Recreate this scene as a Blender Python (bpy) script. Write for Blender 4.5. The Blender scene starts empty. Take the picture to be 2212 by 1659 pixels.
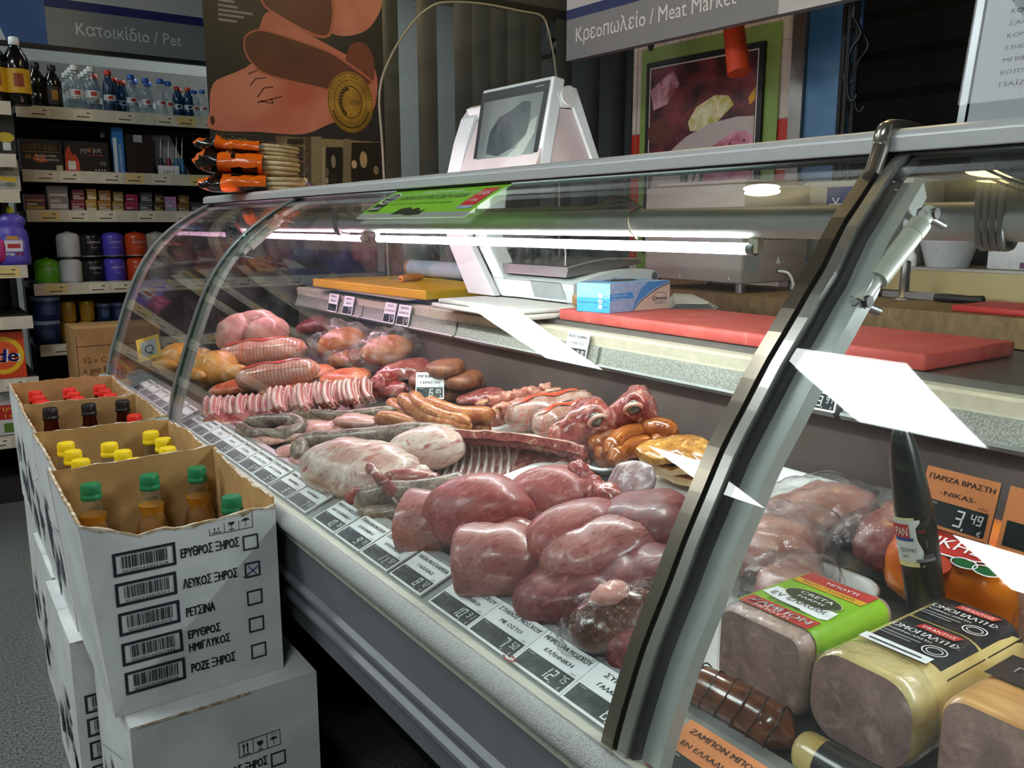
import bpy, math, random
from mathutils import Vector, Matrix, noise
S = bpy.context.scene
C = S.collection
R = random.Random(7)
V = Vector
CZ = 1.2
# ---------------------------------------------------------------- camera
YAW, PITCH, FPX = math.radians(34.9), math.radians(10.5), 1844.0
cd = bpy.data.cameras.new('camera')
cd.sensor_width = 36
cd.lens = FPX / 2212 * 36
cd.clip_start = .02
cam = bpy.data.objects.new('camera', cd)
cam.location = (0, 0, CZ)
cam.rotation_euler = (math.pi / 2 - PITCH, 0, -YAW)
C.objects.link(cam)
S.camera = cam
# ---------------------------------------------------------------- world, exposure
w = bpy.data.worlds.new('store_ambient')
S.world = w
w.use_nodes = True
w.node_tree.nodes['Background'].inputs[0].default_value = (.62, .68, .72, 1)
w.node_tree.nodes['Background'].inputs[1].default_value = .035
S.view_settings.view_transform = 'Standard'
S.view_settings.look = 'None'
S.view_settings.gamma = 1
S.view_settings.use_curve_mapping = False
S.view_settings.exposure = 0.88
cy = S.cycles
cy.use_denoising = True
cy.max_bounces = 7
cy.diffuse_bounces = 3
cy.glossy_bounces = 3
cy.transmission_bounces = 6
cy.transparent_max_bounces = 24
cy.sample_clamp_indirect = 4
cy.caustics_reflective = False
cy.caustics_refractive = False
PANEL_L, TUBE_L, PINK_L = 11.5, 50, 40

# ---------------------------------------------------------------- pixel -> place helpers (used to read off real positions)
FW = V((math.sin(YAW) * math.cos(PITCH), math.cos(YAW) * math.cos(PITCH), -math.sin(PITCH)))
RT = V((math.cos(YAW), -math.sin(YAW), 0))
UP = RT.cross(FW)
def ray(x, y): return FW + RT * ((x - 1106) / FPX) - UP * ((y - 829.5) / FPX)
O0 = V((0, 0, CZ))
def onX(x, y, X): d = ray(x, y); return O0 + d * (X / d.x)
def onY(x, y, Y): d = ray(x, y); return O0 + d * (Y / d.y)
def onZ(x, y, Z): d = ray(x, y); return O0 + d * ((Z - CZ) / d.z)
DA, DB = CZ - .525, .158                      # the case deck: z = DA + DB*(X-.6)
def deckz(X): return DA + DB * (X - .6)
def DK(x, y, l=0):
    d = ray(x, y)
    return O0 + d * ((DA - .6 * DB + l - CZ) / (d.z - DB * d.x))

# ---------------------------------------------------------------- materials
def lin(h):
    h = h.lstrip('#')
    o = []
    for i in (0, 2, 4):
        c = int(h[i:i + 2], 16) / 255
        o.append(c / 12.92 if c <= .04045 else ((c + .055) / 1.055) ** 2.4)
    return (*o, 1)
MC = {}
def new(name):
    m = bpy.data.materials.new(name)
    m.use_nodes = True
    nt = m.node_tree
    nt.nodes.clear()
    out = nt.nodes.new('ShaderNodeOutputMaterial')
    return m, nt, out
def nd(nt, t, **k):
    n = nt.nodes.new(t)
    for a, b in k.items():
        if a.startswith('i_'):
            n.inputs[int(a[2:]) if a[2:].isdigit() else a[2:].replace('_', ' ')].default_value = b
        else: setattr(n, a, b)
    return n
def lk(nt, a, ao, b, bi): nt.links.new(a.outputs[ao], b.inputs[bi])
def col(hx, rough=.5, metal=0, nz=.10, sc=60, bump=0, coat=0, spec=.5):
    k = ('c', hx, rough, metal, nz, sc, bump, coat, spec)
    if k in MC: return MC[k]
    m, nt, out = new('paint_' + hx.strip('#'))
    b = nd(nt, 'ShaderNodeBsdfPrincipled')
    b.inputs['Roughness'].default_value = rough
    b.inputs['Metallic'].default_value = metal
    b.inputs['Coat Weight'].default_value = coat
    b.inputs['Specular IOR Level'].default_value = spec
    tc = nd(nt, 'ShaderNodeTexCoord')
    n = nd(nt, 'ShaderNodeTexNoise')
    n.inputs['Scale'].default_value = sc
    n.inputs['Detail'].default_value = 3
    lk(nt, tc, 'Object', n, 'Vector')
    mr = nd(nt, 'ShaderNodeMapRange', i_3=1 - nz, i_4=1 + nz * .6)
    mr.inputs[1].default_value, mr.inputs[2].default_value = .3, .7
    lk(nt, n, 0, mr, 0)
    mx = nd(nt, 'ShaderNodeMix', data_type='RGBA', blend_type='MULTIPLY')
    mx.inputs[0].default_value = 1
    mx.inputs[6].default_value = lin(hx)
    lk(nt, mr, 0, mx, 7)
    lk(nt, mx, 2, b, 'Base Color')
    if bump:
        bp = nd(nt, 'ShaderNodeBump')
        bp.inputs['Strength'].default_value = bump
        bp.inputs['Distance'].default_value = .004
        lk(nt, n, 0, bp, 'Height')
        lk(nt, bp, 0, b, 'Normal')
    lk(nt, b, 0, out, 0)
    MC[k] = m
    return m
def mix2(name, ca, cb, sc=30, rough=.35, lo=.4, hi=.62, stretch=(1, 1, 1), detail=5, bump=.25, coat=0, cc=None, vsc=0, dist=.004, distort=.6, fine=0):
    """two (or three) colours through stretched noise, veins by voronoi edges"""
    k = ('m', name)
    if k in MC: return MC[k]
    m, nt, out = new(name)
    b = nd(nt, 'ShaderNodeBsdfPrincipled')
    b.inputs['Roughness'].default_value = rough
    b.inputs['Coat Weight'].default_value = coat
    b.inputs['Coat Roughness'].default_value = .12
    tc = nd(nt, 'ShaderNodeTexCoord')
    mp = nd(nt, 'ShaderNodeMapping')
    mp.inputs['Scale'].default_value = stretch
    lk(nt, tc, 'Object', mp, 0)
    n = nd(nt, 'ShaderNodeTexNoise')
    n.inputs['Scale'].default_value = sc
    n.inputs['Detail'].default_value = detail
    n.inputs['Distortion'].default_value = distort
    lk(nt, mp, 0, n, 'Vector')
    r = nd(nt, 'ShaderNodeValToRGB')
    r.color_ramp.elements[0].position, r.color_ramp.elements[0].color = lo, lin(ca)
    r.color_ramp.elements[1].position, r.color_ramp.elements[1].color = hi, lin(cb)
    lk(nt, n, 0, r, 0)
    last = (r, 0)
    if cc:
        n2 = nd(nt, 'ShaderNodeTexNoise')
        n2.inputs['Scale'].default_value = vsc or sc * 2.2
        n2.inputs['Detail'].default_value = 6
        n2.inputs['Distortion'].default_value = 1.4
        lk(nt, mp, 0, n2, 'Vector')
        r2 = nd(nt, 'ShaderNodeValToRGB')
        r2.color_ramp.elements[0].position, r2.color_ramp.elements[0].color = .56, (0, 0, 0, 1)
        r2.color_ramp.elements[1].position, r2.color_ramp.elements[1].color = .68, (1, 1, 1, 1)
        lk(nt, n2, 0, r2, 0)
        mx = nd(nt, 'ShaderNodeMix', data_type='RGBA')
        lk(nt, r2, 0, mx, 0)
        lk(nt, r, 0, mx, 6)
        mx.inputs[7].default_value = lin(cc)
        last = (mx, 2)
    if fine:
        n3 = nd(nt, 'ShaderNodeTexNoise')
        n3.inputs['Scale'].default_value = sc * 5
        n3.inputs['Detail'].default_value = 4
        n3.inputs['Distortion'].default_value = .8
        lk(nt, mp, 0, n3, 'Vector')
        mr = nd(nt, 'ShaderNodeMapRange', i_3=1 - fine, i_4=1 + fine * .7)
        mr.inputs[1].default_value, mr.inputs[2].default_value = .3, .7
        lk(nt, n3, 0, mr, 0)
        m3 = nd(nt, 'ShaderNodeMix', data_type='RGBA', blend_type='MULTIPLY')
        m3.inputs[0].default_value = 1
        nt.links.new(last[0].outputs[last[1]], m3.inputs[6])
        lk(nt, mr, 0, m3, 7)
        last = (m3, 2)
        r4 = nd(nt, 'ShaderNodeMapRange', i_3=rough - .12, i_4=rough + .22)
        r4.inputs[1].default_value, r4.inputs[2].default_value = .35, .65
        lk(nt, n3, 0, r4, 0)
        lk(nt, r4, 0, b, 'Roughness')
    lk(nt, last[0], last[1], b, 'Base Color')
    if bump:
        bp = nd(nt, 'ShaderNodeBump')
        bp.inputs['Strength'].default_value = bump
        bp.inputs['Distance'].default_value = dist
        lk(nt, n, 0, bp, 'Height')
        lk(nt, bp, 0, b, 'Normal')
    lk(nt, b, 0, out, 0)
    MC[k] = m
    return m
def emis(name, c, s):
    m, nt, out = new(name)
    e = nd(nt, 'ShaderNodeEmission')
    e.inputs[0].default_value = c
    e.inputs[1].default_value = s
    lk(nt, e, 0, out, 0)
    return m
def clear(name, tint=(1, 1, 1, 1), rough=.02, ior=1.45, bump=0, sc=40, boost=1.0, haze=0.0):
    """thin clear sheet: see-through, with a mirror reflection that grows at grazing angles"""
    m, nt, out = new(name)
    t = nd(nt, 'ShaderNodeBsdfTransparent')
    t.inputs[0].default_value = tint
    g = nd(nt, 'ShaderNodeBsdfGlossy')
    g.inputs['Roughness'].default_value = rough
    ge = nd(nt, 'ShaderNodeNewGeometry')
    dt = nd(nt, 'ShaderNodeVectorMath', operation='DOT_PRODUCT')
    lk(nt, ge, 'Incoming', dt, 0)
    lk(nt, ge, 'Normal', dt, 1)
    f0 = ((ior - 1) / (ior + 1)) ** 2 * boost
    last = dt, 1
    for op, val in (('ABSOLUTE', None), ('SUBTRACT', 1), ('POWER', 5), ('MULTIPLY', 1 - f0), ('ADD', f0)):
        q = nd(nt, 'ShaderNodeMath', operation=op, use_clamp=op == 'ADD')
        if op == 'SUBTRACT':
            q.inputs[0].default_value = 1
            nt.links.new(last[0].outputs[last[1]], q.inputs[1])
        else:
            nt.links.new(last[0].outputs[last[1]], q.inputs[0])
            if val is not None: q.inputs[1].default_value = val
        last = q, 0
    mu = last[0]
    tc = nd(nt, 'ShaderNodeTexCoord')
    n = nd(nt, 'ShaderNodeTexNoise')
    n.inputs['Scale'].default_value = sc
    n.inputs['Detail'].default_value = 4
    lk(nt, tc, 'Object', n, 'Vector')
    if bump:
        bp = nd(nt, 'ShaderNodeBump')
        bp.inputs['Strength'].default_value = bump
        bp.inputs['Distance'].default_value = .006
        lk(nt, n, 0, bp, 'Height')
        lk(nt, bp, 0, g, 'Normal')
        lk(nt, bp, 0, dt, 1)
    mx = nd(nt, 'ShaderNodeMixShader')
    lk(nt, mu, 0, mx, 0)
    lk(nt, t, 0, mx, 1)
    lk(nt, g, 0, mx, 2)
    last = mx
    if haze:
        d = nd(nt, 'ShaderNodeBsdfDiffuse')
        d.inputs[0].default_value = (.8, .8, .8, 1)
        m2 = nd(nt, 'ShaderNodeMixShader')
        mr = nd(nt, 'ShaderNodeMapRange', i_3=0.0, i_4=haze)
        mr.inputs[1].default_value, mr.inputs[2].default_value = .35, .75
        lk(nt, n, 0, mr, 0)
        lk(nt, mr, 0, m2, 0)
        lk(nt, last, 0, m2, 1)
        lk(nt, d, 0, m2, 2)
        last = m2
    lk(nt, last, 0, out, 0)
    MC[name] = m
    return m
GLASS = clear('curved_counter_glass', (.965, .985, .975, 1), .0, 1.54, haze=.02, sc=5)
ACRYL = clear('clear_acrylic', (.9, .93, .92, 1), .02, 1.4, haze=.02, sc=6)
FILM = clear('crinkled_clear_film', (.97, .97, .97, 1), .06, 1.5, bump=1, sc=55)
FILM2 = clear('loose_clear_bag', (.93, .93, .93, 1), .12, 1.5, bump=1, sc=38, haze=.16)
PET = clear('clear_bottle_plastic', (.86, .9, .92, 1), .08, 1.45, bump=.3, sc=80, haze=.10)
AMBERL = clear('amber_liquid_bottle', (.75, .45, .10, 1), .05, 1.45, bump=.2, haze=.02)
PETB = clear('blue_clear_plastic', (.25, .42, .62, 1), .08, 1.45, bump=.3, sc=80, haze=.06)
GREYSTRIP = clear('cloudy_curtain_plastic', (.55, .58, .58, 1), .25, 1.4, bump=.1, haze=.9, sc=3)
ALU = col('#a9aca8', .38, .75, .05, 120)
ALUD = col('#77797a', .4, .7, .06)
STEEL = col('#8d8a86', .33, .85, .10, 25)
CHROME = col('#b8b4ae', .14, 1, .05)
WHT = col('#e6e7e6', .5)
PAPER = col('#f1f4f6', .6, 0, .04)
BLK = col('#101113', .45)
INK = col('#17161c', .6)
RUB = col('#131414', .7)
CREAM = col('#cfcab2', .45)

# ---------------------------------------------------------------- mesh builder
TXT = {}
TWIN = str.maketrans('ΑΒΕΖΗΙΚΜΝΟΡΤΥΧΦκπο', 'ABEZHIKMNOPTYXФкпo')   # same letter shapes, cleaner outlines
def text_mesh(s):
    if s not in TXT:
        c = bpy.data.curves.new('t', 'FONT')
        c.body = s.translate(TWIN)
        c.resolution_u = 2
        o = bpy.data.objects.new('t', c)
        C.objects.link(o)
        me = bpy.data.meshes.new_from_object(o.evaluated_get(bpy.context.evaluated_depsgraph_get()))
        vs = [(v.co.x, v.co.y) for v in me.vertices]
        fs = [tuple(p.vertices) for p in me.polygons]
        wd = max([v[0] for v in vs], default=0)
        TXT[s] = (vs, fs, wd)
        bpy.data.objects.remove(o)
        bpy.data.curves.remove(c)
        bpy.data.meshes.remove(me)
    return TXT[s]
def frame(o, u, v):
    u = V(u).normalized()
    v = V(v)
    v = (v - u * v.dot(u)).normalized()
    n = u.cross(v)
    M = Matrix.Identity(4)
    for i in range(3): M[i][0], M[i][1], M[i][2], M[i][3] = u[i], v[i], n[i], o[i]
    return M
SEG = {'0': 'abcdef', '1': 'bc', '2': 'abged', '3': 'abgcd', '4': 'fgbc', '5': 'afgcd', '6': 'afgedc', '7': 'abc', '8': 'abcdefg', '9': 'abcdfg'}
class MB:
    def __init__(s): s.v, s.f, s.m, s.sm, s.mats = [], [], [], [], []
    def mi(s, mat):
        if mat not in s.mats: s.mats.append(mat)
        return s.mats.index(mat)
    def add(s, vs, fs, mat, smooth=False, M=None):
        b = len(s.v)
        k = s.mi(mat)
        s.v += [tuple(M @ V(p)) if M is not None else tuple(p) for p in vs]
        for f in fs:
            s.f.append(tuple(b + i for i in f))
            s.m.append(k)
            s.sm.append(smooth)
        return s
    def box(s, a, b, mat, M=None):
        x0, y0, z0 = a
        x1, y1, z1 = b
        vs = [(x0, y0, z0), (x1, y0, z0), (x1, y1, z0), (x0, y1, z0), (x0, y0, z1), (x1, y0, z1), (x1, y1, z1), (x0, y1, z1)]
        return s.add(vs, [(0, 3, 2, 1), (4, 5, 6, 7), (0, 1, 5, 4), (1, 2, 6, 5), (2, 3, 7, 6), (3, 0, 4, 7)], mat, False, M)
    def bbox(s, a, b, r, mat, M=None):
        """box with every edge chamfered by r, smooth"""
        x0, y0, z0 = a
        x1, y1, z1 = b
        r = min(r, (x1 - x0) * .49, (y1 - y0) * .49, (z1 - z0) * .49)
        lv = [(z0, r), (z0 + r * .3, r * .3), (z0 + r, 0), (z1 - r, 0), (z1 - r * .3, r * .3), (z1, r)]
        rows = []
        for z, i in lv:
            q = r * .6
            rows.append([(x0 + i + q, y0 + i, z), (x1 - i - q, y0 + i, z), (x1 - i, y0 + i + q, z), (x1 - i, y1 - i - q, z), (x1 - i - q, y1 - i, z), (x0 + i + q, y1 - i, z), (x0 + i, y1 - i - q, z), (x0 + i, y0 + i + q, z)])
        return s.loft(rows, mat, True, M)
    def loft(s, rows, mat, smooth=True, M=None, caps=True, wrap=True):
        n = len(rows[0])
        vs = [p for r in rows for p in r]
        fs = []
        for j in range(len(rows) - 1):
            for i in range(n if wrap else n - 1):
                k = (i + 1) % n
                fs.append((j * n + i, j * n + k, (j + 1) * n + k, (j + 1) * n + i))
        s.add(vs, fs, mat, smooth, M)
        if caps and wrap:
            s.add(rows[0][::-1], [tuple(range(n))], mat, False, M)
            s.add(rows[-1], [tuple(range(n))], mat, False, M)
        return s
    def tube(s, path, r, mat, seg=8, caps=True, smooth=True, rnd=0):
        P = [V(p) for p in path]
        n = len(P)
        rr = r if isinstance(r, (list, tuple)) else [r] * n
        rows = []
        up = None
        for i in range(n):
            t = (P[min(i + 1, n - 1)] - P[max(i - 1, 0)]).normalized()
            if up is None: up = t.orthogonal().normalized()
            up = (up - t * up.dot(t)).normalized()
            sd = t.cross(up)
            rows.append([P[i] + (up * math.cos(a) + sd * math.sin(a)) * rr[i] for a in [2 * math.pi * k / seg for k in range(seg)]])
        return s.loft(rows, mat, smooth, None, caps)
    def lathe(s, prof, mat, o=(0, 0, 0), seg=16, M=None, smooth=True, caps=True):
        M = (M if M is not None else Matrix.Translation(V(o)))
        rows = [[(r * math.cos(2 * math.pi * k / seg), r * math.sin(2 * math.pi * k / seg), z) for k in range(seg)] for r, z in prof]
        return s.loft(rows, mat, smooth, M, caps)
    def prism(s, poly, h, mat, M=None, z0=0):
        n = len(poly)
        vs = [(x, y, z0) for x, y in poly] + [(x, y, z0 + h) for x, y in poly]
        fs = [tuple(range(n))[::-1], tuple(range(n, 2 * n))] + [(i, (i + 1) % n, n + (i + 1) % n, n + i) for i in range(n)]
        return s.add(vs, fs, mat, False, M)
    def extY(s, prof, y0, y1, mat, smooth=False, closed=True):
        """profile of (X, Z world) pairs drawn out along Y"""
        n = len(prof)
        vs = [(x, y0, z) for x, z in prof] + [(x, y1, z) for x, z in prof]
        fs = [(i, n + i, n + (i + 1) % n, (i + 1) % n) for i in range(n if closed else n - 1)]
        s.add(vs, fs, mat, smooth)
        if closed: s.add(vs, [tuple(range(n)), tuple(range(2 * n - 1, n - 1, -1))], mat)
        return s
    def rect(s, M, u0, v0, u1, v1, mat, h=.0004): return s.add([(u0, v0, h), (u1, v0, h), (u1, v1, h), (u0, v1, h)], [(0, 1, 2, 3)], mat, False, M)
    def poly(s, M, pts, mat, h=.0004): return s.add([(x, y, h) for x, y in pts], [tuple(range(len(pts)))], mat, False, M)
    def ell(s, M, cx, cy, a, b, mat, h=.0004, n=24, rot=0):
        cr, sr = math.cos(rot), math.sin(rot)
        return s.poly(M, [(cx + a * math.cos(t) * cr - b * math.sin(t) * sr, cy + a * math.cos(t) * sr + b * math.sin(t) * cr) for t in [2 * math.pi * i / n for i in range(n)]], mat, h)
    def ring(s, M, cx, cy, a, b, w, mat, h=.0004, n=32):
        vs = []
        for i in range(n):
            t = 2 * math.pi * i / n
            vs += [(cx + a * math.cos(t), cy + b * math.sin(t), h), (cx + (a - w) * math.cos(t), cy + (b - w) * math.sin(t), h)]
        return s.add(vs, [(2 * i, 2 * ((i + 1) % n), 2 * ((i + 1) % n) + 1, 2 * i + 1) for i in range(n)], mat, False, M)
    def line(s, M, p, q, w, mat, h=.0006):
        p, q = V(p), V(q)
        d = (q - p)
        if d.length < 1e-9: return s
        d.normalize()
        n = V((-d.y, d.x)) * w / 2
        return s.poly(M, [tuple(p - n), tuple(q - n), tuple(q + n), tuple(p + n)], mat, h)
    def frm(s, M, u0, v0, u1, v1, w, mat, h=.0005):
        s.rect(M, u0, v0, u1, v0 + w, mat, h)
        s.rect(M, u0, v1 - w, u1, v1, mat, h)
        s.rect(M, u0, v0 + w, u0 + w, v1 - w, mat, h)
        return s.rect(M, u1 - w, v0 + w, u1, v1 - w, mat, h)
    def text(s, M, t, u, v, size, mat, h=.0007, al='L', sx=1, shear=0, fit=None, bold=0):
        vs, fs, wd = text_mesh(t)
        if not vs: return s
        if fit: sx = fit / (wd * size)
        off = {'L': 0, 'C': -wd / 2, 'R': -wd}[al]
        for k in range(2 if bold else 1):
            s.add([(u + (x + off + y * shear) * size * sx + k * bold, v + y * size, h) for x, y in vs], fs, mat, False, M)
        return s
    def seg7(s, M, t, u, v, hg, mat, h=.0007, slant=.15):
        """right-aligned seven segment digits, right edge at u"""
        w, th = hg * .5, hg * .11
        x = u
        for ch in reversed(t):
            if ch in ',.':
                x -= hg * .08
                s.poly(M, [(x, v), (x + th * .9, v), (x + th * .4, v - hg * .14), (x - th * .3, v - hg * .14)], mat, h)
                x -= hg * .1
                continue
            x0 = x - w
            def S_(a, b, c, d):
                s.poly(M, [(px + py * slant, v + py) for px, py in ((x0 + a, b), (x0 + c, b), (x0 + c, d), (x0 + a, d))], mat, h)
            g = SEG[ch]
            e = th * .25
            if 'a' in g: S_(e, hg - th, w - e, hg)
            if 'g' in g: S_(th * .6, hg / 2 - th / 2, w - th * .6, hg / 2 + th / 2)
            if 'd' in g: S_(e, 0, w - e, th)
            if 'f' in g: S_(0, hg / 2 + e, th, hg - e)
            if 'e' in g: S_(0, e, th, hg / 2 - e)
            if 'b' in g: S_(w - th, hg / 2 + e, w, hg - e)
            if 'c' in g: S_(w - th, e, w, hg / 2 - e)
            x -= w + hg * .16
        return s
    def bars(s, M, u0, v0, u1, v1, mat, seed=1, h=.0006):
        r = random.Random(seed)
        u = u0
        while u < u1:
            wd = (u1 - u0) * r.choice((.008, .012, .02, .03))
            s.rect(M, u, v0, min(u + wd, u1), v1, mat, h)
            u += wd + (u1 - u0) * r.choice((.008, .012, .02, .026))
        return s
    def build(s, name, parent=None, loc=None, label=None, cat=None, group=None, kind=None, bevel=0, sub=0):
        me = bpy.data.meshes.new(name)
        if loc is None:
            if parent is not None: loc = V(parent['_o'])
            else:
                xs, ys, zs = zip(*s.v)
                loc = V(((min(xs) + max(xs)) / 2, (min(ys) + max(ys)) / 2, min(zs)))
        loc = V(loc)
        me.from_pydata([(x - loc.x, y - loc.y, z - loc.z) for x, y, z in s.v], [], s.f)
        for m in s.mats: me.materials.append(m)
        me.polygons.foreach_set('material_index', s.m)
        me.polygons.foreach_set('use_smooth', s.sm)
        me.update()
        o = bpy.data.objects.new(name, me)
        C.objects.link(o)
        o['_o'] = tuple(loc)
        if parent is not None:
            o.parent = parent
            o.location = loc - V(parent['_o'])
        else: o.location = loc
        if bevel:
            b = o.modifiers.new('soft_edges', 'BEVEL')
            b.width = bevel
            b.segments = 2
            b.limit_method = 'ANGLE'
        if sub:
            b = o.modifiers.new('smooth', 'SUBSURF')
            b.levels = b.render_levels = sub
        tag(o, label, cat, group, kind)
        return o
def tag(o, label=None, cat=None, group=None, kind=None):
    if label: o['label'] = label
    if cat: o['category'] = cat
    if group: o['group'] = group
    if kind: o['kind'] = kind
    return o
def thing(name, loc, label, cat, group=None):
    o = bpy.data.objects.new(name, None)
    o.empty_display_size = .05
    C.objects.link(o)
    o.location = loc
    o['_o'] = tuple(V(loc))
    return tag(o, label, cat, group)
def dup(root, delta, label=None, group=None):
    """a copy of a thing with copies of its parts and sub-parts, moved by delta"""
    r = root.copy()
    C.objects.link(r)
    r.location = root.location + V(delta)
    r['_o'] = tuple(V(root['_o']) + V(delta))
    if label: r['label'] = label
    if group: r['group'] = group
    for ch in list(root.children):
        c = ch.copy()
        C.objects.link(c)
        c.parent = r
        for g in list(ch.children):
            d = g.copy()
            C.objects.link(d)
            d.parent = c
    return r
def struct(mb, name, **k): return mb.build(name, kind='structure', **k)
NTH = 'first second third fourth fifth sixth seventh eighth ninth tenth eleventh twelfth thirteenth fourteenth fifteenth sixteenth seventeenth eighteenth nineteenth twentieth'.split()
def nz3(p, s): return noise.noise(V(p) * s)
def blob(c, ax, r, seed=0, amp=.12, fr=9, n=28, m=18, flat=.55, mat=None, cut=None, cutmat=None, mb=None, pw=2.0):
    """a lump: c centre, ax 3x3 axes (matrix whose columns are the directions), r radii; flattened below; cut=(dir sign, pos) slices an end flat"""
    mb = mb or MB()
    rows = []
    sd = V((seed * 3.1, seed * 1.7, seed * 2.3))
    A = ax
    def pt(th, ph):
        x, y, z = math.cos(th), math.sin(th) * math.cos(ph), math.sin(th) * math.sin(ph)
        if pw != 2.0:
            k = (abs(x) ** pw + abs(y) ** pw + abs(z) ** pw) ** (-1 / pw)
            x, y, z = x * k, y * k, z * k
        if z < 0: z *= flat
        p = V((x * r[0], y * r[1], z * r[2]))
        d = 1 + amp * (noise.noise(p * fr + sd) + .5 * noise.noise(p * fr * 2.3 + sd) + .25 * noise.noise(p * fr * 6 + sd) - .5 * max(0, .12 - abs(noise.noise(p * fr * .9 + sd * 2))) / .12)
        wv = min(r) * amp * 1.2
        p = p * d + V((noise.noise(p * fr * .7 + sd + V((9, 0, 0))), noise.noise(p * fr * .7 + sd + V((0, 9, 0))), 0)) * wv
        if cut is not None and p.x * cut[0] > cut[1]: p.x = cut[0] * (cut[1] + (p.x * cut[0] - cut[1]) * .06)
        return V(c) + A @ p
    for j in range(m + 1):
        th = math.pi * (.03 + .94 * j / m)
        rows.append([pt(th, 2 * math.pi * i / n) for i in range(n)])
    vs = [p for q in rows for p in q]
    fs, fc = [], []
    for j in range(m):
        for i in range(n):
            k = (i + 1) % n
            f = (j * n + i, (j + 1) * n + i, (j + 1) * n + k, j * n + k)
            if cutmat is not None and cut is not None:
                q = [A.transposed() @ (vs[t] - V(c)) for t in f]
                if all(t.x * cut[0] > cut[1] - 1e-6 for t in q):
                    fc.append(f)
                    continue
            fs.append(f)
    b = len(vs)
    e0, e1 = pt(0, 0), pt(math.pi, 0)
    vs += [e0, e1]
    (fc if cutmat is not None and cut and cut[0] > 0 else fs).extend([(b, i, (i + 1) % n) for i in range(n)])
    (fc if cutmat is not None and cut and cut[0] < 0 else fs).extend([(b + 1, m * n + (i + 1) % n, m * n + i) for i in range(n)])
    base = len(mb.v)
    mb.add(vs, fs, mat, True)
    if fc:
        k = mb.mi(cutmat)
        for f in fc:
            mb.f.append(tuple(base + i for i in f))
            mb.m.append(k)
            mb.sm.append(True)
    return mb
def axes(d, up=(0, 0, 1), roll=0):
    x = V(d).normalized()
    z = (V(up) - x * V(up).dot(x)).normalized()
    y = z.cross(x)
    M = Matrix((x, y, z)).transposed()
    if roll: M = M @ Matrix.Rotation(roll, 3, 'X')
    return M
def spline(pts, n=6):
    P = [V(p) for p in pts]
    P = [P[0] * 2 - P[1]] + P + [P[-1] * 2 - P[-2]]
    o = []
    for i in range(1, len(P) - 2):
        for k in range(n):
            t = k / n
            a, b, c, d = P[i - 1:i + 3]
            o.append(.5 * ((2 * b) + (c - a) * t + (2 * a - 5 * b + 4 * c - d) * t * t + (3 * b - a - 3 * c + d) * t ** 3))
    return o + [P[-2]]
def sausage(mb, pts, r, mat, seg=10, n=6, lump=.05, seed=0, tip=True):
    p = spline(pts, n)
    L = len(p)
    rr = []
    for i in range(L):
        e = min(i, L - 1 - i)
        k = 1 if e >= 2 else (.80 if e == 1 else .35)
        rr.append(r * k * (1 + lump * noise.noise(p[i] * 30 + V((seed, 0, 0)))))
    d0, d1 = (p[0] - p[1]).normalized() * r * .35, (p[-1] - p[-2]).normalized() * r * .35
    p[0], p[-1] = p[1] + (p[0] - p[1]) * .9 + d0 * .4, p[-2] + (p[-1] - p[-2]) * .9 + d1 * .4
    return mb.tube(p, rr, mat, seg)
# ================================================================ the setting
def floor_mat():
    m, nt, out = new('speckled_granite_tiles')
    b = nd(nt, 'ShaderNodeBsdfPrincipled')
    b.inputs['Roughness'].default_value = .35
    tc = nd(nt, 'ShaderNodeTexCoord')
    n = nd(nt, 'ShaderNodeTexNoise')
    n.inputs['Scale'].default_value = 160
    n.inputs['Detail'].default_value = 2
    lk(nt, tc, 'Object', n, 'Vector')
    r = nd(nt, 'ShaderNodeValToRGB')
    r.color_ramp.elements[0].position, r.color_ramp.elements[0].color = .36, lin('#363b39')
    r.color_ramp.elements[1].position, r.color_ramp.elements[1].color = .62, lin('#6f736f')
    lk(nt, n, 0, r, 0)
    br = nd(nt, 'ShaderNodeTexBrick')
    br.offset = 0
    br.inputs['Color1'].default_value = br.inputs['Color2'].default_value = (1, 1, 1, 1)
    br.inputs['Mortar'].default_value = (.72, .72, .7, 1)
    br.inputs['Scale'].default_value = 1
    br.inputs['Mortar Size'].default_value = .003
    br.inputs['Brick Width'].default_value = br.inputs['Row Height'].default_value = .4
    lk(nt, tc, 'Object', br, 0)
    mx = nd(nt, 'ShaderNodeMix', data_type='RGBA', blend_type='MULTIPLY')
    mx.inputs[0].default_value = 1
    lk(nt, r, 0, mx, 6)
    lk(nt, br, 0, mx, 7)
    lk(nt, mx, 2, b, 0)
    lk(nt, b, 0, out, 0)
    return m
CEIL = 3.2
mb = MB().box((-6.4, -3.2, -.1), (5.6, 6.3, 0), floor_mat())
struct(mb, 'floor')
struct(MB().box((-6.4, -3.2, CEIL), (5.6, 6.3, CEIL + .1), col('#6f7473', .8)), 'ceiling')
struct(MB().box((-6.4, 6.2, 0), (5.6, 6.3, CEIL), col('#8b8f8c', .8)), 'wall_back')
struct(MB().box((-6.4, -3.2, 0), (-6.3, 6.2, CEIL), col('#8b8f8c', .8)), 'wall_left')
struct(MB().box((-6.3, -3.2, 0), (5.5, -3.1, CEIL), col('#8b8f8c', .8)), 'wall_front')
struct(MB().box((5.5, -3.2, 0), (5.6, 6.2, CEIL), col('#4b5050', .8)), 'wall_right')
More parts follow.
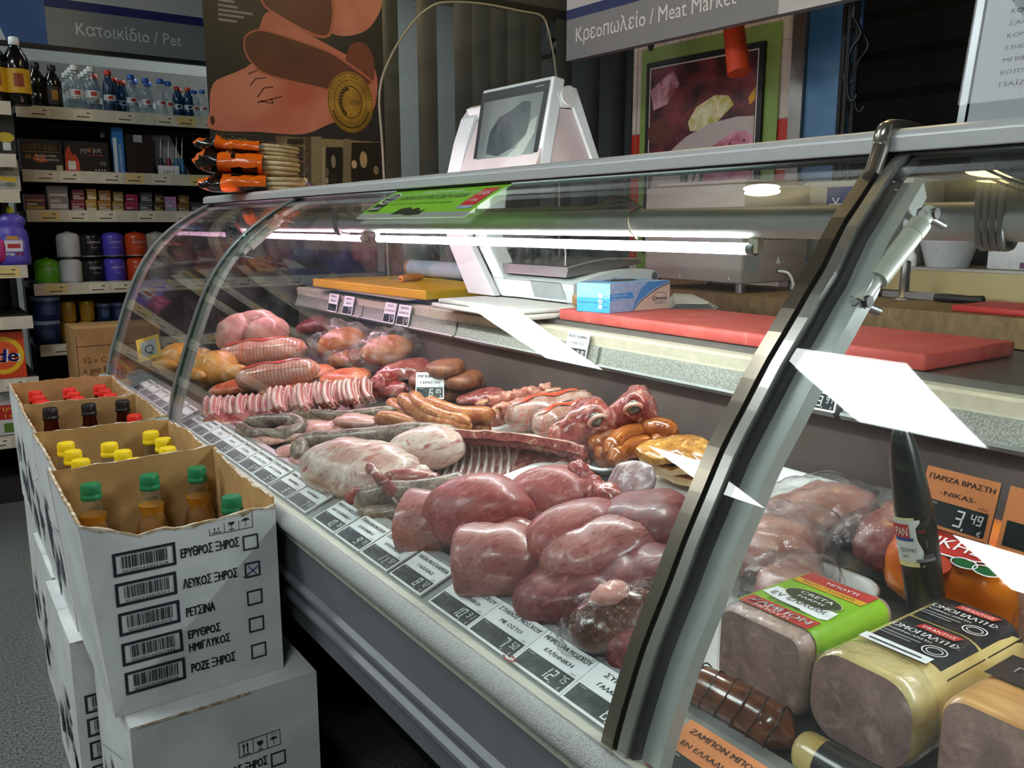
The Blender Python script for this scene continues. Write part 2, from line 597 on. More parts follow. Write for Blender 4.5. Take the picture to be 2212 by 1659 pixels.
# ceiling light panels (they give the store its light and mirror in the curved glass)
PM = emis('ceiling_diffuser_light', (.93, 1, 1, 1), PANEL_L)
def panel(x, y, lbl, sx=1.16, sy=.62):
    t = thing('ceiling_light', (x, y, CEIL - .05), lbl, 'ceiling light', 'ceiling light panels over the aisles')
    f = MB()
    f.box((x - sx / 2 - .03, y - sy / 2 - .03, CEIL - .05), (x + sx / 2 + .03, y + sy / 2 + .03, CEIL), WHT)
    f.build('light_frame', t)
    MB().box((x - sx / 2, y - sy / 2, CEIL - .056), (x + sx / 2, y + sy / 2, CEIL - .0505), PM).build('diffuser', t)
for x, y in ((-1.18, 2.08), (-1.18, 4.62), (-1.18, -.6), (-4.6, 5.25), (-4.6, 2.4), (2.2, 4.9)):
    panel(x, y, 'white ceiling light panel mirrored in the curved counter glass' if x > -2 and y > 1 and x < 0 else 'white ceiling light panel above the store aisles')
HALO = (emis('warm_lamp_glow', (1, .80, .46, 1), 34), emis('yellow_lamp_glow', (1, .74, .30, 1), 15))
for i, (x, y, r) in enumerate(((1.99, 2.43, .075), (2.187, 1.465, .15))):
    zl = CZ + 1.85
    t = thing('hanging_spotlight', (x, y, zl), ('small warm white' if i == 0 else 'larger yellow') + ' globe lamp under the ceiling mirrored in the glass below the rail', 'lamp')
    MB().lathe([(r * math.sin(math.pi * k / 12), zl - r * math.cos(math.pi * k / 12)) for k in range(13)], HALO[i], (x, y, 0), 20).build('globe', t)
    MB().lathe([(r * .45, zl + r * .92), (r * .5, zl + r), (.02, zl + r * 1.2), (.012, CEIL)], ALU, (x, y, 0), 16).build('lamp_holder', t)

# ---------------------------------------------------------------- butcher's back wall (turned a little towards the aisle)
WX0, WY0, SL = 2.9, 3.0, -.066
def WX(y, off=0): return WX0 + SL * (y - WY0) + off
WU = V((-SL, -1, 0)).normalized()             # along the wall, towards the right of the picture
WNRM = V((-1, SL, 0)).normalized()            # out of the wall into the shop
def wallM(y, z, off=.004): return frame(V((WX(y), y, z)) + WNRM * off, WU, (0, 0, 1))
def wallslab(mb, y0, y1, z0, z1, mat, off, th):
    """a flat block on the wall from y0 (left) to y1 (right)"""
    M = wallM(y0, z0, 0)
    L = (V((WX(y0), y0, 0)) - V((WX(y1), y1, 0))).length
    return mb.box((0, 0, off), (L, z1 - z0, off + th), mat, M)
TILE = col('#c9c0b2', .3)
TRED = col('#b3291a', .3)
GROUT = col('#8d867b', .8)
mb = MB()
wallslab(mb, 3.14, 2.265, 0, 3.2, TILE, -.12, .12)
M = wallM(3.14, 0, 0)
LW = .877
zt = CZ + .427
for z0 in (zt - .20, zt - .40, zt - .60): mb.rect(M, 0, z0 + .003, LW, z0 + .197, TRED, .002)
u = LW - .085
while u > 0:
    mb.rect(M, u - .0015, .3, u + .0015, 3, GROUT, .0032)
    u -= .085
for k in range(-3, 8): mb.rect(M, 0, zt + .30 * k - .0015, LW, zt + .30 * k + .0015, GROUT, .0032)
struct(mb, 'wall_tiled')
mb = MB()
wallslab(mb, 2.262, 2.205, 0, 3.2, STEEL, -.02, .06)
struct(mb, 'trim_steel')
mb = MB()
wallslab(mb, 2.203, 2.03, 0, 3.2, mix2('blue_door_skin', '#2c567a', '#5f93b8', 2.2, .35, .35, .75, (1, 1, .6), 2, 0), -.02, .04)
struct(mb, 'door_1')
# dark shutter of the cold room
mb = MB()
M = wallM(2.03, 0, -.03)
LS = 3.0
for k in range(22):
    z = .15 + k * .14
    mb.add([(0, z, 0), (LS, z, 0), (LS, z + .10, .035), (0, z + .10, .035), (LS, z + .137, 0), (0, z + .137, 0)], [(0, 1, 2, 3), (3, 2, 4, 5)], col('#090b0c', .6, spec=.12), False, M)
mb.box((0, 0, -.1), (LS, 3.2, -.002), col('#040505', .7, spec=.1), M)
struct(mb, 'door_2')
# hanging sign over the meat counter
SIGNG = col('#7e8284', .5, 0, .05)
SIGNB = col('#14225e', .5, 0, .05)
SIGNL = col('#b9bcbd', .5, 0, .05)
def sx(y, off=0): return 2.45 + SL * (y - 2.5)
M = frame(V((sx(3.05), 3.05, CZ + .70)), WU, (0, 0, 1))
mb = MB()
LB = 1.62
mb.box((0, 0, -.04), (LB, .62, 0), SIGNG, M)
mb.rect(M, 0, .165, LB, .205, SIGNB)
mb.rect(M, 0, .205, LB, .62, SIGNL)
mb.rect(M, 1.06, 0, LB, .165, SIGNL, .0006)
mb.text(M, 'Κρεοπωλείο / Meat Market', .055, .068, .082, col('#dfe3e4', .5), .001, fit=.83)
for u in (.2, 1.4): mb.box((u, .62, -.025), (u + .02, CEIL - CZ - .70, -.015), ALUD, M)
mb.build('hanging_sign', label='grey hanging sign lettered Κρεοπωλείο / Meat Market under a dark blue stripe', cat='sign')
# framed photograph of seasoned steaks
M = wallM(3.03, CZ + .12, 0)
t = thing('framed_picture', wallM(3.03, CZ + .12) @ V((.31, 0, 0)), 'framed photograph of raw steaks on a plate, on a green panel', 'picture')
mb = MB()
mb.box((-.05, -.35, .006), (.70, .68, .012), col('#7d9a4c', .5), M)
mb.build('green_panel', t)
mb = MB()
mb.box((0, -.25, .0125), (.635, .612, .03), BLK, M)
mb.frm(M, .022, -.225, .613, .588, .006, col('#c9c4bc', .4), .031)
mb.build('picture_frame', t)
mb = MB()
PK = .0315
mb.rect(M, .03, -.217, .605, .58, mix2('picture_dark_meat', '#2c0f10', '#7a3237', 9, .4, .35, .65, bump=0), PK)
mb.poly(M, [(.03, .49), (.16, .565), (.20, .50), (.13, .42), (.05, .40)], mix2('picture_pale_meat', '#8f4a52', '#c99aa0', 14, .4, bump=0), PK + .0006)
mb.ell(M, .09, .30, .075, .055, col('#5c3020', .5), PK + .0006)
mb.poly(M, [(.255, .33), (.30, .39), (.40, .43), (.47, .42), (.50, .38), (.42, .32), (.33, .29), (.27, .29)], mix2('picture_chicory', '#a9a437', '#d9d3b0', 16, .4, bump=0), PK + .0008)
mb.poly(M, [(.57, .40), (.605, .44), (.605, .39), (.58, .37)], col('#c8951e', .5), PK + .0008)
pl = [(.03, .02), (.06, .11), (.14, .20), (.25, .27), (.38, .315), (.52, .33), (.605, .325), (.605, -.217), (.03, -.217)]
mb.poly(M, [(x, min(y, .576)) for x, y in pl], col('#b6aca4', .4), PK + .001)
st = mix2('picture_steak', '#9c3f4d', '#b8656f', 18, .35, .4, .62, cc='#5d2230', vsc=60, bump=0)
mb.poly(M, [(.34, .02), (.345, .12), (.40, .22), (.50, .27), (.57, .27), (.605, .24), (.605, -.217), (.40, -.217), (.36, -.06)], mix2('picture_steak_pink', '#a85a6d', '#cf94a4', 14, .35, .4, .62, bump=0), PK + .0014)
mb.poly(M, [(.03, .0), (.10, .055), (.18, .04), (.28, -.02), (.38, -.10), (.42, -.217), (.03, -.217)], st, PK + .0018)
for x, y in ((.45, .19), (.49, .22), (.53, .20), (.56, .23), (.47, .15), (.12, -.02), (.2, -.04), (.08, -.06), (.16, -.1), (.25, -.1), (.52, .12), (.3, -.14)): mb.ell(M, x, y, .006, .005, BLK, PK + .0022, 8)
gr = col('#33502a', .5)
for bx, by, an in ((.23, .02, 1.2), (.24, .03, 1.7), (.255, .03, 1.45), (.27, .03, 1.9), (.285, .03, 1.3), (.30, .02, 1.0), (.33, .03, 1.4), (.35, .04, 1.75), (.32, -.15, .1), (.36, -.16, .5), (.42, -.15, 1.3), (.45, -.15, .3), (.5, -.15, .7), (.52, -.14, .2)):
    dx, dy = math.cos(an), math.sin(an)
    mb.poly(M, [(bx - dy * .008, by + dx * .008), (bx + dy * .008, by - dx * .008), (bx + dx * .10 + dy * .005, by + dy * .10 - dx * .005), (bx + dx * .11, by + dy * .11), (bx + dx * .10 - dy * .005, by + dy * .10 + dx * .005)], gr, PK + .0024)
mb.build('print', t)
# orange lampshade tube and a dark bracket hanging in front
p0, p1 = onX(1580, 20, 2.66), onX(1597, 158, 2.64)
mb = MB()
mb.tube([p0 + (p0 - p1) * 3.2, p0, p1], [.036, .038, .044], col('#d2451b', .6), 16)
mb.build('hanging_sleeve', label='orange tube hanging down in front of the steak picture', cat='sleeve')
a = onX(1406, 92, 2.75)
mb = MB().tube([a + V((0, 0, 1.05)), a + V((0, 0, .02))], .006, BLK, 6).tube([a + V((0, 0, .02)), a, a - V((0, 0, .035))], [.022, .02, .006], BLK, 8)
mb.build('hanging_fitting', label='small black fitting hanging beside the tiled wall under the sign', cat='fitting')
# black hooks hanging in front of the shutter
for i, (px, py, hh) in enumerate(((1842, 150, .55), (1858, 175, .5), (1832, 120, .6))):
    a = onX(px, py, 2.55 + .06 * i)
    mb = MB()
    mb.tube([a + V((0, 0, 1.5)), a + V((.004, 0, .9)), a + V((0, .01, .16))], .007, BLK if i != 1 else col('#1d3a63', .5), 6)
    hk = [a + V((0, .01, .16)), a + V((0, -.012, .13)), a + V((0, -.02, .10)), a + V((0, .012, .06)), a + V((0, .016, 0)), a + V((0, .012, -.07)), a + V((0, -.006, -.10)), a + V((0, -.022, -.08))]
    mb.tube(spline(hk, 5), .0055, col('#2c3236', .25, .9), 6)
    mb.tube([a + V((.02, .03, 1.5)), a + V((.02, .035, .2)), a + V((.015, .03, -hh))], .009, RUB, 6)
    mb.build('meat_hook', label=('black cord with a steel S hook, leftmost beside the blue door', 'blue cord with a steel S hook in front of the dark shutter', 'black cord with a steel hook, hanging highest before the shutter')[(0, 1, 2)[i]], cat='hook', group='hooks hanging before the dark shutter')

# ---------------------------------------------------------------- strip curtain and its wall
YS = 4.42
hz = onY(1170, 37, YS).z
mb = MB().box((2.0, YS, hz), (5.5, YS + .1, CEIL), col('#7b807f', .7))
struct(mb, 'wall_curtain')
t = thing('strip_curtain', (3.0, YS, hz), 'grey see-through plastic strip curtain beside the butcher\'s wall', 'curtain')
MB().box((2.2, YS - .03, hz - .02), (5.0, YS - .002, hz + .05), ALUD).build('curtain_rail', t)
def strip(px0, px1, mat, y):
    a, b = onY(px0, 250, y).x, onY(px1, 250, y).x
    m = MB()
    n = 6
    pr = [(a + (b - a) * k / n, y - .012 * math.sin(math.pi * k / n)) for k in range(n + 1)]
    rows = [[(x, yy, z) for x, yy in pr] for z in (.02, hz - .01)]
    m.loft(rows, mat, True, None, False, False)
    m.build('curtain_strip', t)
G1, G2, G3 = col('#717776', .35, 0, .12, 8), col('#5f6767', .35, 0, .12, 8), col('#666f70', .35, 0, .12, 8)
for k, (a, b, mt) in enumerate(((822, 864, G1), (904, 946, G1), (983, 1022, G1), (1021, 1061, G3), (1060, 1098, G2), (1096, 1134, G3), (1132, 1168, G2), (1199, 1234, G2), (1263, 1294, G3), (1322, 1350, G2), (1357, 1378, G3))):
    strip(a, b, mt, YS - .04 - .006 * (k % 2))
# camera-like monitor on the wall beyond the strips
a = onY(1183, 105, YS + .5)
mb = MB()
mb.box((a.x - .05, a.y - .1, a.z - .05), (a.x + .06, a.y + .12, a.z + .05), BLK)
mb.lathe([(.035, 0), (.04, .04), (.03, .05)], col('#33383a', .2), seg=14, M=Matrix.Translation(V((a.x, a.y - .1, a.z))) @ Matrix.Rotation(math.pi / 2, 4, 'X'))
mb.tube([(a.x, a.y, a.z + .04), (a.x, a.y, CEIL)], .012, BLK, 6)
mb.build('wall_speaker', label='small black device hanging behind the strip curtain', cat='device')
# ---------------------------------------------------------------- banner with the smoked ham
YP = 3.9
bl, br_, zb = 1.125, 1.965, CZ + .145
M = frame(V((bl, YP, zb)), (1, 0, 0), (0, 0, 1))
mb = MB()
W_, H_ = br_ - bl, 1.55
mb.box((0, 0, -.006), (W_, H_, 0), col('#2b2a28', .45, 0, .05), M)
ham = mix2('banner_ham_skin', '#b8624c', '#d88f78', 3.0, .45, .35, .7, (1, 1, 1), 4, 0)
hamd = mix2('banner_ham_cut', '#573026', '#6d4032', 4.0, .45, .35, .7, (1, 1, 1), 3, 0)
hamr = col('#b86c52', .45)
def bp(px, py):
    q = onY(px, py, YP)
    return (q.x - bl, q.z - zb)
def smooth2(q, n=4): return [(p.x, p.y) for p in spline([V((*a, 0)) for a in q + q[:2]], n)[:len(q) * n]]
def bpoly(pts, mat, h): mb.poly(M, smooth2([bp(*p) for p in pts]), mat, h)
bpoly([(640, -60), (655, 0), (700, 60), (740, 78), (790, 66), (818, 30), (826, -10), (820, -60)], ham, .0006)
bpoly([(560, -60), (563, 2), (590, 30), (650, 65), (690, 82), (715, 76), (722, 40), (722, 10), (700, -60)], hamr, .0008)
bpoly([(566, -60), (568, 2), (595, 27), (653, 60), (692, 76), (710, 70), (716, 40), (716, 10), (695, -60)], hamd, .001)
bpoly([(455, 195), (470, 172), (545, 135), (560, 60), (585, 25), (660, 70), (760, 125), (810, 150), (812, 220), (790, 250), (720, 265), (655, 290), (560, 285), (456, 279), (453, 240)], ham, .0012)
bpoly([(528, 78), (545, 66), (580, 66), (700, 105), (745, 130), (800, 170), (802, 185), (755, 205), (700, 195), (580, 165), (545, 140), (527, 110)], hamr, .0014)
bpoly([(531, 80), (547, 70), (580, 70), (698, 109), (742, 134), (795, 172), (797, 180), (755, 200), (700, 190), (582, 161), (548, 137), (531, 110)], hamd, .0016)
bpoly([(745, 128), (760, 95), (790, 95), (806, 125), (808, 160), (800, 172)], mix2('banner_ham_shadow', '#5e2f26', '#7d4636', 4, .5, bump=0), .0013)
for pts in (((535, 160), (556, 152)), ((540, 185), (552, 170), (575, 168)), ((556, 210), (570, 190), (590, 188)), ((555, 222), (580, 216), (610, 208)), ((562, 218), (590, 224), (585, 212))):
    for a, b in zip(pts, pts[1:]): mb.line(M, bp(*a), bp(*b), .006, col('#6e3526', .5), .0018)
mb.ell(M, *bp(459, 260), .010, .02, col('#5a2b20', .5), .0016)
cx_, cy_ = bp(757, 221)
gold = mix2('banner_gold_seal', '#8a6a22', '#c09a3e', 12, .3, .3, .7, bump=0)
mb.ell(M, cx_, cy_, .118, .138, gold, .002, 40)
dk = col('#3a2d10', .5)
mb.ring(M, cx_, cy_, .113, .133, .003, dk, .0022, 40)
mb.ring(M, cx_, cy_, .084, .100, .0025, dk, .0022, 40)
mb.ring(M, cx_, cy_, .060, .074, .004, dk, .0022, 40)
mb.text(M, '1938', cx_ + .022, cy_ - .01, .03, dk, .0024, 'C')
for k in range(9):
    an = 1.9 + k * .28
    mb.ell(M, cx_ + .05 * math.cos(an), cy_ + .062 * math.sin(an), .012, .006, dk, .0024, 8, an + .8)
for word, a0, a1 in (('ΠΡΟΪΟΝΤΑ ΠΑΡΑΔΟΣΗΣ', 3.05, .15),):
    for i, ch in enumerate(word):
        an = a0 + (a1 - a0) * i / (len(word) - 1)
        if ch == ' ': continue
        tm = M @ Matrix.Translation(V((cx_ + .091 * math.cos(an), cy_ + .109 * math.sin(an), 0))) @ Matrix.Rotation(an - math.pi / 2, 4, 'Z')
        mb.text(tm, ch, 0, 0, .02, dk, .0024, 'C')
for k in range(26):
    an = -.35 - k * .095
    mb.rect(M @ Matrix.Translation(V((cx_ + .098 * math.cos(an), cy_ + .116 * math.sin(an), 0))) @ Matrix.Rotation(an, 4, 'Z'), -.006, -.0035, .006, .0035, dk, .0024)
for k, yy in enumerate((-20, -8, 2, 13, 23, 33, 44)):
    a = bp(471, yy)
    mb.rect(M, a[0], a[1], a[0] + (.095, .10, .07, .085, .15, .11, .08)[k], a[1] + .010, col('#8f8f8d', .5), .001)
a = bp(471, 308)
mb.text(M, 'Γνώση', a[0], a[1], .042, gold, .001)
mb.line(M, bp(462, 288), bp(560, 293), .002, col('#6b6657', .5), .001)
# strip of old photographs
sep = mix2('banner_old_photo', '#5e5038', '#8f815c', 9, .5, bump=0)
mb.poly(M, [bp(595, 293), bp(822, 307), bp(822, 440), bp(595, 440)], sep, .0008)
for x0, y0, x1, y1, c_ in ((620, 300, 655, 312, '#2a2318'), (625, 318, 655, 440, '#1d1811'), (672, 295, 694, 440, '#8b805f'), (695, 318, 702, 440, '#a19775'), (704, 318, 740, 440, '#19150f'), (742, 300, 757, 440, '#7f7453'), (759, 308, 822, 440, '#1f1a12'), (660, 296, 672, 440, '#4d4330')):
    mb.poly(M, [bp(x0, y0), bp(x1, y0), bp(x1, y1), bp(x0, y1)], col(c_, .5), .0011)
for px, py, a, b, c_ in ((720, 349, .012, .03, '#8d8467'), (706, 372, .010, .02, '#6e6650'), (706, 390, .008, .016, '#a39a80'), (785, 345, .02, .04, '#b49a6e'), (765, 355, .014, .02, '#c7b086'), (783, 375, .022, .03, '#16120c'), (812, 368, .014, .022, '#8a7a58'), (786, 396, .04, .012, '#b09062'), (720, 385, .02, .03, '#2c261b')):
    mb.ell(M, *bp(px, py), a, b, col(c_, .5), .0014, 14)
for u in (.08, W_ - .08): mb.box((u, H_, -.004), (u + .004, CEIL - zb, 0), ALUD, M)
mb.build('hanging_banner', label='dark banner with cut smoked ham, a gold round seal and old photographs', cat='banner')
# ---------------------------------------------------------------- arched clear shield at the end of the worktop
YA = 3.2
pts = [(835, 415), (827, 330), (820, 200), (845, 120), (890, 50), (925, 18), (960, 5), (1040, 8), (1130, 25), (1165, 32), (1180, 50), (1192, 100), (1200, 150), (1207, 260), (1210, 420)]
pr = [(onY(x, y, YA).x, onY(x, y, YA).z) for x, y in pts]
pr[0] = (pr[0][0], .99)
pr[-1] = (pr[-1][0], .99)
sp = [(p.x, p.y) for p in spline([V((a, b, 0)) for a, b in pr], 4)]
t = thing('arched_shield', (2.0, YA, .985), 'large clear acrylic shield with a rounded top at the end of the worktop', 'shield')
n = len(sp)
MB().add([(x, YA, z) for x, z in sp], [tuple(range(n))], ACRYL).build('clear_sheet', t)
mb = MB().tube([(x, YA, z) for x, z in sp], .005, col('#9a9a86', .3, 0, .05), 6)
mb.build('edge', t)
# ================================================================ the display counter
def gx(z):
    """front glass profile, X for a height above the camera line"""
    return 5.785 * z ** 4 + 7.713 * z ** 3 + 4.016 * z ** 2 + 1.317 * z + .78
def zc(x): return CZ + x
Y0, Y1, YM, YF = -1.0, 3.22, .585, 2.352
case = thing('display_counter', (.9, 1.2, 0), 'long refrigerated meat counter with curved glass front and grey metal body', 'display counter')
GREYP = col('#74777c', .42, .35, .05, 30)
mb = MB()
mb.extY([(.515, zc(-.548)), (.517, zc(-.633)), (.508, zc(-.638)), (.508, zc(-.645)), (.520, zc(-.650)), (.522, zc(-.672)), (.513, zc(-.677)), (.513, zc(-.684)), (.526, zc(-.690)), (.534, zc(-.745)), (.545, zc(-.752)), (.56, zc(-.752)), (.56, zc(-.548))], Y0, Y1, GREYP)
mb.build('front_panel', case)
mb = MB()
mb.extY([(.57, zc(-.56)), (.57, zc(-.74)), (.80, zc(-.80)), (.80, .06), (1.5, .06), (1.5, zc(-.26)), (1.262, zc(-.26)), (1.262, zc(-.50)), (.70, zc(-.56))], Y0, Y1, col('#2b2d2f', .6))
mb.build('body', case)
for y in (Y0 + .2, 1.1, 2.2, Y1 - .2):
    for x in (.88, 1.42): MB().tube([(x, y, 0), (x, y, .062)], .025, BLK, 8).build('foot', case)
# bumper with a pitted rubber face
def bumper_mat():
    m, nt, out = new('pitted_bumper')
    b = nd(nt, 'ShaderNodeBsdfPrincipled')
    b.inputs['Roughness'].default_value = .4
    tc = nd(nt, 'ShaderNodeTexCoord')
    vo = nd(nt, 'ShaderNodeTexVoronoi')
    vo.inputs['Scale'].default_value = 420
    lk(nt, tc, 'Object', vo, 'Vector')
    r = nd(nt, 'ShaderNodeValToRGB')
    r.color_ramp.elements[0].position, r.color_ramp.elements[0].color = .1, lin('#7f817a')
    r.color_ramp.elements[1].position, r.color_ramp.elements[1].color = .5, lin('#a3a7a2')
    lk(nt, vo, 0, r, 0)
    lk(nt, r, 0, b, 0)
    bp_ = nd(nt, 'ShaderNodeBump')
    bp_.inputs['Strength'].default_value = .35
    bp_.inputs['Distance'].default_value = .003
    lk(nt, vo, 0, bp_, 'Height')
    lk(nt, bp_, 0, b, 'Normal')
    lk(nt, b, 0, out, 0)
    return m
BUMP = bumper_mat()
mb = MB()
mb.extY([(.512, zc(-.538)), (.500, zc(-.538)), (.492, zc(-.530)), (.490, zc(-.519)), (.495, zc(-.510)), (.505, zc(-.506)), (.512, zc(-.506))], Y0, Y1, BUMP, True)
mb.build('bumper', case)
mb = MB()
mb.extY([(.512, zc(-.5065)), (.530, zc(-.5125)), (.545, zc(-.5255)), (.545, zc(-.56)), (.512, zc(-.56))], Y0, Y1, col('#c6c5b4', .4))
mb.extY([(.545, zc(-.5305)), (.62, zc(-.5015)), (.635, zc(-.5015)), (.635, zc(-.56)), (.545, zc(-.56))], Y0, Y1, col('#a7abaa', .35, .3))
mb.build('front_sill', case)
# deck, back wall, air grille, ledge
mb = MB()
mb.extY([(.635, deckz(.635)), (1.215, deckz(1.215)), (1.215, deckz(1.215) - .02), (.635, deckz(.635) - .02)], Y0, Y1, STEEL)
mb.build('deck', case)
mb = MB()
mb.extY([(1.222, zc(-.44)), (1.226, zc(-.305)), (1.24, zc(-.305)), (1.24, zc(-.44))], Y0, Y1, mix2('brushed_back_steel', '#3e3533', '#5f5350', 3, .38, .3, .7, (1, 1, 1), 4, .03))
mb.build('back_wall', case)
GRL = mix2('perforated_grille', '#77796f', '#9a9c92', 300, .5, .45, .55, bump=.2)
mb = MB()
y = Y1 - .02
k = 0
while y > Y0 + .1:
    ya = max(y - .60, Y0)
    mb.extY([(1.210, zc(-.306)), (1.203, zc(-.300)), (1.208, zc(-.298)), (1.218, zc(-.262)), (1.24, zc(-.262)), (1.24, zc(-.306))], ya + .012, y, GRL)
    mb.extY([(1.207, zc(-.3075)), (1.200, zc(-.300)), (1.204, zc(-.296)), (1.2095, zc(-.3))], ya + .012, y, ALU)
    mb.extY([(1.213, zc(-.300)), (1.223, zc(-.262)), (1.24, zc(-.262)), (1.24, zc(-.3))], ya, ya + .0119, ALU)
    y = ya
mb.build('air_grille', case)
mb = MB()
mb.extY([(1.225, zc(-.258)), (1.222, zc(-.238)), (1.232, zc(-.234)), (1.262, zc(-.234)), (1.262, zc(-.262)), (1.225, zc(-.262))], Y0, Y1, CREAM)
mb.build('ledge_rail', case)
mb = MB()
mb.extY([(1.2625, zc(-.2595)), (1.2625, zc(-.222)), (1.62, zc(-.222)), (1.62, zc(-.2595))], Y0, Y1, col('#7d7773', .35, .6))
mb.build('worktop', case)
BOW = [(-.525, 0), (-.42, -.008), (-.32, -.021), (-.226, -.033), (-.15, -.046), (-.09, -.054), (-.045, -.054), (.018, -.036), (.082, -.008)]
def bow(z):
    """sideways bow of the near arm"""
    for (a, u), (b, v) in zip(BOW, BOW[1:]):
        if z <= b:
            t_ = max(0, (z - a) / (b - a))
            return u + (v - u) * (t_ * t_ * (3 - 2 * t_) * .4 + t_ * .6)
    return BOW[-1][1]
# glass panes
EDGE = clear('glass_edge_teal', (.25, .55, .5, 1), .05, 1.45, haze=.25)
ZS = [-.512 + (.078 + .512) * k / 30 for k in range(31)]
def pane(ya, yb, ba=0, bb=0, nm='front_glass'):
    mb = MB()
    ou = [(gx(z), z) for z in ZS]
    inn = []
    for i, (x, z) in enumerate(ou):
        a, b = ou[max(i - 1, 0)], ou[min(i + 1, 30)]
        d = V((b[0] - a[0], b[1] - a[1])).normalized()
        inn.append((x + d.y * .006, z - d.x * .006))
    vo = [(x, ya + ba * bow(z), zc(z)) for x, z in ou] + [(x, yb + bb * bow(z), zc(z)) for x, z in ou]
    vi = [(x, ya + ba * bow(z), zc(z)) for x, z in inn] + [(x, yb + bb * bow(z), zc(z)) for x, z in inn]
    fs = [(i, 31 + i, 32 + i, i + 1) for i in range(30)]
    mb.add(vo, fs, GLASS, True)
    mb.add(vi, [f[::-1] for f in fs], GLASS, True)
    for o in (0, 31): mb.add([vo[o + i] for i in range(31)] + [vi[o + i] for i in range(31)], [(i, i + 1, 32 + i, 31 + i) for i in range(30)], EDGE)
    mb.add([vo[0], vo[31], vi[31], vi[0], vo[30], vo[61], vi[61], vi[30]], [(0, 1, 2, 3), (4, 5, 6, 7)], EDGE)
    return mb.build(nm, case)
pane(YF + .012, Y1 - .012)
pane(YM - .012, YF - .004, 1, 0)
pane(Y0 + .02, YM - .024, 0, 1)
def ribbon(mb, ya, yb, off, th, mat, z0=-.512, z1=.082, n=28, bw=0):
    """a band that follows the glass profile, off = gap inside (+) the glass"""
    a, b = [], []
    for k in range(n + 1):
        z = z0 + (z1 - z0) * k / n
        dz = .004
        d = V((gx(z + dz) - gx(z - dz), 2 * dz)).normalized()
        nn = V((d.y, -d.x))
        p = V((gx(z), z)) + nn * off
        q = p + nn * th
        a.append(p)
        b.append(q)
    zk = [z0 + (z1 - z0) * k / n for k in range(n + 1)]
    rows = [[(p.x, ya + bw * bow(z), zc(p.y)), (p.x, yb + bw * bow(z), zc(p.y)), (q.x, yb + bw * bow(z), zc(q.y)), (q.x, ya + bw * bow(z), zc(q.y))] for p, q, z in zip(a, b, zk)]
    mb.loft(rows, mat, False)
    return mb
ARM = col('#aab0ab', .4, .2, .05)
def arch(y, full):
    """hinged glass arm between two panes"""
    mb = MB()
    if full:
        ribbon(mb, y - .016, y, -.006, .014, col('#8f8779', .22, .9, .05), z1=.09, bw=1)
        ribbon(mb, y - .021, y - .0162, -.001, .012, RUB, bw=1)
        ribbon(mb, y - .033, y - .0212, -.004, .012, col('#a7a7a1', .25, .8, .05), bw=1)
        ribbon(mb, y - .037, y - .0332, .004, .012, RUB, bw=1)
        ribbon(mb, y - .060, y - .028, .0165, .018, ARM, z1=.060, bw=1)
    else:
        ribbon(mb, y - .004, y + .012, -.003, .012, col('#a7aba9', .25, .7, .05))
        ribbon(mb, y - .045, y - .0042, .008, .012, col('#96958c', .4, .3, .05))
    o = mb.build('glass_arm', case)
    return o
armN = arch(YM, True)
armF = arch(YF, False)
mb = MB()
ribbon(mb, Y1 - .012, Y1 + .004, -.004, .014, ALU)
ribbon(mb, Y1 - .05, Y1 - .0125, .010, .010, col('#a4978f', .35, .3, .05))
mb.build('glass_arm', case)
# gas struts on the arms
def strut(parent, ys, za, zb, off, r):
    pa, pb = V((gx(za) + off, ys, zc(za))), V((gx(zb) + off + .012, ys, zc(zb)))
    d = (pb - pa).normalized()
    L = (pb - pa).length
    mb = MB()
    g = col('#b9bcae', .4, .1, .04)
    mb.tube([pa + d * .03, pa + d * L * .74], r, g, 12)
    mb.tube([pa + d * L * .74, pa + d * L * .87], r * 1.04, col('#aeb1a4', .4, .1), 12)
    mb.tube([pa + d * L * .87, pb], r * .45, ALUD, 8)
    for p, s in ((pa, 1), (pb, -1)):
        mb.tube([p - d * .004 * s, p + d * .03 * s], [r * .75, r * .6], col('#c3c6bb', .35), 8)
        mb.tube([p + V((0, -r * .9, 0)), p + V((0, r * .9, 0))], r * .55, BLK, 8)
        mb.tube([p + V((-.012, 0, 0)), p + V((.03, 0, -.012))], r * .4, ALUD, 6)
    o = mb.build('gas_strut', case)
strut(None, YM - .062 - .048, -.070, .012, .030, .0105)
strut(None, YF - .05, -.075, .02, .025, .0105)
# far glass end
mb = MB()
pf = [(gx(z) + .012, z) for z in ZS] + [(1.22, .075), (1.22, -.43)]
mb.add([(x, Y1 - .004, zc(z)) for x, z in pf], [tuple(range(len(pf)))], clear('side_glass', (.93, .95, .94, 1), .02, 1.4, haze=.10, sc=9))
mb.build('end_glass', case)
# top rail
mb = MB()
mb.extY([(.893, zc(.079)), (.893, zc(.096)), (.898, zc(.102)), (.906, zc(.105)), (.96, zc(.105)), (.972, zc(.103)), (.976, zc(.09)), (.976, zc(.079))], Y0, Y1 + .02, col('#c6c9c9', .32, .25, .03))
mb.extY([(.896, zc(.0755)), (.896, zc(.0788)), (.972, zc(.0788)), (.972, zc(.0755))], Y0, Y1, RUB)
mb.build('top_rail', case, bevel=.003)
# cap where the near arm wraps over the rail
mb = MB()
p = [(gx(.05) - .006, .05), (.886, .082), (.888, .096), (.897, .105), (.93, .107), (.955, .104), (.985, .090)]
mb.tube(spline([(x, YM - .014 + bow(z), zc(z)) for x, z in p], 5), .0095, col('#b5aea2', .24, .9, .05), 10)
mb.build('arm_cap', case)
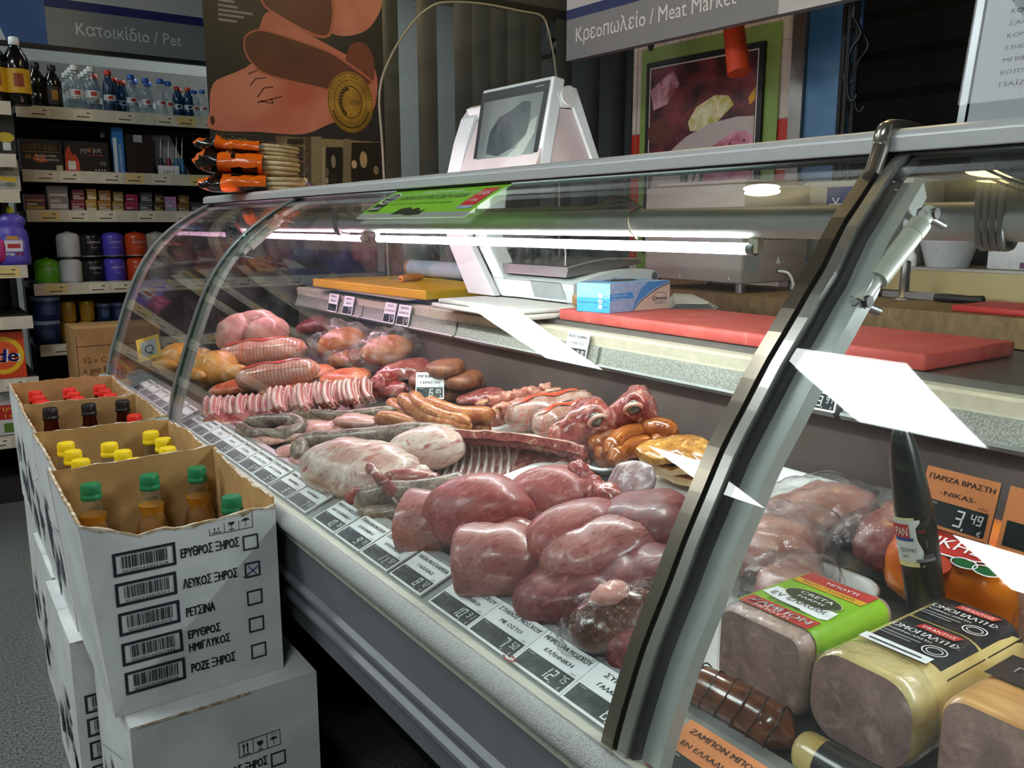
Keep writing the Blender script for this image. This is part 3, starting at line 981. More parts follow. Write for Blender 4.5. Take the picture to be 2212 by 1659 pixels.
# light carrier pipe with tubes, brackets
mb = MB()
mb.tube([(1.0, Y0, zc(.005)), (1.0, Y1 - .06, zc(.005))], .0225, col('#b3b7b4', .4, .1, .05), 18)
mb.build('light_pipe', case)
for yb in (YM - .10, YF - .09, Y1 - .09, -.5):
    mb = MB()
    u = [(.985, yb, zc(.078)), (.978, yb, zc(.03)), (.985, yb, zc(-.016)), (1.0, yb, zc(-.024)), (1.015, yb, zc(-.016)), (1.025, yb, zc(.03)), (1.02, yb, zc(.078))]
    for k in range(4): mb.tube(spline([(x, yb - .012 + k * .008, z) for x, _, z in u], 4), .0045, ALUD, 6)
    mb.box((.958, yb - .015, zc(.066)), (1.03, yb + .015, zc(.0785)), ALUD)
    mb.build('pipe_bracket', case)
TW = emis('white_tube_light', (.92, 1, 1.02, 1), TUBE_L)
TP = emis('pink_tube_light', (1, .58, .78, 1), PINK_L)
def tubelight(ya, yb, mat, x=1.0, z=-.033):
    lab = 'pink' if mat is TP else 'white'
    MB().tube([(x, ya + .012, zc(z)), (x, yb - .012, zc(z))], .0085, mat, 12).build('fluorescent_tube', case)
    for q, s in ((ya, 1), (yb, -1)):
        mb = MB()
        mb.tube([(x, q, zc(z)), (x, q + .012 * s, zc(z))], .0098, ALUD, 10)
        mb.box((x - .006, q - .008, zc(z - .006)), (x + .006, q + .008, zc(-.014)), CREAM)
        mb.build('tube_holder', case)
tubelight(2.12, 3.12, TP)
tubelight(.82, 2.05, TW)
tubelight(-.5, .42, TW)
# clear inner air shields hanging under the pipe
mb = MB()
mb.add([(1.03, 1.35, zc(-.02)), (1.03, 3.1, zc(-.02)), (1.12, 3.1, zc(-.17)), (1.12, 2.2, zc(-.17))], [(0, 1, 2, 3)], clear('air_shield', (.97, .97, .98, 1), .02, 1.35, haze=.03))
mb.build('air_shield', case)
# ---------------------------------------------------------------- price tags in the front sill
TU, TV = V((0, -1, 0)), V((.055, 0, .021))
TO = V((.5495, 0, zc(-.5225)))
DISP = mix2('price_display', '#33383b', '#4d5356', 60, .4, bump=0)
DISPD = mix2('dark_price_display', '#14171a', '#1f2326', 60, .4, bump=0)
DIG = col('#dfe6e6', .5, 0, .02)
def tagface(mb, M, wd, ht, l1, l2, price, face=PAPER, disp=DISP, ink=INK, sh=.12, fr=.035, dh=.44, hs=1):
    mb.rect(M, 0, 0, wd, ht, face, .0003)
    mb.rect(M, wd * fr, ht * .05, wd * (1 - fr), ht * dh, disp, .0006)
    if l1: mb.text(M, l1, wd * .5, ht * .80, ht * .15 * hs, ink, .0008, 'C', shear=sh, fit=min(wd * .90, len(l1) * ht * .115 * hs), bold=ht * .008)
    if l2: mb.text(M, l2, wd * .5, ht * .57, ht * .13 * hs, ink, .0008, 'C', shear=sh, fit=min(wd * .8, len(l2) * ht * .105 * hs), bold=ht * .006)
    if price:
        a, b = price.split(',')
        dv = ht * dh
        xr = wd * (1 - fr) - wd * .03
        mb.seg7(M, b, xr - dv * .1, dv * .50, dv * .36, DIG, .0009)
        xl = xr - len(b) * dv * .28 - dv * .12
        mb.seg7(M, a + ',', xl, dv * .24, dv * .62, DIG, .0009)
        mb.text(M, '€', xr - dv * .05, dv * .14, dv * .24, DIG, .0009, 'R', shear=.15)
        mb.text(M, 'ΤΟ ΚΙΛΟ', wd * fr + wd * .03, dv * .86, dv * .11, DIG, .0009)
        mb.text(M, 'κιλό', xr, dv * 1.06, dv * .16, ink, .0009, 'R')
TG = 'price tags along the front sill'
def price_tag(ya, yb, l1, l2, price, lbl, tilt=0):
    o = TO + V((0, ya, 0))
    M = frame(o, TU + V((0, 0, tilt)), TV)
    wd, ht = (ya - yb), .064
    mb = MB()
    mb.box((0, 0, -.003), (wd, ht, 0), WHT, M)
    tagface(mb, M, wd, ht, l1, l2, price)
    return mb.build('price_tag', label=lbl, cat='price tag', group=TG)
tags = [(.694, .596, 'ΣΥΚΩΤΙ Μ', 'ΓΑΛΑΚΤΟΣ', '8,72', 'white price tag lettered ΣΥΚΩΤΙ priced 8,72 beside the near glass arm'),
        (.792, .695, 'ΜΠΡΙΖΟΛΑ ΜΟΣΧΟΥ', 'ΕΛΛΗΝΙΚΗ', '12,75', 'white price tag lettered ΜΠΡΙΖΟΛΑ ΜΟΣΧΟΥ priced 12,75'),
        (.893, .793, 'ΣΤΗΘΟΣ ΜΟΣΧΟΥ', 'ΜΕ ΟΣΤΟ', '7,50', 'white price tag lettered ΣΤΗΘΟΣ ΜΟΣΧΟΥ priced 7,50'),
        (.996, .894, 'ΠΟΝΤΙΚΙ ΜΟΣΧΟΥ', 'ΕΛΛΗΝΙΚΟ', '10,91', 'white price tag lettered ΠΟΝΤΙΚΙ ΜΟΣΧΟΥ priced 10,91'),
        (1.117, 1.02, 'ΛΑΠΑ ΜΟΣΧΑΡΙΣΙΑ', 'ΓΑΛΛΙΑΣ', '8,72', 'white price tag lettered ΛΑΠΑ ΜΟΣΧΑΡΙΣΙΑ priced 8,72'),
        (1.222, 1.126, 'ΣΠΑΛΟΜΥΤΑ ΜΟΣΧΟΥ', 'ΕΛΛΗΝΙΚΗ', '11,92', 'white price tag lettered ΣΠΑΛΟΜΥΤΑ priced 11,92'),
        (1.322, 1.226, 'ΣΠΑΛΑ-ΕΛΙΑ ΜΟΣΧΟΥ', 'ΕΛΛΗΝΙΚΗ', '9,79', 'white price tag lettered ΣΠΑΛΑ-ΕΛΙΑ priced 9,79'),
        (1.422, 1.328, 'ΜΠΟΥΤΙ ΜΟΣΧΟΥ', 'Α/Ο ΕΛΛΗΝΙΚΟ', '10,78', 'white price tag lettered ΜΠΟΥΤΙ ΜΟΣΧΟΥ priced 10,78'),
        (1.556, 1.46, 'ΑΡΝΙ ΓΑΛΑΚΤΟΣ', 'ΕΛΛΗΝΙΚΟ', '7,90', 'white price tag lettered ΑΡΝΙ ΓΑΛΑΚΤΟΣ priced 7,90'),
        (1.657, 1.562, 'ΕΡΙΦΙΑ ΓΑΛΑΚΤΟΣ', 'ΕΛΛΗΝΙΚΑ', '8,19', 'white price tag lettered ΕΡΙΦΙΑ ΓΑΛΑΚΤΟΣ priced 8,19'),
        (1.762, 1.668, 'ΣΠΑΛΑ ΧΟΙΡΙΝΗ', 'Α/Ο ΕΓΧΩΡΙΑ', '5,44', 'white price tag lettered ΣΠΑΛΑ ΧΟΙΡΙΝΗ priced 5,44'),
        (1.860, 1.766, 'ΜΠΟΥΤΙ ΧΟΙΡΙΝΟ', 'Α/Ο ΖΥΓΙ ΠΙΣΩ', '6,89', 'white price tag lettered ΜΠΟΥΤΙ ΧΟΙΡΙΝΟ priced 6,89'),
        (1.960, 1.866, 'ΠΑΝΣΕΤΑ ΧΟΙΡΙΝΗ', 'ΕΓΧΩΡΙΑ', '5,85', 'white price tag priced 5,85, third before the far glass arm from the sausage end'),
        (2.058, 1.964, 'ΜΠΡΙΖΟΛΑ ΧΟΙΡ', 'ΛΑΙΜΟΥ', '5,80', 'white price tag priced 5,80 beside the grey coiled sausages'),
        (2.156, 2.062, 'ΜΠΡΙΖΟΛΑ ΧΟΙΡ', 'ΚΑΡΕ', '5,19', 'white price tag priced 5,19 beside the pork belly slices'),
        (2.254, 2.164, 'ΛΟΥΚΑΝΙΚΟ', 'ΧΩΡΙΑΤΙΚΟ', '5,90', 'white price tag priced 5,90 under the pork belly slices'),
        (2.345, 2.258, 'ΠΑΝΣΕΤΑ', 'ΕΓΧΩΡΙΑ', '4,90', 'white price tag priced 4,90 just before the far glass arm')]
for y, (a, b) in zip((2.47, 2.57, 2.67, 2.77, 2.87, 2.97), (('ΚΟΤΟΠΟΥΛΟ', '3,90'), ('ΣΤΗΘΟΣ ΚΟΤ', '6,50'), ('ΜΠΟΥΤΙ ΚΟΤ', '3,20'), ('ΓΑΛΟΠΟΥΛΑ', '7,40'), ('ΡΟΛΟ ΚΟΤ', '8,10'), ('ΦΤΕΡΟΥΓΕΣ', '2,90'))):
    tags.append((y, y - .085, a, '', b, 'white price tag priced %s behind the farthest glass pane' % b))
for t_ in tags: price_tag(*t_)
p = [TO + V((-.004, y, z)) for y, z in ((.800, .006), (.796, .002), (.785, .004), (.776, .008), (.780, .012), (.788, .008))]
MB().tube(spline(p, 5), .0011, col('#b5523a', .5), 5).build('rubber_band', label='thin reddish rubber band lying on the sill below the tag priced 12,75', cat='rubber band')
# tags hanging on the rear ledge
def ledge_tag(px, py, wpx, l1, l2, price, lbl, face=PAPER, lean=.35):
    p = onX(px, py, 1.205)
    wd = wpx
    M = frame(V((1.2185, p.y, zc(-.236))) + V((-.004, 0, 0)) - V((.25, 0, 1)).normalized() * .064, (0, -1, 0), (.25, 0, 1))
    mb = MB()
    mb.box((0, 0, -.002), (wd, .064, 0), WHT, M)
    tagface(mb, M, wd, .064, l1, l2, price, face, DISPD)
    mb.build('price_tag', label=lbl, cat='price tag', group='price tags on the rear ledge')
ledge_tag(1222, 706, .075, 'ΡΟΛΟ ΧΟΙΡΙΝΟ', 'ΓΕΜΙΣΤΟ', '7,90', 'white price tag lettered ΡΟΛΟ ΧΟΙΡΙΝΟ ΓΕΜΙΣΤΟ on the rear ledge')
ledge_tag(708, 634, .078, 'ΜΠΟΥΤΙ', 'ΑΡΝΙΣΙΟ', '', 'pinkish price tag leftmost on the rear ledge under the yellow board')
ledge_tag(740, 640, .078, 'ΜΠΟΥΤΙ', 'ΚΟΤΟΠ', '7,20', 'pinkish price tag second from the left on the rear ledge')
ledge_tag(828, 652, .075, 'ΚΟΤΣΙ', 'ΚΟΤΟΠΟΥΛΟ', '5,99', 'pinkish price tag lettered ΚΟΤΣΙ on the rear ledge under the yellow board')
ledge_tag(857, 657, .078, 'ΣΝΙΤΣΕΛ', 'ΚΟΤΟΠΟΥΛΟ', '5,98', 'pinkish price tag lettered ΣΝΙΤΣΕΛ on the rear ledge under the yellow board')
ledge_tag(1728, 790, .075, 'ΑΡΝΙΣΙΟΣ', 'ΕΝΤΟΣΘΙΟΣ', '3,91', 'white price tag on the rear ledge half hidden by the near glass arm')
# standing tag among the meat
p = DK(926, 868, .0)
M = frame(DK(897, 862, .03), RT + V((0, -.0, 0)), (.25, .35, .9))
mb = MB()
mb.box((0, 0, -.003), (.072, .070, 0), WHT, M)
tagface(mb, M, .072, .070, 'ΜΠΙΦΤΕΚΙ', 'ΓΕΜΙΣΤΟ', '6,85', PAPER, DISPD)
mb.box((.012, -.04, -.006), (.06, .0, -.003), ACRYL, M)
mb.build('price_tag', label='white price tag lettered ΜΠΙΦΤΕΚΙ ΓΕΜΙΣΤΟ 6,85 standing among the sausages', cat='price tag')
# green sticker on the glass
def onglass(px, py):
    d = ray(px, py)
    r = d.z / d.x
    lo, hi = -.5, .0775
    for _ in range(40):
        m_ = (lo + hi) / 2
        if m_ - r * gx(m_) > 0: hi = m_
        else: lo = m_
    return gx(lo), d.y / d.x * gx(lo), lo
mb = MB()
GRN = col('#78b62c', .4, 0, .04)
ya, yb = onglass(815, 440)[1], onglass(1055, 430)[1]
zt_, zb_ = .0745, .015
def GP(u, v, h=.001):
    z = zb_ + (zt_ - zb_) * v
    dz = .004
    d = V((gx(z + dz) - gx(z - dz), 2 * dz)).normalized()
    return (gx(z) - d.y * h, ya + (yb - ya) * u, zc(z) + d.x * h)
def gpoly(pts, mat, h): mb.add([GP(u, v, h) for u, v in pts], [tuple(range(len(pts)))], mat)
for k in range(6): gpoly([(0, k / 6), (1, k / 6), (1, (k + 1) / 6), (0, (k + 1) / 6)], GRN if k else col('#8d948a', .4), .0012)
def gtext(t, u, v, hu, hv, mat, shear=0):
    vs, fs, wd = text_mesh(t)
    mb.add([GP(u + hu * x / wd + shear * y * .01, v + hv * y, .0022) for x, y in vs], fs, mat)
for a in range(4):
    gpoly([(.03, .22 + a * .14), (.145, .22 + a * .14), (.145, .36 + a * .14), (.03, .36 + a * .14)][:4], col('#26321f', .4) if a < 2 else GRN, .0017)
mb.add([GP(.09 + .065 * math.cos(t), .68 + .2 * math.sin(t), .002) for t in [k * .2618 for k in range(24)]], [tuple(range(24))], WHT)
mb.add([GP(.09 + .058 * math.cos(t), .68 + .175 * math.sin(t), .0021) for t in [k * .2618 for k in range(24)]], [tuple(range(24))], col('#223018', .4))
gtext('CRETA', .05, .68, .08, .14, WHT)
gtext('FARMS', .06, .56, .06, .09, WHT)
gtext('Φρέσκο Κρέας', .035, .28, .105, .14, WHT)
gtext('Εγγυημένη επιλογή για το κρέας', .34, .82, .36, .10, WHT)
gtext('ΚΡΗΤΙΚΟ ΧΟΙΡΙΝΟ CRETA FARMS', .20, .60, .60, .20, col('#1c3310', .4))
gtext('χωρίς νερό   πλούσιο σε πρωτεΐνη   φρέσκο', .19, .44, .56, .09, col('#2f4a1c', .4))
for a in range(3): gpoly([(.85, .34 + a * .18), (.965, .34 + a * .18), (.965, .52 + a * .18), (.85, .52 + a * .18)], col('#c22a2c', .4), .0017)
gpoly([(.85, .24), (.965, .24), (.965, .34), (.85, .34)], col('#8fa3b5', .4), .0018)
gtext('ΓΕΥΣΗ', .865, .66, .085, .13, WHT)
gtext('ΥΓΕΙΑ', .87, .45, .07, .11, WHT)
gpoly([(.33, .10), (.36, .30), (.44, .34), (.48, .26), (.52, .32), (.58, .20), (.60, .26), (.60, .10), (.50, .06), (.42, .12)], col('#22301c', .4), .0018)
mb.build('glass_sticker', label='green sticker lettered ΚΡΗΤΙΚΟ ΧΟΙΡΙΝΟ on the curved glass below the rail', cat='sticker')
# ================================================================ cartons of wine bottles beside the counter
KRAFT = mix2('kraft_board_inside', '#a98552', '#c09a63', 14, .8, bump=.05)
CARTW = mix2('white_printed_board', '#c4c8c8', '#d9dcdb', 7, .55, bump=.03)
TORN = mix2('torn_board_edge', '#9c7d52', '#d3cbbb', 60, .9, bump=.3)
PRT = col('#23202a', .6)
SKT = col('#4c5358', .7)
BLUEINK = col('#2b3a8c', .6)
YF0 = 1.43
bx0, bx1, bz0 = onY(250, 1553, YF0).x, .485, .40
def lay(px, py):
    q = onY(px, py, YF0)
    return q.x - bx0, q.z - bz0
frames = [((241, 1197), (386, 1222)), ((247, 1262), (388, 1287)), ((254, 1326), (395, 1349)), ((261, 1391), (401, 1410)), ((268, 1454), (407, 1473))]
codes = ['4520034440332 8', '4520034440331 1', '4520034440335 9', '4520034440334 2', '4520034440333 5']
words = [(('ΕΡΥΘΡΟΣ ΞΗΡΟΣ', 389, 1206, 516),), (('ΛΕΥΚΟΣ ΞΗΡΟΣ', 395, 1272, 512),), (('ΡΕΤΣΙΝΑ', 401, 1333, 463),), (('ΕΡΥΘΡΟΣ', 405, 1380, 475), ('ΗΜΙΓΛΥΚΟΣ', 407, 1408, 496)), (('ΡΟΖΕ ΞΗΡΟΣ', 412, 1453, 508),)]
checks = [(525, 1190, 561), (529, 1249, 565), (534, 1309, 569), (538, 1367, 573), (543, 1424, 577)]
def carton_print(mb, M, top=9, icons=True):
    for i in range(5):
        (ax, ay), (bx_, by_) = frames[i]
        u0, vt = lay(ax, ay)
        u1 = lay(bx_ - 6, by_ - 20)[0]
        v1, v0 = vt + .0, vt - .040
        if v1 > top: continue
        mb.frm(M, u0, v0, u1, v1, .0048, PRT, .0006)
        mb.bars(M, u0 + .013, v0 + .012, u1 - .012, v1 - .007, PRT, i + 3, .0006)
        mb.text(M, codes[i].replace(' ', ''), u0 + .013, v0 + .0055, .006, PRT, .0006, fit=u1 - u0 - .026)
    for i, ws in enumerate(words):
        for t_, px, py, pe in ws:
            u, v = lay(px, py)
            ue, _ = lay(pe, py - 20)
            if v < top: mb.text(M, t_, u, v, .0235 if len(ws) == 1 else .021, PRT, .0006, fit=ue - u, bold=.0012)
    for i, (px, py, pe) in enumerate(checks):
        u, v = lay(px, py)
        if v + .026 > top + .02: continue
        mb.frm(M, u, v, u + .0275, v + .0275, .0028, PRT, .0006)
        if i == 1:
            mb.line(M, (u + .004, v + .006), (u + .024, v + .019), .0016, BLUEINK, .0012)
            mb.line(M, (u + .006, v + .022), (u + .021, v + .004), .0016, BLUEINK, .0012)
            mb.line(M, (u - .004, v + .003), (u + .006, v + .007), .0014, BLUEINK, .0012)
    if icons:
        u, v = lay(452, 1157)
        hh = .030 if top > .5 else .017
        mb.frm(M, u, v, u + .075, v + .030, .0011, PRT, .0006) if top > .5 else [mb.rect(M, u, v, u + .075, v + .0011, PRT, .0006), mb.rect(M, u, v, u + .0011, v + .012, PRT, .0006), mb.rect(M, u + .0739, v, u + .075, v + .03, PRT, .0006)]
        for k in (1, 2): mb.rect(M, u + .025 * k, v, u + .025 * k + .0009, v + hh, PRT, .0006)
        mb.rect(M, u + .005, v + .003, u + .020, v + .0045, PRT, .0007)
        for k in (.008, .0145):
            mb.rect(M, u + k, v + .007, u + k + .0018, v + hh * .7, PRT, .0007)
            if top > .5: mb.poly(M, [(u + k - .0016, v + .02), (u + k + .0034, v + .02), (u + k + .0009, v + .026)], PRT, .0007)
        mb.poly(M, [(u + .032, v + .020 if top > .5 else v + .017), (u + .044, v + .020 if top > .5 else v + .017), (u + .042, v + .013), (u + .038, v + .011), (u + .034, v + .013)], PRT, .0007)
        mb.rect(M, u + .0375, v + .005, u + .0385, v + .012, PRT, .0007)
        mb.rect(M, u + .034, v + .003, u + .042, v + .0048, PRT, .0007)
        mb.poly(M, [(u + .055, v + .015), (u + .0575, v + .018), (u + .0625, v + .020), (u + .0675, v + .018), (u + .070, v + .015), (u + .066, v + .0155), (u + .0625, v + .0145), (u + .059, v + .0155)], PRT, .0008)
        mb.rect(M, u + .062, v + .004, u + .063, v + .016, PRT, .0007)
        for a in range(6):
            for b in range(3): mb.rect(M, u + .056 + a * .0023, v + .022 + b * .002, u + .0567 + a * .0023, v + .0229 + b * .002, PRT, .0007)
def wall(mb, p0, p1, z0, tops, out, fa=(0, 0), fb=(0, 0), th=.0045, seed=0, torn=True, n=22):
    """one carton side from p0 to p1 (xy), z0 up to the heights in tops, out = outward xy"""
    r = random.Random(seed)
    p0, p1, out = V((*p0, 0)), V((*p1, 0)), V((*out, 0))
    fa, fb = V((*fa, 0)), V((*fb, 0))
    ob, ot, ib, it = [], [], [], []
    for i in range(n + 1):
        t = i / n
        k = t * (len(tops) - 1)
        a = int(min(k, len(tops) - 2))
        h = tops[a] + (tops[a + 1] - tops[a]) * (k - a)
        if torn: h += .006 * noise.noise(V((t * 9, seed, 0))) + .004 * noise.noise(V((t * 31, seed, 3)))
        b = p0.lerp(p1, t)
        f = fa.lerp(fb, t)
        ob.append(b + V((0, 0, z0)))
        ot.append(b + f + V((0, 0, h)))
        ib.append(b - out * th + V((0, 0, z0)))
        it.append(b + f - out * th + V((0, 0, h + (.003 * noise.noise(V((t * 40, seed, 8))) if torn else 0))))
    nn = n + 1
    mid = [o.lerp(t_, .5) for o, t_ in zip(ob, ot)]
    q = lambda a, b: [(i, i + 1, nn + i + 1, nn + i) for i in range(n)]
    mb.add(ob + ot, q(0, 0), CARTW)
    mb.add(ib + it, q(0, 0), KRAFT)
    mb.add(ot + it, q(0, 0), TORN if torn else KRAFT)
    mb.add([ob[0], ot[0], it[0], ib[0], ob[-1], ot[-1], it[-1], ib[-1]], [(0, 1, 2, 3), (4, 5, 6, 7)], KRAFT)
    if torn:   # ragged white paper curl along the torn edge
        rr = [V(p) - out * -.0006 for p in ot]
        dn = [p - V((0, 0, .004 + .010 * max(0, noise.noise(V((i * .7, seed, 5)))))) for i, p in enumerate(rr)]
        mb.add(rr + dn, q(0, 0), TORN)
def sketch(mb, x, y0, y1, z0, z1, seed, skew=0, m=SKT):
    """pen strokes of a printed drawing on the -X side of a carton"""
    r = random.Random(seed)
    M = frame(V((x, y1, z0)), (0, -1, 0), (skew, 0, 1))
    W_, H_ = y1 - y0, z1 - z0
    for cx in range(7):
        u, v = r.uniform(.1, .8) * W_, r.uniform(.1, .75) * H_
        for k in range(9):
            a, b = u + r.uniform(-.02, .02), v + r.uniform(-.03, .03)
            mb.poly(M, [(a, b), (a + r.uniform(.012, .05), b - r.uniform(.015, .06)), (a + r.uniform(.02, .055), b - r.uniform(.02, .05))], m, .0009)
    for k in range(5):
        mb.line(M, (r.uniform(.02, .3), r.uniform(.1, H_ * .9)), (r.uniform(.02, .3), r.uniform(.1, H_ * .9)), .0012, m, .0009)
def carton(x0, x1, y0, y1, z0, tops, lbl, seed, fl=0, open_=True, icons=True, grp='white wine cartons stacked beside the counter', flr=0):
    t = thing('wine_carton', ((x0 + x1) / 2, (y0 + y1) / 2, z0), lbl, 'carton', grp)
    f_, b_, l_, r_ = tops
    mb = MB()
    tn = open_
    wall(mb, (x0, y0), (x1, y0), z0, f_, (0, -1), (fl, 0), (flr, 0), seed=seed, torn=tn)
    wall(mb, (x1, y1), (x0, y1), z0, b_, (0, 1), (flr, 0), (fl, 0), seed=seed + 1, torn=tn)
    wall(mb, (x0, y1 - .0046), (x0, y0 + .0046), z0, l_, (-1, 0), (fl, 0), (fl, 0), seed=seed + 2, torn=tn)
    wall(mb, (x1, y0 + .0046), (x1, y1 - .0046), z0, r_, (1, 0), (flr, 0), (flr, 0), seed=seed + 3, torn=tn)
    mb.box((x0 + .002, y0 + .002, z0 + .0005), (x1 - .002, y1 - .002, z0 + .005), KRAFT)
    if not open_:
        zt = f_[0]
        mb.box((x0 + .0002, y0 + .0002, zt + .0002), (x1 - .0002, (y0 + y1) / 2 - .001, zt + .0012), CARTW)
        mb.box((x0 + .0002, (y0 + y1) / 2 + .001, zt + .0002), (x1 - .0002, y1 - .0002, zt + .0012), CARTW)
        mb.box((x0 + .01, y0 - .0012, zt - .003), (x1 * .62 + x0 * .38, y0 - .0003, zt + .0016), TORN)
    M = frame(V((x0, y0 - .0008, z0)), (1, 0, 0), (0, 0, 1))
    carton_print(mb, M, f_[len(f_) // 2] - z0 if open_ else 9, icons)
    sketch(mb, x0 - .0012, y0 + .01, y1 - .01, z0 + .03, l_[0] - .07, seed, fl / (l_[0] - z0) if fl else 0)
    mb.build('carton_body', t)
    return t
zt = CZ - .465
carton(bx0, bx1, YF0, 1.795, .4, ([zt + .005, zt - .025, zt - .030, zt - .024, zt - .02], [zt + .01, zt + .006, zt + .004], [zt + .012, zt + .008, zt + .006], [zt - .008, zt - .012, zt + .005]), 'open white carton nearest the camera with green capped bottles, atop another carton', 11, fl=-.028)
carton(.197, .482, 1.803, 2.170, .4, ([zt - .002, zt - .008, zt + .004], [zt - .004, zt + .002, zt + .002], [zt, zt + .006, zt], [zt - .01, zt + .006, zt - .01]), 'open torn white carton with yellow capped bottles', 21, fl=-.012)
carton(.200, .482, 2.178, 2.540, .4, ([zt - .01, zt - .004, zt + .004], [zt - .004, zt + .002, zt + .002], [zt + .008, zt, zt], [zt - .01, zt + .002, zt]), 'open white carton with tall black capped bottles, between the yellow and red caps', 31, fl=-.008)
carton(.205, .485, 2.548, 2.900, .4, ([zt - .004, zt - .01, zt + .002], [zt, zt + .006, zt + .002], [zt + .008, zt, zt], [zt + .0, zt - .015, zt]), 'farthest open white carton, full of red capped bottles', 41, fl=-.006)
zl = .3982
full = ([zl] * 2,) * 4
carton(.212, .530, 1.385, 1.748, 0, full, 'closed white carton on the floor nearest the camera, under the green capped bottles', 51, open_=False)
carton(.176, .462, 1.760, 2.120, 0, full, 'closed white carton on the floor, second from the camera under the stack', 61, open_=False)
carton(.190, .476, 2.132, 2.490, 0, full, 'closed white carton on the floor, third from the camera under the stack', 71, open_=False)
carton(.205, .490, 2.502, 2.860, 0, full, 'closed white carton on the floor, farthest under the stack', 81, open_=False)
def pet(x, y, z, cap, liquid, lbl, grp, h=.31, r=.041, top=None):
    t = thing('wine_bottle', (x, y, z), lbl, 'bottle', grp)
    pr = [(r * .8, 0), (r, .012), (r, h * .50), (r * .93, h * .56), (r * .55, h * .74), (.0175, h * .86), (.0165, h * .93)]
    MB().lathe([(a - .0015, b + .002) for a, b in pr[:5] + [(.026, h * .80)]], liquid, (x, y, z), 16).build('liquid', t) if liquid is not None else None
    MB().lathe(pr, PET if liquid is not AMBERD else GLD, (x, y, z), 16).build('bottle_body', t)
    c = MB()
    c.lathe([(.0185, h * .905), (.0195, h * .91), (.0195, h * .93), (.0180, h * .935), (.0185, h * .945), (.0185, h * .985), (.0165, h)], cap, (x, y, z), 18)
    c.build('cap', t)
LIQ = mix2('golden_wine', '#8f5a12', '#b9791d', 8, .15, bump=0)
LIQR = mix2('amber_wine', '#7a4a1a', '#95612a', 8, .15, bump=0)
AMBERD = col('#240c0b', .12)
GLD = clear('dark_bottle_glass', (.35, .12, .10, 1), .04, 1.5)
CG, CY, CR, CB = col('#12744a', .35), col('#f0d21c', .35), col('#e02a22', .35), col('#17171a', .35)
zb = .406
for i, (x, y, s) in enumerate(((.236, 1.745, 'left'), (.342, 1.745, 'middle'), (.434, 1.745, 'right'), (.434, 1.515, ''))):
    pet(x, y, zb, CG, LIQ, 'green capped bottle of golden wine, %s of the three at the back of its carton' % s if s else 'green capped bottle alone at the front corner of its carton', 'green capped wine bottles')
for i, (x, y, s) in enumerate(((.245, 2.122, 'back left'), (.247, 2.035, 'second in the left row'), (.249, 1.945, 'front of the left row'), (.325, 2.06, 'back of the middle row'), (.337, 1.972, 'second in the middle row'), (.343, 1.885, 'front of the middle row'), (.428, 2.125, 'back right'), (.436, 2.036, 'second in the right row'), (.424, 1.945, 'third in the right row'), (.436, 1.856, 'front of the right row'))):
    pet(x, y, zb, CY, LIQR, 'yellow capped wine bottle, %s of its carton' % s, 'yellow capped wine bottles')
for x, y, s in ((.258, 2.485, 'left'), (.350, 2.485, 'middle'), (.434, 2.485, 'right')):
    pet(x, y, zb, CB, AMBERD, 'tall dark bottle with a black cap, %s of three in its carton' % s, 'black capped bottles', h=.325)
for x, y, s in ((.434, 2.335, 'behind the other'), (.434, 2.24, 'nearest the camera')):
    pet(x, y, zb, CR, AMBERD, 'red capped bottle beside the black caps, %s' % s, 'red capped bottles', h=.312)
k = 0
for c_, x in (('left', .262), ('middle', .353), ('right', .438)):
    for r_, y in (('front', 2.60), ('second', 2.685), ('third', 2.77), ('back', 2.852)):
        pet(x - .004 * k % 3 * .0, y, zb, CR, AMBERD, 'red capped bottle in the farthest carton, %s in the %s row' % (r_, c_), 'red capped bottles')
# ================================================================ gondola shelving at the back
YG, YL = 4.5, 4.2
RAILC = col('#c9c3b0', .5, 0, .08, 20)
DARKP = col('#1c1a18', .7)
TXG = col('#5c564a', .6)
def gondola(nm, x0, x1, yf, depth, zs, top, lbl, base=.12, seed=1):
    t = thing(nm, ((x0 + x1) / 2, yf + depth / 2, 0), lbl, 'shelf unit')
    mb = MB().box((x0, yf + depth - .03, 0), (x1, yf + depth, top), DARKP)
    zw = CZ + .53
    mb.box((x0, yf + depth - .034, zw), (x1, yf + depth - .0301, top), col('#b4b4ae', .6))
    mb.build('back_panel', t)
    MB().box((x0, yf + .02, 0), (x1, yf + depth - .031, base), DARKP).build('plinth', t)
    for x in (x0, x1 - .03):
        MB().box((x + .001, yf + depth - .09, base), (x + .029, yf + depth - .035, top), BLK).build('upright', t)
    r = random.Random(seed)
    for z in zs:
        s = MB()
        s.box((x0, yf + .004, z - .028), (x1, yf + depth - .036, z), DARKP)
        so = s.build('shelf', t)
        p = MB()
        p.box((x0, yf - .006, z - .05), (x1, yf + .0035, z + .004), RAILC)
        M = frame(V((x0, yf - .0062, z - .05)), (1, 0, 0), (0, 0, 1))
        u = .05
        while u < x1 - x0 - .1:
            p.rect(M, u, .006, u + .085, .048, col('#d9d2bd', .5) if r.random() < .8 else col('#d8c27a', .5), .0004)
            p.rect(M, u + .012, .014, u + .066, .020, TXG, .0007)
            p.rect(M, u + .055, .032, u + .07, .038, TXG, .0007)
            u += r.choice((.10, .12, .18))
        po = p.build('price_rail', None, loc=(0, 0, 0))
        po.parent = so
        po.location = -V(so['_o'])
    return t
zsM = [CZ + a for a in (.527, .246, .068, -.268, -.552)] + [.25]
gondola('shelf_unit', .452, 2.30, YG, .50, zsM, CZ + .80, 'long dark shelf unit with cream price rails, running behind the counter', seed=3)
zsL = [CZ + a for a in (.500, .290, .145, -.168, -.385, -.65, -.90)]
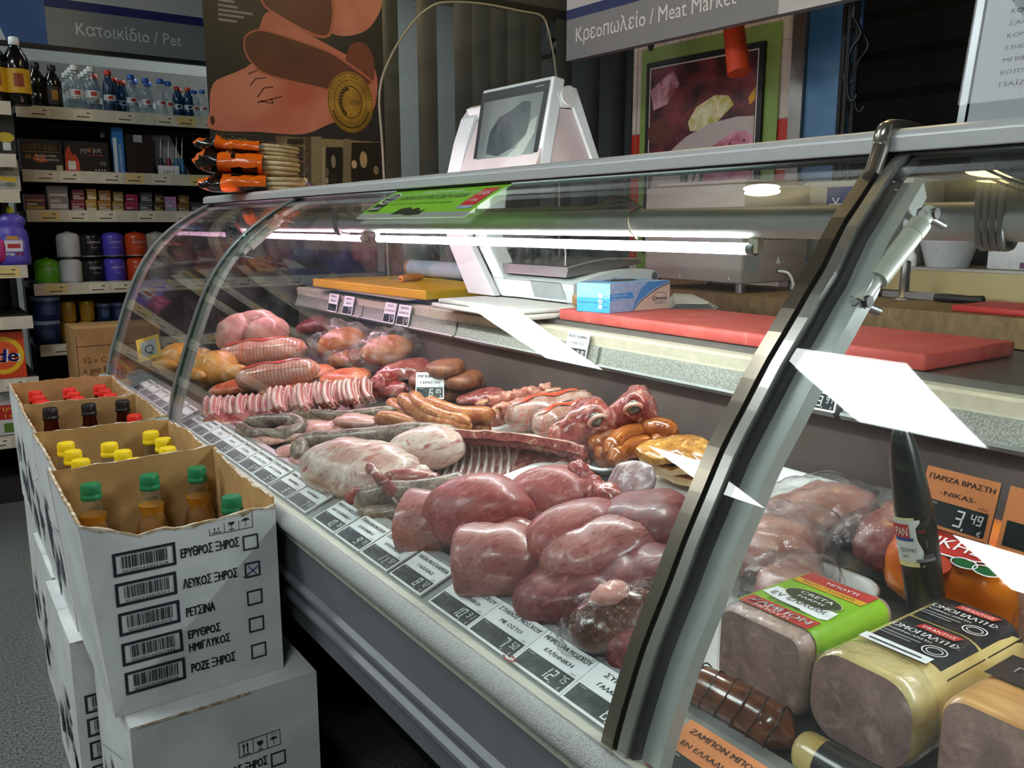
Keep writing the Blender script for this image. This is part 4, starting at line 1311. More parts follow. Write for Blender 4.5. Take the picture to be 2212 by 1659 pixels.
gondola('shelf_unit', -1.2, .405, YL, .60, zsL, CZ + .80, 'shelf unit at the far left edge holding detergents', .10, 5)
# category sign over the shelves
M = frame(V((-.6, 4.58, CZ + .812)), (1, 0, 0), (0, 0, 1))
mb = MB()
mb.box((0, 0, -.03), (2.5, .75, 0), SIGNG, M)
x_ = onY(100, 60, 4.58).x + .6
mb.rect(M, x_, .165, 2.5, .205, SIGNB)
mb.rect(M, x_, .205, 2.5, .75, SIGNL)
mb.rect(M, 0, 0, x_, .75, mix2('sign_blue_photo', '#1f3f7a', '#3f6fae', 1.6, .5, .3, .7, bump=0), .0005)
mb.poly(M, [(x_ - .33, 0), (x_ - .165, 0), (x_ - .19, .07), (x_ - .215, .14), (x_ - .26, .16), (x_ - .33, .16)], col('#c3c9cf', .5), .0008)
mb.poly(M, [(x_ - .33, .14), (x_ - .20, .10), (x_ - .22, .24), (x_ - .33, .26)], col('#2a2320', .5), .001)
mb.text(M, 'Κατοικίδιο / Pet', onY(162, 72, 4.58).x + .6, .058, .078, col('#cfd4d6', .5), .001, fit=.475)
mb.box((0, -.02, -.03), (2.5, -.001, .004), BLK, M)
mb.build('category_sign', label='grey sign lettered Κατοικίδιο / Pet above the shelves', cat='sign')
# ---- goods on the shelves
def SXp(px, z, y):
    """X of a pixel column at height z on the plane y"""
    lo, hi = 0, 1659
    for _ in range(30):
        m_ = (lo + hi) / 2
        if onY(px, m_, y).z > z: lo = m_
        else: hi = m_
    return onY(px, lo, y).x
def sbottle(x, y, z, h, r, body, cap, lbl, grp, label=None, capr=.35, shape=0, inner=None):
    t = thing('bottle', (x, y, z), lbl, 'bottle', grp)
    pr = [(r * .9, 0), (r, .008), (r, h * .30), (r * .94, h * .33), (r, h * .36), (r, h * .60), (r * .88, h * .70), (r * .5, h * .83), (r * capr, h * .87), (r * capr, h * .92)]
    MB().lathe(pr, body, (x, y, z), 14).build('bottle_body', t)
    MB().lathe([(r * capr * 1.15, h * .88), (r * capr * 1.2, h * .90), (r * capr * 1.15, h * .985), (r * capr * .9, h)], cap, (x, y, z), 12).build('cap', t)
    if label:
        lm = MB()
        z0, z1, c1, c2 = label
        a = [(x + (r + .0006) * math.sin(t_), y - (r + .0006) * math.cos(t_)) for t_ in [(-1.1 + 2.2 * k / 8) for k in range(9)]]
        lm.loft([[(u, v, z + h * zz) for u, v in a] for zz in (z0, z1)], c1, True, None, False, False)
        b = [(x + (r + .0012) * math.sin(t_), y - (r + .0012) * math.cos(t_)) for t_ in [(-.35 + .7 * k / 4) for k in range(5)]]
        zm, zd = (z0 + z1) / 2, (z1 - z0)
        lm.loft([[(u, v, z + h * zz) for u, v in b] for zz in (zm - zd * .25, zm + zd * .3)], c2, True, None, False, False)
        lm.build('paper_label', t)
RC, BC, WC = col('#c63a22', .4), col('#2356b0', .4), col('#d7dcda', .4)
DKB = mix2('dark_liquor', '#0c0d0c', '#1a1714', 6, .15, bump=0)
BLUB = mix2('blue_spirit', '#12324f', '#1d4a70', 6, .12, bump=0)
OV = (.30, .46, col('#c9d0d0', .5), col('#b0302a', .5))
y1_ = 4.575
z1_ = CZ + .5275
rows = [(84, .20, .037, DKB, BLK, 'black squat bottle, left of two between the yellow label and the clear bottles', None), (119, .195, .037, DKB, BLK, 'black squat bottle standing next to the clear bottles', (.1, .5, col('#2a2620', .4), col('#a8792a', .5)))]
for px, h, r, b, c_, l_, lab in rows: sbottle(SXp(px, z1_, y1_), y1_, z1_, h, r, b, c_, l_, 'dark bottles on the top shelf', lab, .42)
for j in range(4):
    for k, px in enumerate((168, 203)):
        sbottle(SXp(px, z1_, y1_) - .0, y1_ + .085 * j, z1_, .205, .036, PET, WC, 'clear bottle with a white cap, %s in the %s row on the top shelf' % (('front', 'second', 'third', 'back')[j], ('left', 'right')[k]), 'white capped clear bottles', OV, .42)
for px, j, h, b, c_, s in ((239, 0, .195, PETB, RC, 'front of the clear red capped ones'), (222, 2, .195, PETB, RC, 'peeping out behind the white caps'), (258, 1, .175, BLUB, RC, 'left one'), (275, 1, .165, BLUB, RC, 'right one'), (288, 0, .185, PET, BC, 'tallest, leftmost of the blue caps'), (300, 1, .175, PET, BC, 'behind the tallest blue cap'), (319, 0, .175, PET, BC, 'second from the left in front'), (309, 2, .19, PET, BC, 'third from the left, standing behind'), (331, 1, .17, PET, BC, 'behind between the second and third'), (351, 0, .178, PET, BC, 'third in front'), (340, 2, .18, PET, BC, 'at the back before the third'), (367, 0, .17, PET, BC, 'rightmost tall one'), (386, 0, .15, BLUB, RC, 'left one of the small pair'), (399, 1, .15, BLUB, RC, 'between the small pair'), (409, 0, .15, BLUB, RC, 'right one of the small pair'), (423, 0, .14, PET, BC, 'first small one by the banner'), (429, 1, .15, PET, BC, 'behind the small ones by the banner'), (440, 0, .145, PET, BC, 'second small one by the banner')):
    kind = {PET: 'clear', PETB: 'pale blue', BLUB: 'dark blue'}[b]
    sbottle(SXp(px, z1_, y1_), y1_ + .075 * j, z1_, h, .029 if h > .16 else .025, b, c_, '%s bottle, %s cap, top shelf, %s' % (kind, 'red' if c_ is RC else 'blue', s), 'small spirit bottles on the top shelf', (.28, .42, col('#c6cdcd', .5), col('#a83330', .5) if b is not BLUB else BLUB), .5)
# second shelf: firelighters, lighters
z2 = CZ + .2465
def sbox(px0, px1, z, h, d, y, mat, nm, lbl, cat, draw=None, grp=None, rot=0):
    xa, xb = SXp(px0, z, y), SXp(px1, z, y)
    mb = MB()
    M = frame(V((xa, y, z)), (1, 0, 0), (0, 0, 1))
    mb.box((0, 0, -d), (xb - xa, h, 0), mat, M)
    if draw: draw(mb, M, xb - xa, h)
    return mb.build(nm, label=lbl, cat=cat, group=grp)
FIREC, FLAME, GOLDT = col('#141110', .4), col('#d2452c', .5), col('#c58f1e', .5)
def d_gold(mb, M, W_, H_):
    mb.text(M, 'GOLDFIRE', W_ * .06, H_ * .66, H_ * .28, GOLDT, .0006, fit=W_ * .86, bold=.001)
    mb.rect(M, W_ * .06, H_ * .60, W_ * .92, H_ * .615, GOLDT)
    mb.text(M, '48', W_ * .08, H_ * .38, H_ * .2, GOLDT, .0006)
    mb.poly(M, [(W_ * .26, H_ * .36), (W_ * .36, H_ * .58), (W_ * .45, H_ * .42), (W_ * .52, H_ * .55), (W_ * .62, H_ * .3), (W_ * .45, H_ * .26)], col('#c85a14', .5), .0005)
    mb.text(M, 'FIRELIGHTERS', W_ * .34, H_ * .45, H_ * .1, WHT, .0008, fit=W_ * .5)
    mb.text(M, 'ΠΡΟΣΑΝΑΜΜΑΤΑ', W_ * .34, H_ * .33, H_ * .1, WHT, .0008, fit=W_ * .56)
    mb.box((W_ * .82, 0, .0005), (W_ * .97, H_ * .2, .002), col('#c5b9a0', .5), M)
def d_pyro(mb, M, W_, H_):
    mb.poly(M, [(0, .002), (W_ * .02, H_ * .55), (W_ * .06, H_ * .75), (W_ * .12, H_ * .86), (W_ * .16, H_ * .62), (W_ * .22, H_ * .52), (W_ * .24, H_ * .62), (W_ * .32, H_ * .34), (W_ * .33, .002)], FLAME, .0006)
    mb.rect(M, W_ * .07, H_ * .08, W_ * .24, H_ * .36, WHT, .0008)
    mb.text(M, 'pyr', W_ * .36, H_ * .66, H_ * .24, WHT, .0006, bold=.001)
    mb.poly(M, [(W_ * .57, H_ * .66), (W_ * .59, H_ * .86), (W_ * .61, H_ * .66)], FLAME, .0008)
    mb.text(M, 'jot', W_ * .64, H_ * .66, H_ * .24, WHT, .0006, bold=.001)
    mb.rect(M, W_ * .5, H_ * .56, W_ * .88, H_ * .575, FLAME)
    mb.text(M, '48', W_ * .78, H_ * .24, H_ * .2, col('#8d8a86', .5), .0006)
    for k in range(4): mb.ell(M, W_ * (.68 + .07 * k), H_ * .09, .003, .004, WHT, .0006, 8)
sbox(48, 139, z2, .142, .10, 4.54, FIREC, 'firelighter_box', 'black firelighter box lettered GOLDFIRE in gold', 'box', d_gold)
sbox(142, 238, z2, .142, .10, 4.54, FIREC, 'firelighter_box', 'black firelighter box with a red flame and white lettering', 'box', d_pyro)
for px, s in ((229, 'behind the red flame box'),):
    sbottle(SXp(px, z2, 4.67), 4.67, z2, .20, .024, col('#121416', .3), WC, 'slim black bottle with a white cap %s' % s, None, None, .4)
def d_blue(mb, M, W_, H_):
    mb.rect(M, 0, .004, W_ * .35, H_ * .78, col('#cfd8de', .5))
    mb.text(M @ Matrix.Translation(V((W_ * .7, 0, 0))) @ Matrix.Rotation(math.pi / 2, 4, 'Z'), 'ΑΛΟΥΜΙΝΟΧΑΡΤΟ', .01, -.004, .018, WHT, .0006, fit=H_ * .6)
sbox(249, 272, z2, .215, .05, 4.55, col('#2f78bd', .45), 'carton_tube', 'tall narrow blue carton on the second shelf', 'box', d_blue)
def d_blister(mb, M, W_, H_):
    for a in range(3):
        for b in range(4): mb.ell(M, W_ * (.2 + .3 * a), H_ * (.1 + .19 * b), W_ * .12, H_ * .07, col('#3a211a', .3), .001, 10)
    mb.rect(M, W_ * .3, H_ * .8, W_ * .62, H_ * .98, col('#a7aaa8', .5), .001)
sbox(276, 334, z2, .19, .03, 4.56, col('#221916', .4), 'blister_card', 'dark brown blister card beside the tall blue carton', 'card', d_blister)
# white display card of gas lighters
xa, xb = SXp(330, z2, 4.60), SXp(412, z2, 4.60)
mb = MB()
M = frame(V((xa, 4.62, z2 + .001)), (1, 0, 0), (0, .1, 1))
mb.add([(-.01, .20, 0), (.10, .20, 0), (xb - xa + .01, 0, 0), (.03, 0, 0)], [(0, 1, 2, 3)], col('#a9a9a6', .5), False, M)
mb.add([(-.01, .20, -.004), (.10, .20, -.004), (xb - xa + .01, 0, -.004), (.03, 0, -.004)], [(0, 1, 2, 3)], col('#a9a9a6', .5), False, M)
mb.build('display_card', label='white leaning display card behind the gas lighters', cat='card')
for i, (px, c_) in enumerate(((350, '#1c2040'), (367, '#8a2444'), (384, '#2f6f9a'), (396, '#2f6f9a'))):
    x = SXp(px, z2, 4.58)
    mb = MB().tube([(x, 4.58, z2), (x, 4.585, z2 + .085)], [.014, .010], col(c_, .4), 8).tube([(x, 4.585, z2 + .085), (x + .012, 4.60, z2 + .19)], .0028, ALU, 6)
    mb.build('gas_lighter', label='%s gas lighter with a long metal nose, %s from the left' % (('dark', 'crimson', 'blue', 'blue')[i], NTH[i]), cat='lighter', group='gas lighters on the second shelf')
sbox(343, 388, z2, .045, .004, 4.53, WHT, 'info_card', 'small white card standing before the gas lighters', 'card', lambda mb, M, W_, H_: mb.text(M, '4,99 €', W_ * .2, H_ * .2, .018, TXG, .0006, fit=W_ * .6))
# third shelf: little packs, two high
z3 = CZ + .0685
pk = [(55, 100, .075, '#5a2630', '#b99a2a'), (106, 150, .115, '#7f7a78', '#c9c3b8'), (155, 184, .10, '#7a2430', '#a8a09a'), (187, 210, .105, '#b08a2e', '#d9d3c4'), (213, 241, .10, '#a06a28', '#b9aea0'), (244, 268, .095, '#8f7a3a', '#c9b98a'), (271, 299, .085, '#a3264a', '#5a2a3a'), (302, 330, .095, '#4a4a4c', '#8d8a86'), (333, 355, .09, '#3a3022', '#a8862e'), (358, 382, .075, '#b07fae', '#7aa8a0'), (385, 410, .085, '#6a4a2a', '#9a7a4a'), (413, 440, .05, '#33343a', '#5a5a60')]
for i, (a, b, h, c1, c2) in enumerate(pk):
    def dr(mb, M, W_, H_, c2=c2):
        mb.rect(M, W_ * .08, H_ * .1, W_ * .92, H_ * .28, col(c2, .4))
        mb.rect(M, W_ * .08, H_ * .60, W_ * .92, H_ * .68, col(c2, .4))
        mb.rect(M, W_ * .1, H_ * .34, W_ * .6, H_ * .46, col('#bdbab4', .4))
    for lv in range(2 if .08 < h < .11 else 1):
        hh = h / 2 if .08 < h < .11 else h
        sbox(a + (2 if lv else 0), b - (1 if lv else 0), z3 + lv * hh, hh - .001, .06, 4.55 + .012 * lv, col(c1, .35), 'snack_pack', 'small clear-topped pack, %s from the left on the third shelf%s' % (NTH[i], (', upper of two' if lv else ', lower of two') if .08 < h < .11 else ''), 'pack', dr, 'small packs on the third shelf')
# fourth shelf: gas cartridges
z4 = CZ - .2675
def canister(px, lv, c_, nm, top_, grp='gas cartridges on the fourth shelf'):
    y = 4.57
    x = SXp(px + 5, z4, y)
    r, h = .051, .117
    z = z4 + lv * (h + .004)
    t = thing('gas_cartridge', (x, y, z), '%s domed gas cartridge, %s' % (nm, top_), 'cartridge', grp)
    cm = col(c_, .3)
    pr = [(r * .96, 0), (r, .006), (r, h * .78), (r * .93, h * .88), (r * .72, h * .95), (r * .35, h * .985), (.012, h)]
    b = MB().lathe(pr, cm, (x, y, z), 20)
    b.lathe([(r * 1.004, .001), (r * 1.012, .003), (r * 1.004, .006)], ALU, (x, y, z), 20, caps=False)
    b.build('cartridge_body', t)
    lm = MB()
    a0 = [-.5 + .1 * k for k in range(12)]
    for zz, w_, hh in ((h * .55, .062, .014), (h * .36, .035, .006)):
        vs, fs, wd = text_mesh('CAMPING' if hh > .01 else 'ΥΓΡΑΕΡΙΟ')
        lm.add([(x + (r + .0007) * math.sin((u / wd - .5) * w_ / r + .15), y - (r + .0007) * math.cos((u / wd - .5) * w_ / r + .15), z + zz + v * hh) for u, v in vs], fs, col('#c9cacc', .4))
    lm.build('lettering', t)
    v = MB().tube([(x, y, z + h * .98), (x, y, z + h + .003)], .011, col(c_, .4), 8)
    v.build('valve_cap', t)
for px, c_, nm, two in ((99, '#5aa81e', 'bright green', 0), (150, '#c8ccd2', 'white', 1), (198, '#17171a', 'black', 1), (245, '#4d43b4', 'purple', 1), (294, '#c4441e', 'orange red', 1), (338, '#a39e92', 'cream', 1)):
    canister(px, 0, c_, nm, ('lower of its stack' if two else 'standing alone'))
    if two: canister(px, 1, c_, nm, 'upper of its stack')
# fifth shelf: tubs and gold tins
z5 = CZ - .5515
def tub(px, z, r, h, c_, lid, nm, lbl, grp, y=4.58):
    x = SXp(px, z, y)
    t = thing(nm, (x, y, z), lbl, 'tub' if nm == 'paint_tub' else 'tin', grp)
    MB().lathe([(r * .9, 0), (r * .94, .004), (r, h * .86), (r * .99, h * .9)], col(c_, .35), (x, y, z), 20).build('tub_body', t)
    MB().lathe([(r * 1.02, h * .84), (r * 1.03, h * .9), (r * .98, h * .98), (r * .6, h), (.01, h)], lid, (x, y, z), 20).build('lid', t)
    lm = MB()
    a = [(x + (r + .0008) * math.sin(q), y - (r + .0008) * math.cos(q)) for q in [-.5 + .125 * k for k in range(9)]]
    lm.loft([[(u, v, z + h * zz) for u, v in a] for zz in (.25, .65)], col('#31486e' if nm == 'paint_tub' else '#8a6a1a', .4), True, None, False, False)
    lm.build('paper_label', t)
LBL = col('#7d8fae', .35)
for lv in range(2): tub(103, z5 + lv * .113, .062, .112, '#1d2f5c', LBL, 'paint_tub', 'large blue tub with a pale rim on the fifth shelf, %s of two' % ('lower', 'upper')[lv], 'blue tubs')
for i, px in enumerate((150, 190)):
    for lv in range(2): tub(px, z5 + lv * .098, .034, .097, '#a37a1c', col('#b8902e', .25, .6), 'gold_tin', 'gold tin on the fifth shelf, %s of the %s stack' % (('lower', 'upper')[lv], ('left', 'right')[i]), 'gold tins', 4.60)
for i, px in enumerate((227, 258)):
    for lv in range(2): tub(px, z5 + lv * .09, .036, .088, '#16233f', col('#51648a', .35), 'paint_tub', 'small dark blue tub, %s of the %s stack by the gas cartons' % (('lower', 'upper')[lv], ('left', 'right')[i]), 'small dark tubs', 4.60)
# gas cartons in front of the shelves
def gascarton(z, h, lbl):
    xa, xb, y = .523, .86, 3.92
    mb = MB()
    kr = mix2('brown_board', '#9a7445', '#ad8552', 9, .8, bump=.03)
    mb.box((xa, y, z), (xb, y + .26, z + h), kr)
    M = frame(V((xa, y - .0006, z)), (1, 0, 0), (0, 0, 1))
    ik = col('#4a3218', .7)
    mb.rect(M, 0, h - .075, xb - xa, h - .072, ik)
    mb.rect(M, .004, .06, .0065, h - .03, ik)
    for k, s in enumerate(('12 x Cartouche', 'à gaz Butane', 'CV 470')): mb.text(M, s, .022, h - .145 - .042 * k, .034, ik, .0006)
    return mb.build('gas_carton', label=lbl, cat='carton', group='brown gas cartridge cartons')
gascarton(0, .388, 'lower brown carton on the floor behind the counter end')
gascarton(.39, .388, 'upper brown carton lettered 12 x Cartouche à gaz beside the counter end')
# ---- left unit
def pouch(mb, c, M3, w, h, d, bands, n=12, m=14, seed=0, sag=.10):
    """a filled bag: centre c, axes M3, width, height, depth; bands = [(v limit, material)...]"""
    for side in (1, -1):
        vs = []
        for j in range(m + 1):
            for i in range(n + 1):
                u, v = -1 + 2 * i / n, -1 + 2 * j / m
                e = max(0, (1 - abs(u) ** 3)) ** .6 * max(0, (1 - abs(v) ** 3.5)) ** .7
                p = V((u * w / 2 * (1 - .05 * (1 - v * v)), side * d / 2 * e, v * h / 2 * (1 - .03 * (1 - u * u))))
                nn = .022 * w * noise.noise(p * 16 / max(w, .15) * .25 + V((seed, 0, side))) + .05 * d * noise.noise(p * 34 + V((0, seed, side)))
                p.y += side * nn * e * 2
                p.z += nn * .5
                vs.append(V(c) + M3 @ p)
        lo = -1e9
        for lim, mat in bands:
            fs = []
            for j in range(m):
                v = -1 + 2 * (j + .5) / m
                if lo <= v < lim:
                    for i in range(n): fs.append((j * (n + 1) + i, j * (n + 1) + i + 1, (j + 1) * (n + 1) + i + 1, (j + 1) * (n + 1) + i))
            if fs: mb.add(vs, fs, mat, True)
            lo = lim
    return mb
zL1, yL = CZ + .5005, 4.27
for px, s in ((43, 'right'), (-6, 'left')):
    sbottle(SXp(px, zL1, yL), yL, zL1, .272, .052, DKB, WC, 'large dark bottle with a yellow label and white cap, %s of two' % s, 'large dark bottles', (.16, .52, col('#c99a1a', .45), col('#8a3a20', .5)), .33)
def d_mix(mb, M, W_, H_):
    mb.ell(M, W_ * .78, H_ * .42, W_ * .2, H_ * .12, col('#b8a02a', .5))
    mb.ell(M, W_ * .35, H_ * .40, W_ * .25, H_ * .22, col('#8f9a98', .5), .0005)
    mb.rect(M, W_ * .7, H_ * .12, W_ * .88, H_ * .30, col('#c9cbc8', .5), .0006)
    mb.poly(M, [(0, H_ * .6), (W_ * .7, H_ * .62), (W_ * .5, H_ * .95), (0, H_ * .95)], col('#4d5a20', .5), .0006)
sbox(-60, 37, CZ + .2905, .175, .12, 4.25, col('#23261f', .4), 'food_pack', 'dark pack with green and yellow print at the left edge', 'pack', d_mix)
def d_yel(mb, M, W_, H_):
    mb.poly(M, [(0, H_ * .62), (W_ * .6, H_ * .66), (W_ * .93, H_ * .56), (W_ * .9, H_ * .84), (W_ * .5, H_ * .97), (0, H_ * .92)], col('#c9a81c', .5))
    mb.ell(M, W_ * .5, H_ * .35, W_ * .18, H_ * .12, col('#7f8f88', .5))
    mb.ell(M, W_ * .78, H_ * .4, W_ * .13, H_ * .15, col('#6f7a62', .5), .0006)
    mb.text(M, '-15€', W_ * .4, H_ * .7, H_ * .14, col('#a3301c', .5), .0008)
for lv in range(2): sbox(-60, 42 + 4 * (1 - lv), CZ + .1455 + .066 * lv, .064, .12, 4.24 + .02 * lv, col('#a9a99f', .5), 'tea_light_pack', 'pale pack with a yellow banner, %s of two at the left edge' % ('lower', 'upper')[lv], 'pack', d_yel, 'pale packs with yellow banners')
# purple cleaner bottle
def cleaner(o, M3, lbl, body='#5a4fb8', nm='cleaner_bottle', wide=.075):
    t = thing(nm, o, lbl, 'bottle')
    o = V(o)
    prf = [(.30, .0), (.36, .004), (.385, .03), (.37, .07), (.36, .10), (.37, .13), (.34, .155), (.29, .17), (.28, .18), (.34, .195), (.33, .215), (.20, .235), (.15, .24)]
    rows = []
    for a, z in prf:
        rows.append([o + M3 @ V((a * .28 * math.cos(q), a * .15 * math.sin(q), z)) for q in [2 * math.pi * k / 20 for k in range(20)]])
    MB().loft(rows, col(body, .3), True).build('bottle_body', t)
    rows = [[o + M3 @ V((a * math.cos(q), a * math.sin(q), z)) for q in [2 * math.pi * k / 14 for k in range(14)]] for a, z in ((.024, .236), (.025, .24), (.022, .268), (.016, .27))]
    MB().loft(rows, col('#b9c222', .35), True).build('cap', t)
    lm = MB()
    for (x0, x1, z0, z1, c_, h) in ((-.068, .068, .04, .13, '#8d83cc', 0), (-.055, .055, .065, .115, '#d5d4dc', .001), (-.04, .04, .08, .1, '#b03038', .0016), (-.06, .0, .035, .058, '#b9b6b0', .0014), (.01, .06, .035, .06, '#7a2a36', .0014), (-.04, .03, .12, .135, '#c9902a', .0014)):
        pts = []
        for k in range(9):
            x = x0 + (x1 - x0) * k / 8
            pts.append((x, -math.sqrt(max(0, 1 - (x / .101) ** 2)) * .054 - .001 - h))
        lm.loft([[o + M3 @ V((x, y, z)) for x, y in pts] for z in (z0, z1)], col(c_, .4), True, None, False, False)
    lm.build('paper_label', t)
x_ = SXp(33, CZ - .1675, 4.27)
cleaner((x_, 4.27, CZ - .1675), Matrix.Diagonal((.60, .60, .92)), 'purple cleaner bottle with a yellow cap standing on the left shelf')
mb = MB()
pouch(mb, (SXp(-8, CZ - .1, 4.27), 4.27, CZ - .1), Matrix.Identity(3), .10, .13, .07, [(9, col('#b8327a', .4))])
mb.build('cleaner_pouch', label='pink pouch cut off by the left edge of the photo', cat='pouch')
# red detergent box and promotion box
def d_det(mb, M, W_, H_):
    cx, cy_ = W_ - .085, H_ * .50
    mb.ell(M, cx, cy_, .082, .082, col('#e0b41c', .5), .0005, 36)
    mb.ell(M, cx, cy_, .062, .062, col('#d9541e', .5), .0008, 36)
    mb.text(M, 'Tide', cx - .115, cy_ - .03, .082, WHT, .0012, fit=.172, shear=.1, bold=.010)
    mb.text(M, 'Tide', cx - .112, cy_ - .028, .08, col('#1d2c86', .5), .0016, fit=.165, shear=.1, bold=.006)
sbox(-40, 59, CZ - .6495, .20, .10, 4.24, col('#cf4316', .45), 'detergent_box', 'orange red detergent box with a yellow and orange roundel', 'box', d_det)
def d_pro(mb, M, W_, H_):
    mb.rect(M, 0, H_ * .32, W_, H_ * .62, col('#b02020', .5))
    mb.text(M, 'ΠΡΟ', W_ - .10, H_ * .48, H_ * .12, col('#d8b434', .5), .0007, fit=.085)
    mb.text(M, '1+1', W_ - .08, H_ * .345, H_ * .12, col('#d8b434', .5), .0007, fit=.055)
    mb.text(M, 'αρ', W_ - .075, H_ * .72, H_ * .16, col('#4f8a3a', .5), .0007, fit=.05)
    mb.rect(M, W_ - .08, H_ * .05, W_ - .02, H_ * .24, col('#5a7a2a', .5))
sbox(-40, 56, CZ - .8995, .215, .10, 4.24, col('#c7c8c2', .5), 'soap_box', 'white box with a red band lettered ΠΡΟ 1+1 on the lowest left shelf', 'box', d_pro)
# ---- goods on the same shelves seen through the counter glass
def bagat(px, z, w, h, d, bands, lbl, y=4.62, tilt=0, grp='bags on the shelves behind the counter', nm='food_bag'):
    mb = MB()
    c = V((SXp(px, z + h / 2, y), y, z + h / 2 + .004))
    M3 = Matrix.Rotation(tilt, 3, 'Y')
    pouch(mb, c, M3, w, h, d, bands, seed=px * .013)
    mb.build(nm, label=lbl, cat='bag', group=grp)
oR, oO, oB, oG, oP = col('#8a3420', .3), col('#b8621c', .3), col('#2a2320', .3), col('#4f5a48', .3), col('#8d2a6a', .3)
for i, (px, w, h, b, s) in enumerate(((395, .13, .21, [(-.3, oB), (9, oR)], 'red over black'), (440, .14, .2, [(-.4, oO), (.5, oR), (9, oB)], 'orange and red'), (492, .16, .2, [(-.2, oR), (9, oO)], 'rust orange'), (545, .16, .2, [(0, oO), (9, col('#6a4a22', .3))], 'brown and orange'), (600, .16, .21, [(-.3, oR), (.4, oO), (9, oB)], 'dark topped orange'), (655, .15, .2, [(0, col('#3a4a5a', .3)), (9, col('#6a7f92', .3))], 'grey blue'))):
    bagat(px, z4, w, h, .09, b, '%s bag on the fourth shelf, %s from the left seen through the glass' % (s, NTH[i]))
for i, (px, s) in enumerate(((742, 'left'), (796, 'right'))):
    mb = MB()
    x = SXp(px, z4 + .1, 4.60)
    mb.lathe([(.05, 0), (.052, .005), (.052, .20), (.045, .21), (.01, .215)], mix2('dark_seed_tin', '#1d2a2a', '#6a5a2e', 20, .3, bump=0), (x, 4.60, z4 + .0005), 18)
    M = frame(V((x - .04, 4.547, z4 + .15)), (1, 0, 0), (0, 0, 1))
    mb.text(M, 'Simba', 0, 0, .03, col('#8d9aa8', .5), .0006, fit=.08)
    mb.build('pet_food_tin', label='dark pet food tin on the fourth shelf, %s of two seen through the glass' % s, cat='tin', group='pet food tins')
for i, (px, w, h, b, s) in enumerate(((430, .15, .2, [(9, oB)], 'black'), (500, .16, .19, [(-.3, oR), (9, oB)], 'dark red'), (560, .15, .16, [(-.1, oG), (9, col('#3a3f3a', .3))], 'grey green'), (620, .17, .17, [(9, col('#3f4a44', .3))], 'dark green'))):
    bagat(px, z5, w, h, .09, b, '%s bag on the fifth shelf, %s from the left seen through the glass' % (s, NTH[i]))
# bargain bin with laundry bags behind the counter end
mb = MB()
bx, by = .93, 3.62
mb.box((.70, 3.40, 0), (1.34, 3.86, .02), oB)
for a, b in (((.70, 3.40, .02), (1.34, 3.415, .50)), ((.70, 3.845, .02), (1.34, 3.86, .50)), ((.70, 3.4151, .02), (.715, 3.8449, .50)), ((1.325, 3.4151, .02), (1.34, 3.8449, .50))): mb.box(a, b, mix2('bin_board', '#6a3f20', '#83532c', 9, .7, bump=.03))
mb.box((.7151, 3.4151, .30), (1.3249, 3.8449, .32), oB)
mb.build('bargain_bin', label='brown board bin of laundry goods behind the far counter end', cat='bin')
mg = col('#a8266e', .3)
for i, (x, y, z, rz, ti, b, s) in enumerate(((1.00, 3.50, .44, .3, .5, [(-.3, mg), (.3, col('#7f5aa8', .3)), (9, mg)], 'front magenta'), (1.18, 3.55, .46, -.3, -.4, [(0, col('#5f3a8f', .3)), (9, mg)], 'violet and magenta'), (1.22, 3.70, .45, .6, .3, [(0, col('#2f5f9a', .3)), (9, col('#7a8fb8', .3))], 'blue'))):
    mb = MB()
    pouch(mb, (x, y, z + .03), Matrix.Rotation(rz, 3, 'Z') @ Matrix.Rotation(ti, 3, 'X') @ Matrix.Rotation(ti * .5, 3, 'Y'), .20, .24, .09, b, seed=i)
    mb.build('laundry_bag', label='%s laundry bag in the bin behind the counter end' % s, cat='bag', group='laundry bags in the bin')
cleaner((.78, 3.50, .56), Matrix.Rotation(1.05, 3, 'Y') @ Matrix.Diagonal((.75, .75, .95)), 'purple cleaner bottle lying tilted in the bin behind the counter end')
# ================================================================ worktop behind the counter
ZW = CZ - .222
def board(x0, y0, x1, y1, z, h, mat, lbl):
    mb = MB().bbox((x0, y0, z), (x1, y1, z + h), .004, mat)
    return mb.build('cutting_board', label=lbl, cat='cutting board')
REDB = mix2('red_board_scored', '#b5433c', '#c45a52', 5, .5, .3, .7, (1, 3, 1), 6, .05, cc='#d0695f', vsc=9)
board(1.262, .70, 1.545, 1.612, ZW + .001, .026, REDB, 'large red plastic cutting board on the worktop')
YELB = mix2('yellow_board', '#c39a0a', '#cca514', 6, .5, bump=.03)
mb = MB()
z0 = ZW + .006
mb.prism([(1.185, 2.96), (1.235, 2.215), (1.52, 2.245), (1.60, 2.96)], .028, YELB, Matrix.Translation(V((0, 0, z0))))
mb.build('cutting_board', label='large yellow plastic cutting board on the worktop', cat='cutting board', bevel=.003)
mb = MB()
mb.bbox((1.20, 2.28, ZW + .0005), (1.50, 2.9, ZW + .0058), .002, col('#8f8a80', .5))
mb.build('rubber_mat', label='thin grey mat under the yellow cutting board', cat='mat')
WB = col('#cfcac0', .5)
board(1.165, 1.63, 1.62, 2.06, ZW + .001, .013, WB, 'lower white plastic board under the weighing scale')
board(1.175, 1.64, 1.60, 2.04, ZW + .0145, .012, col('#d6d2ca', .5), 'upper white plastic board under the weighing scale')
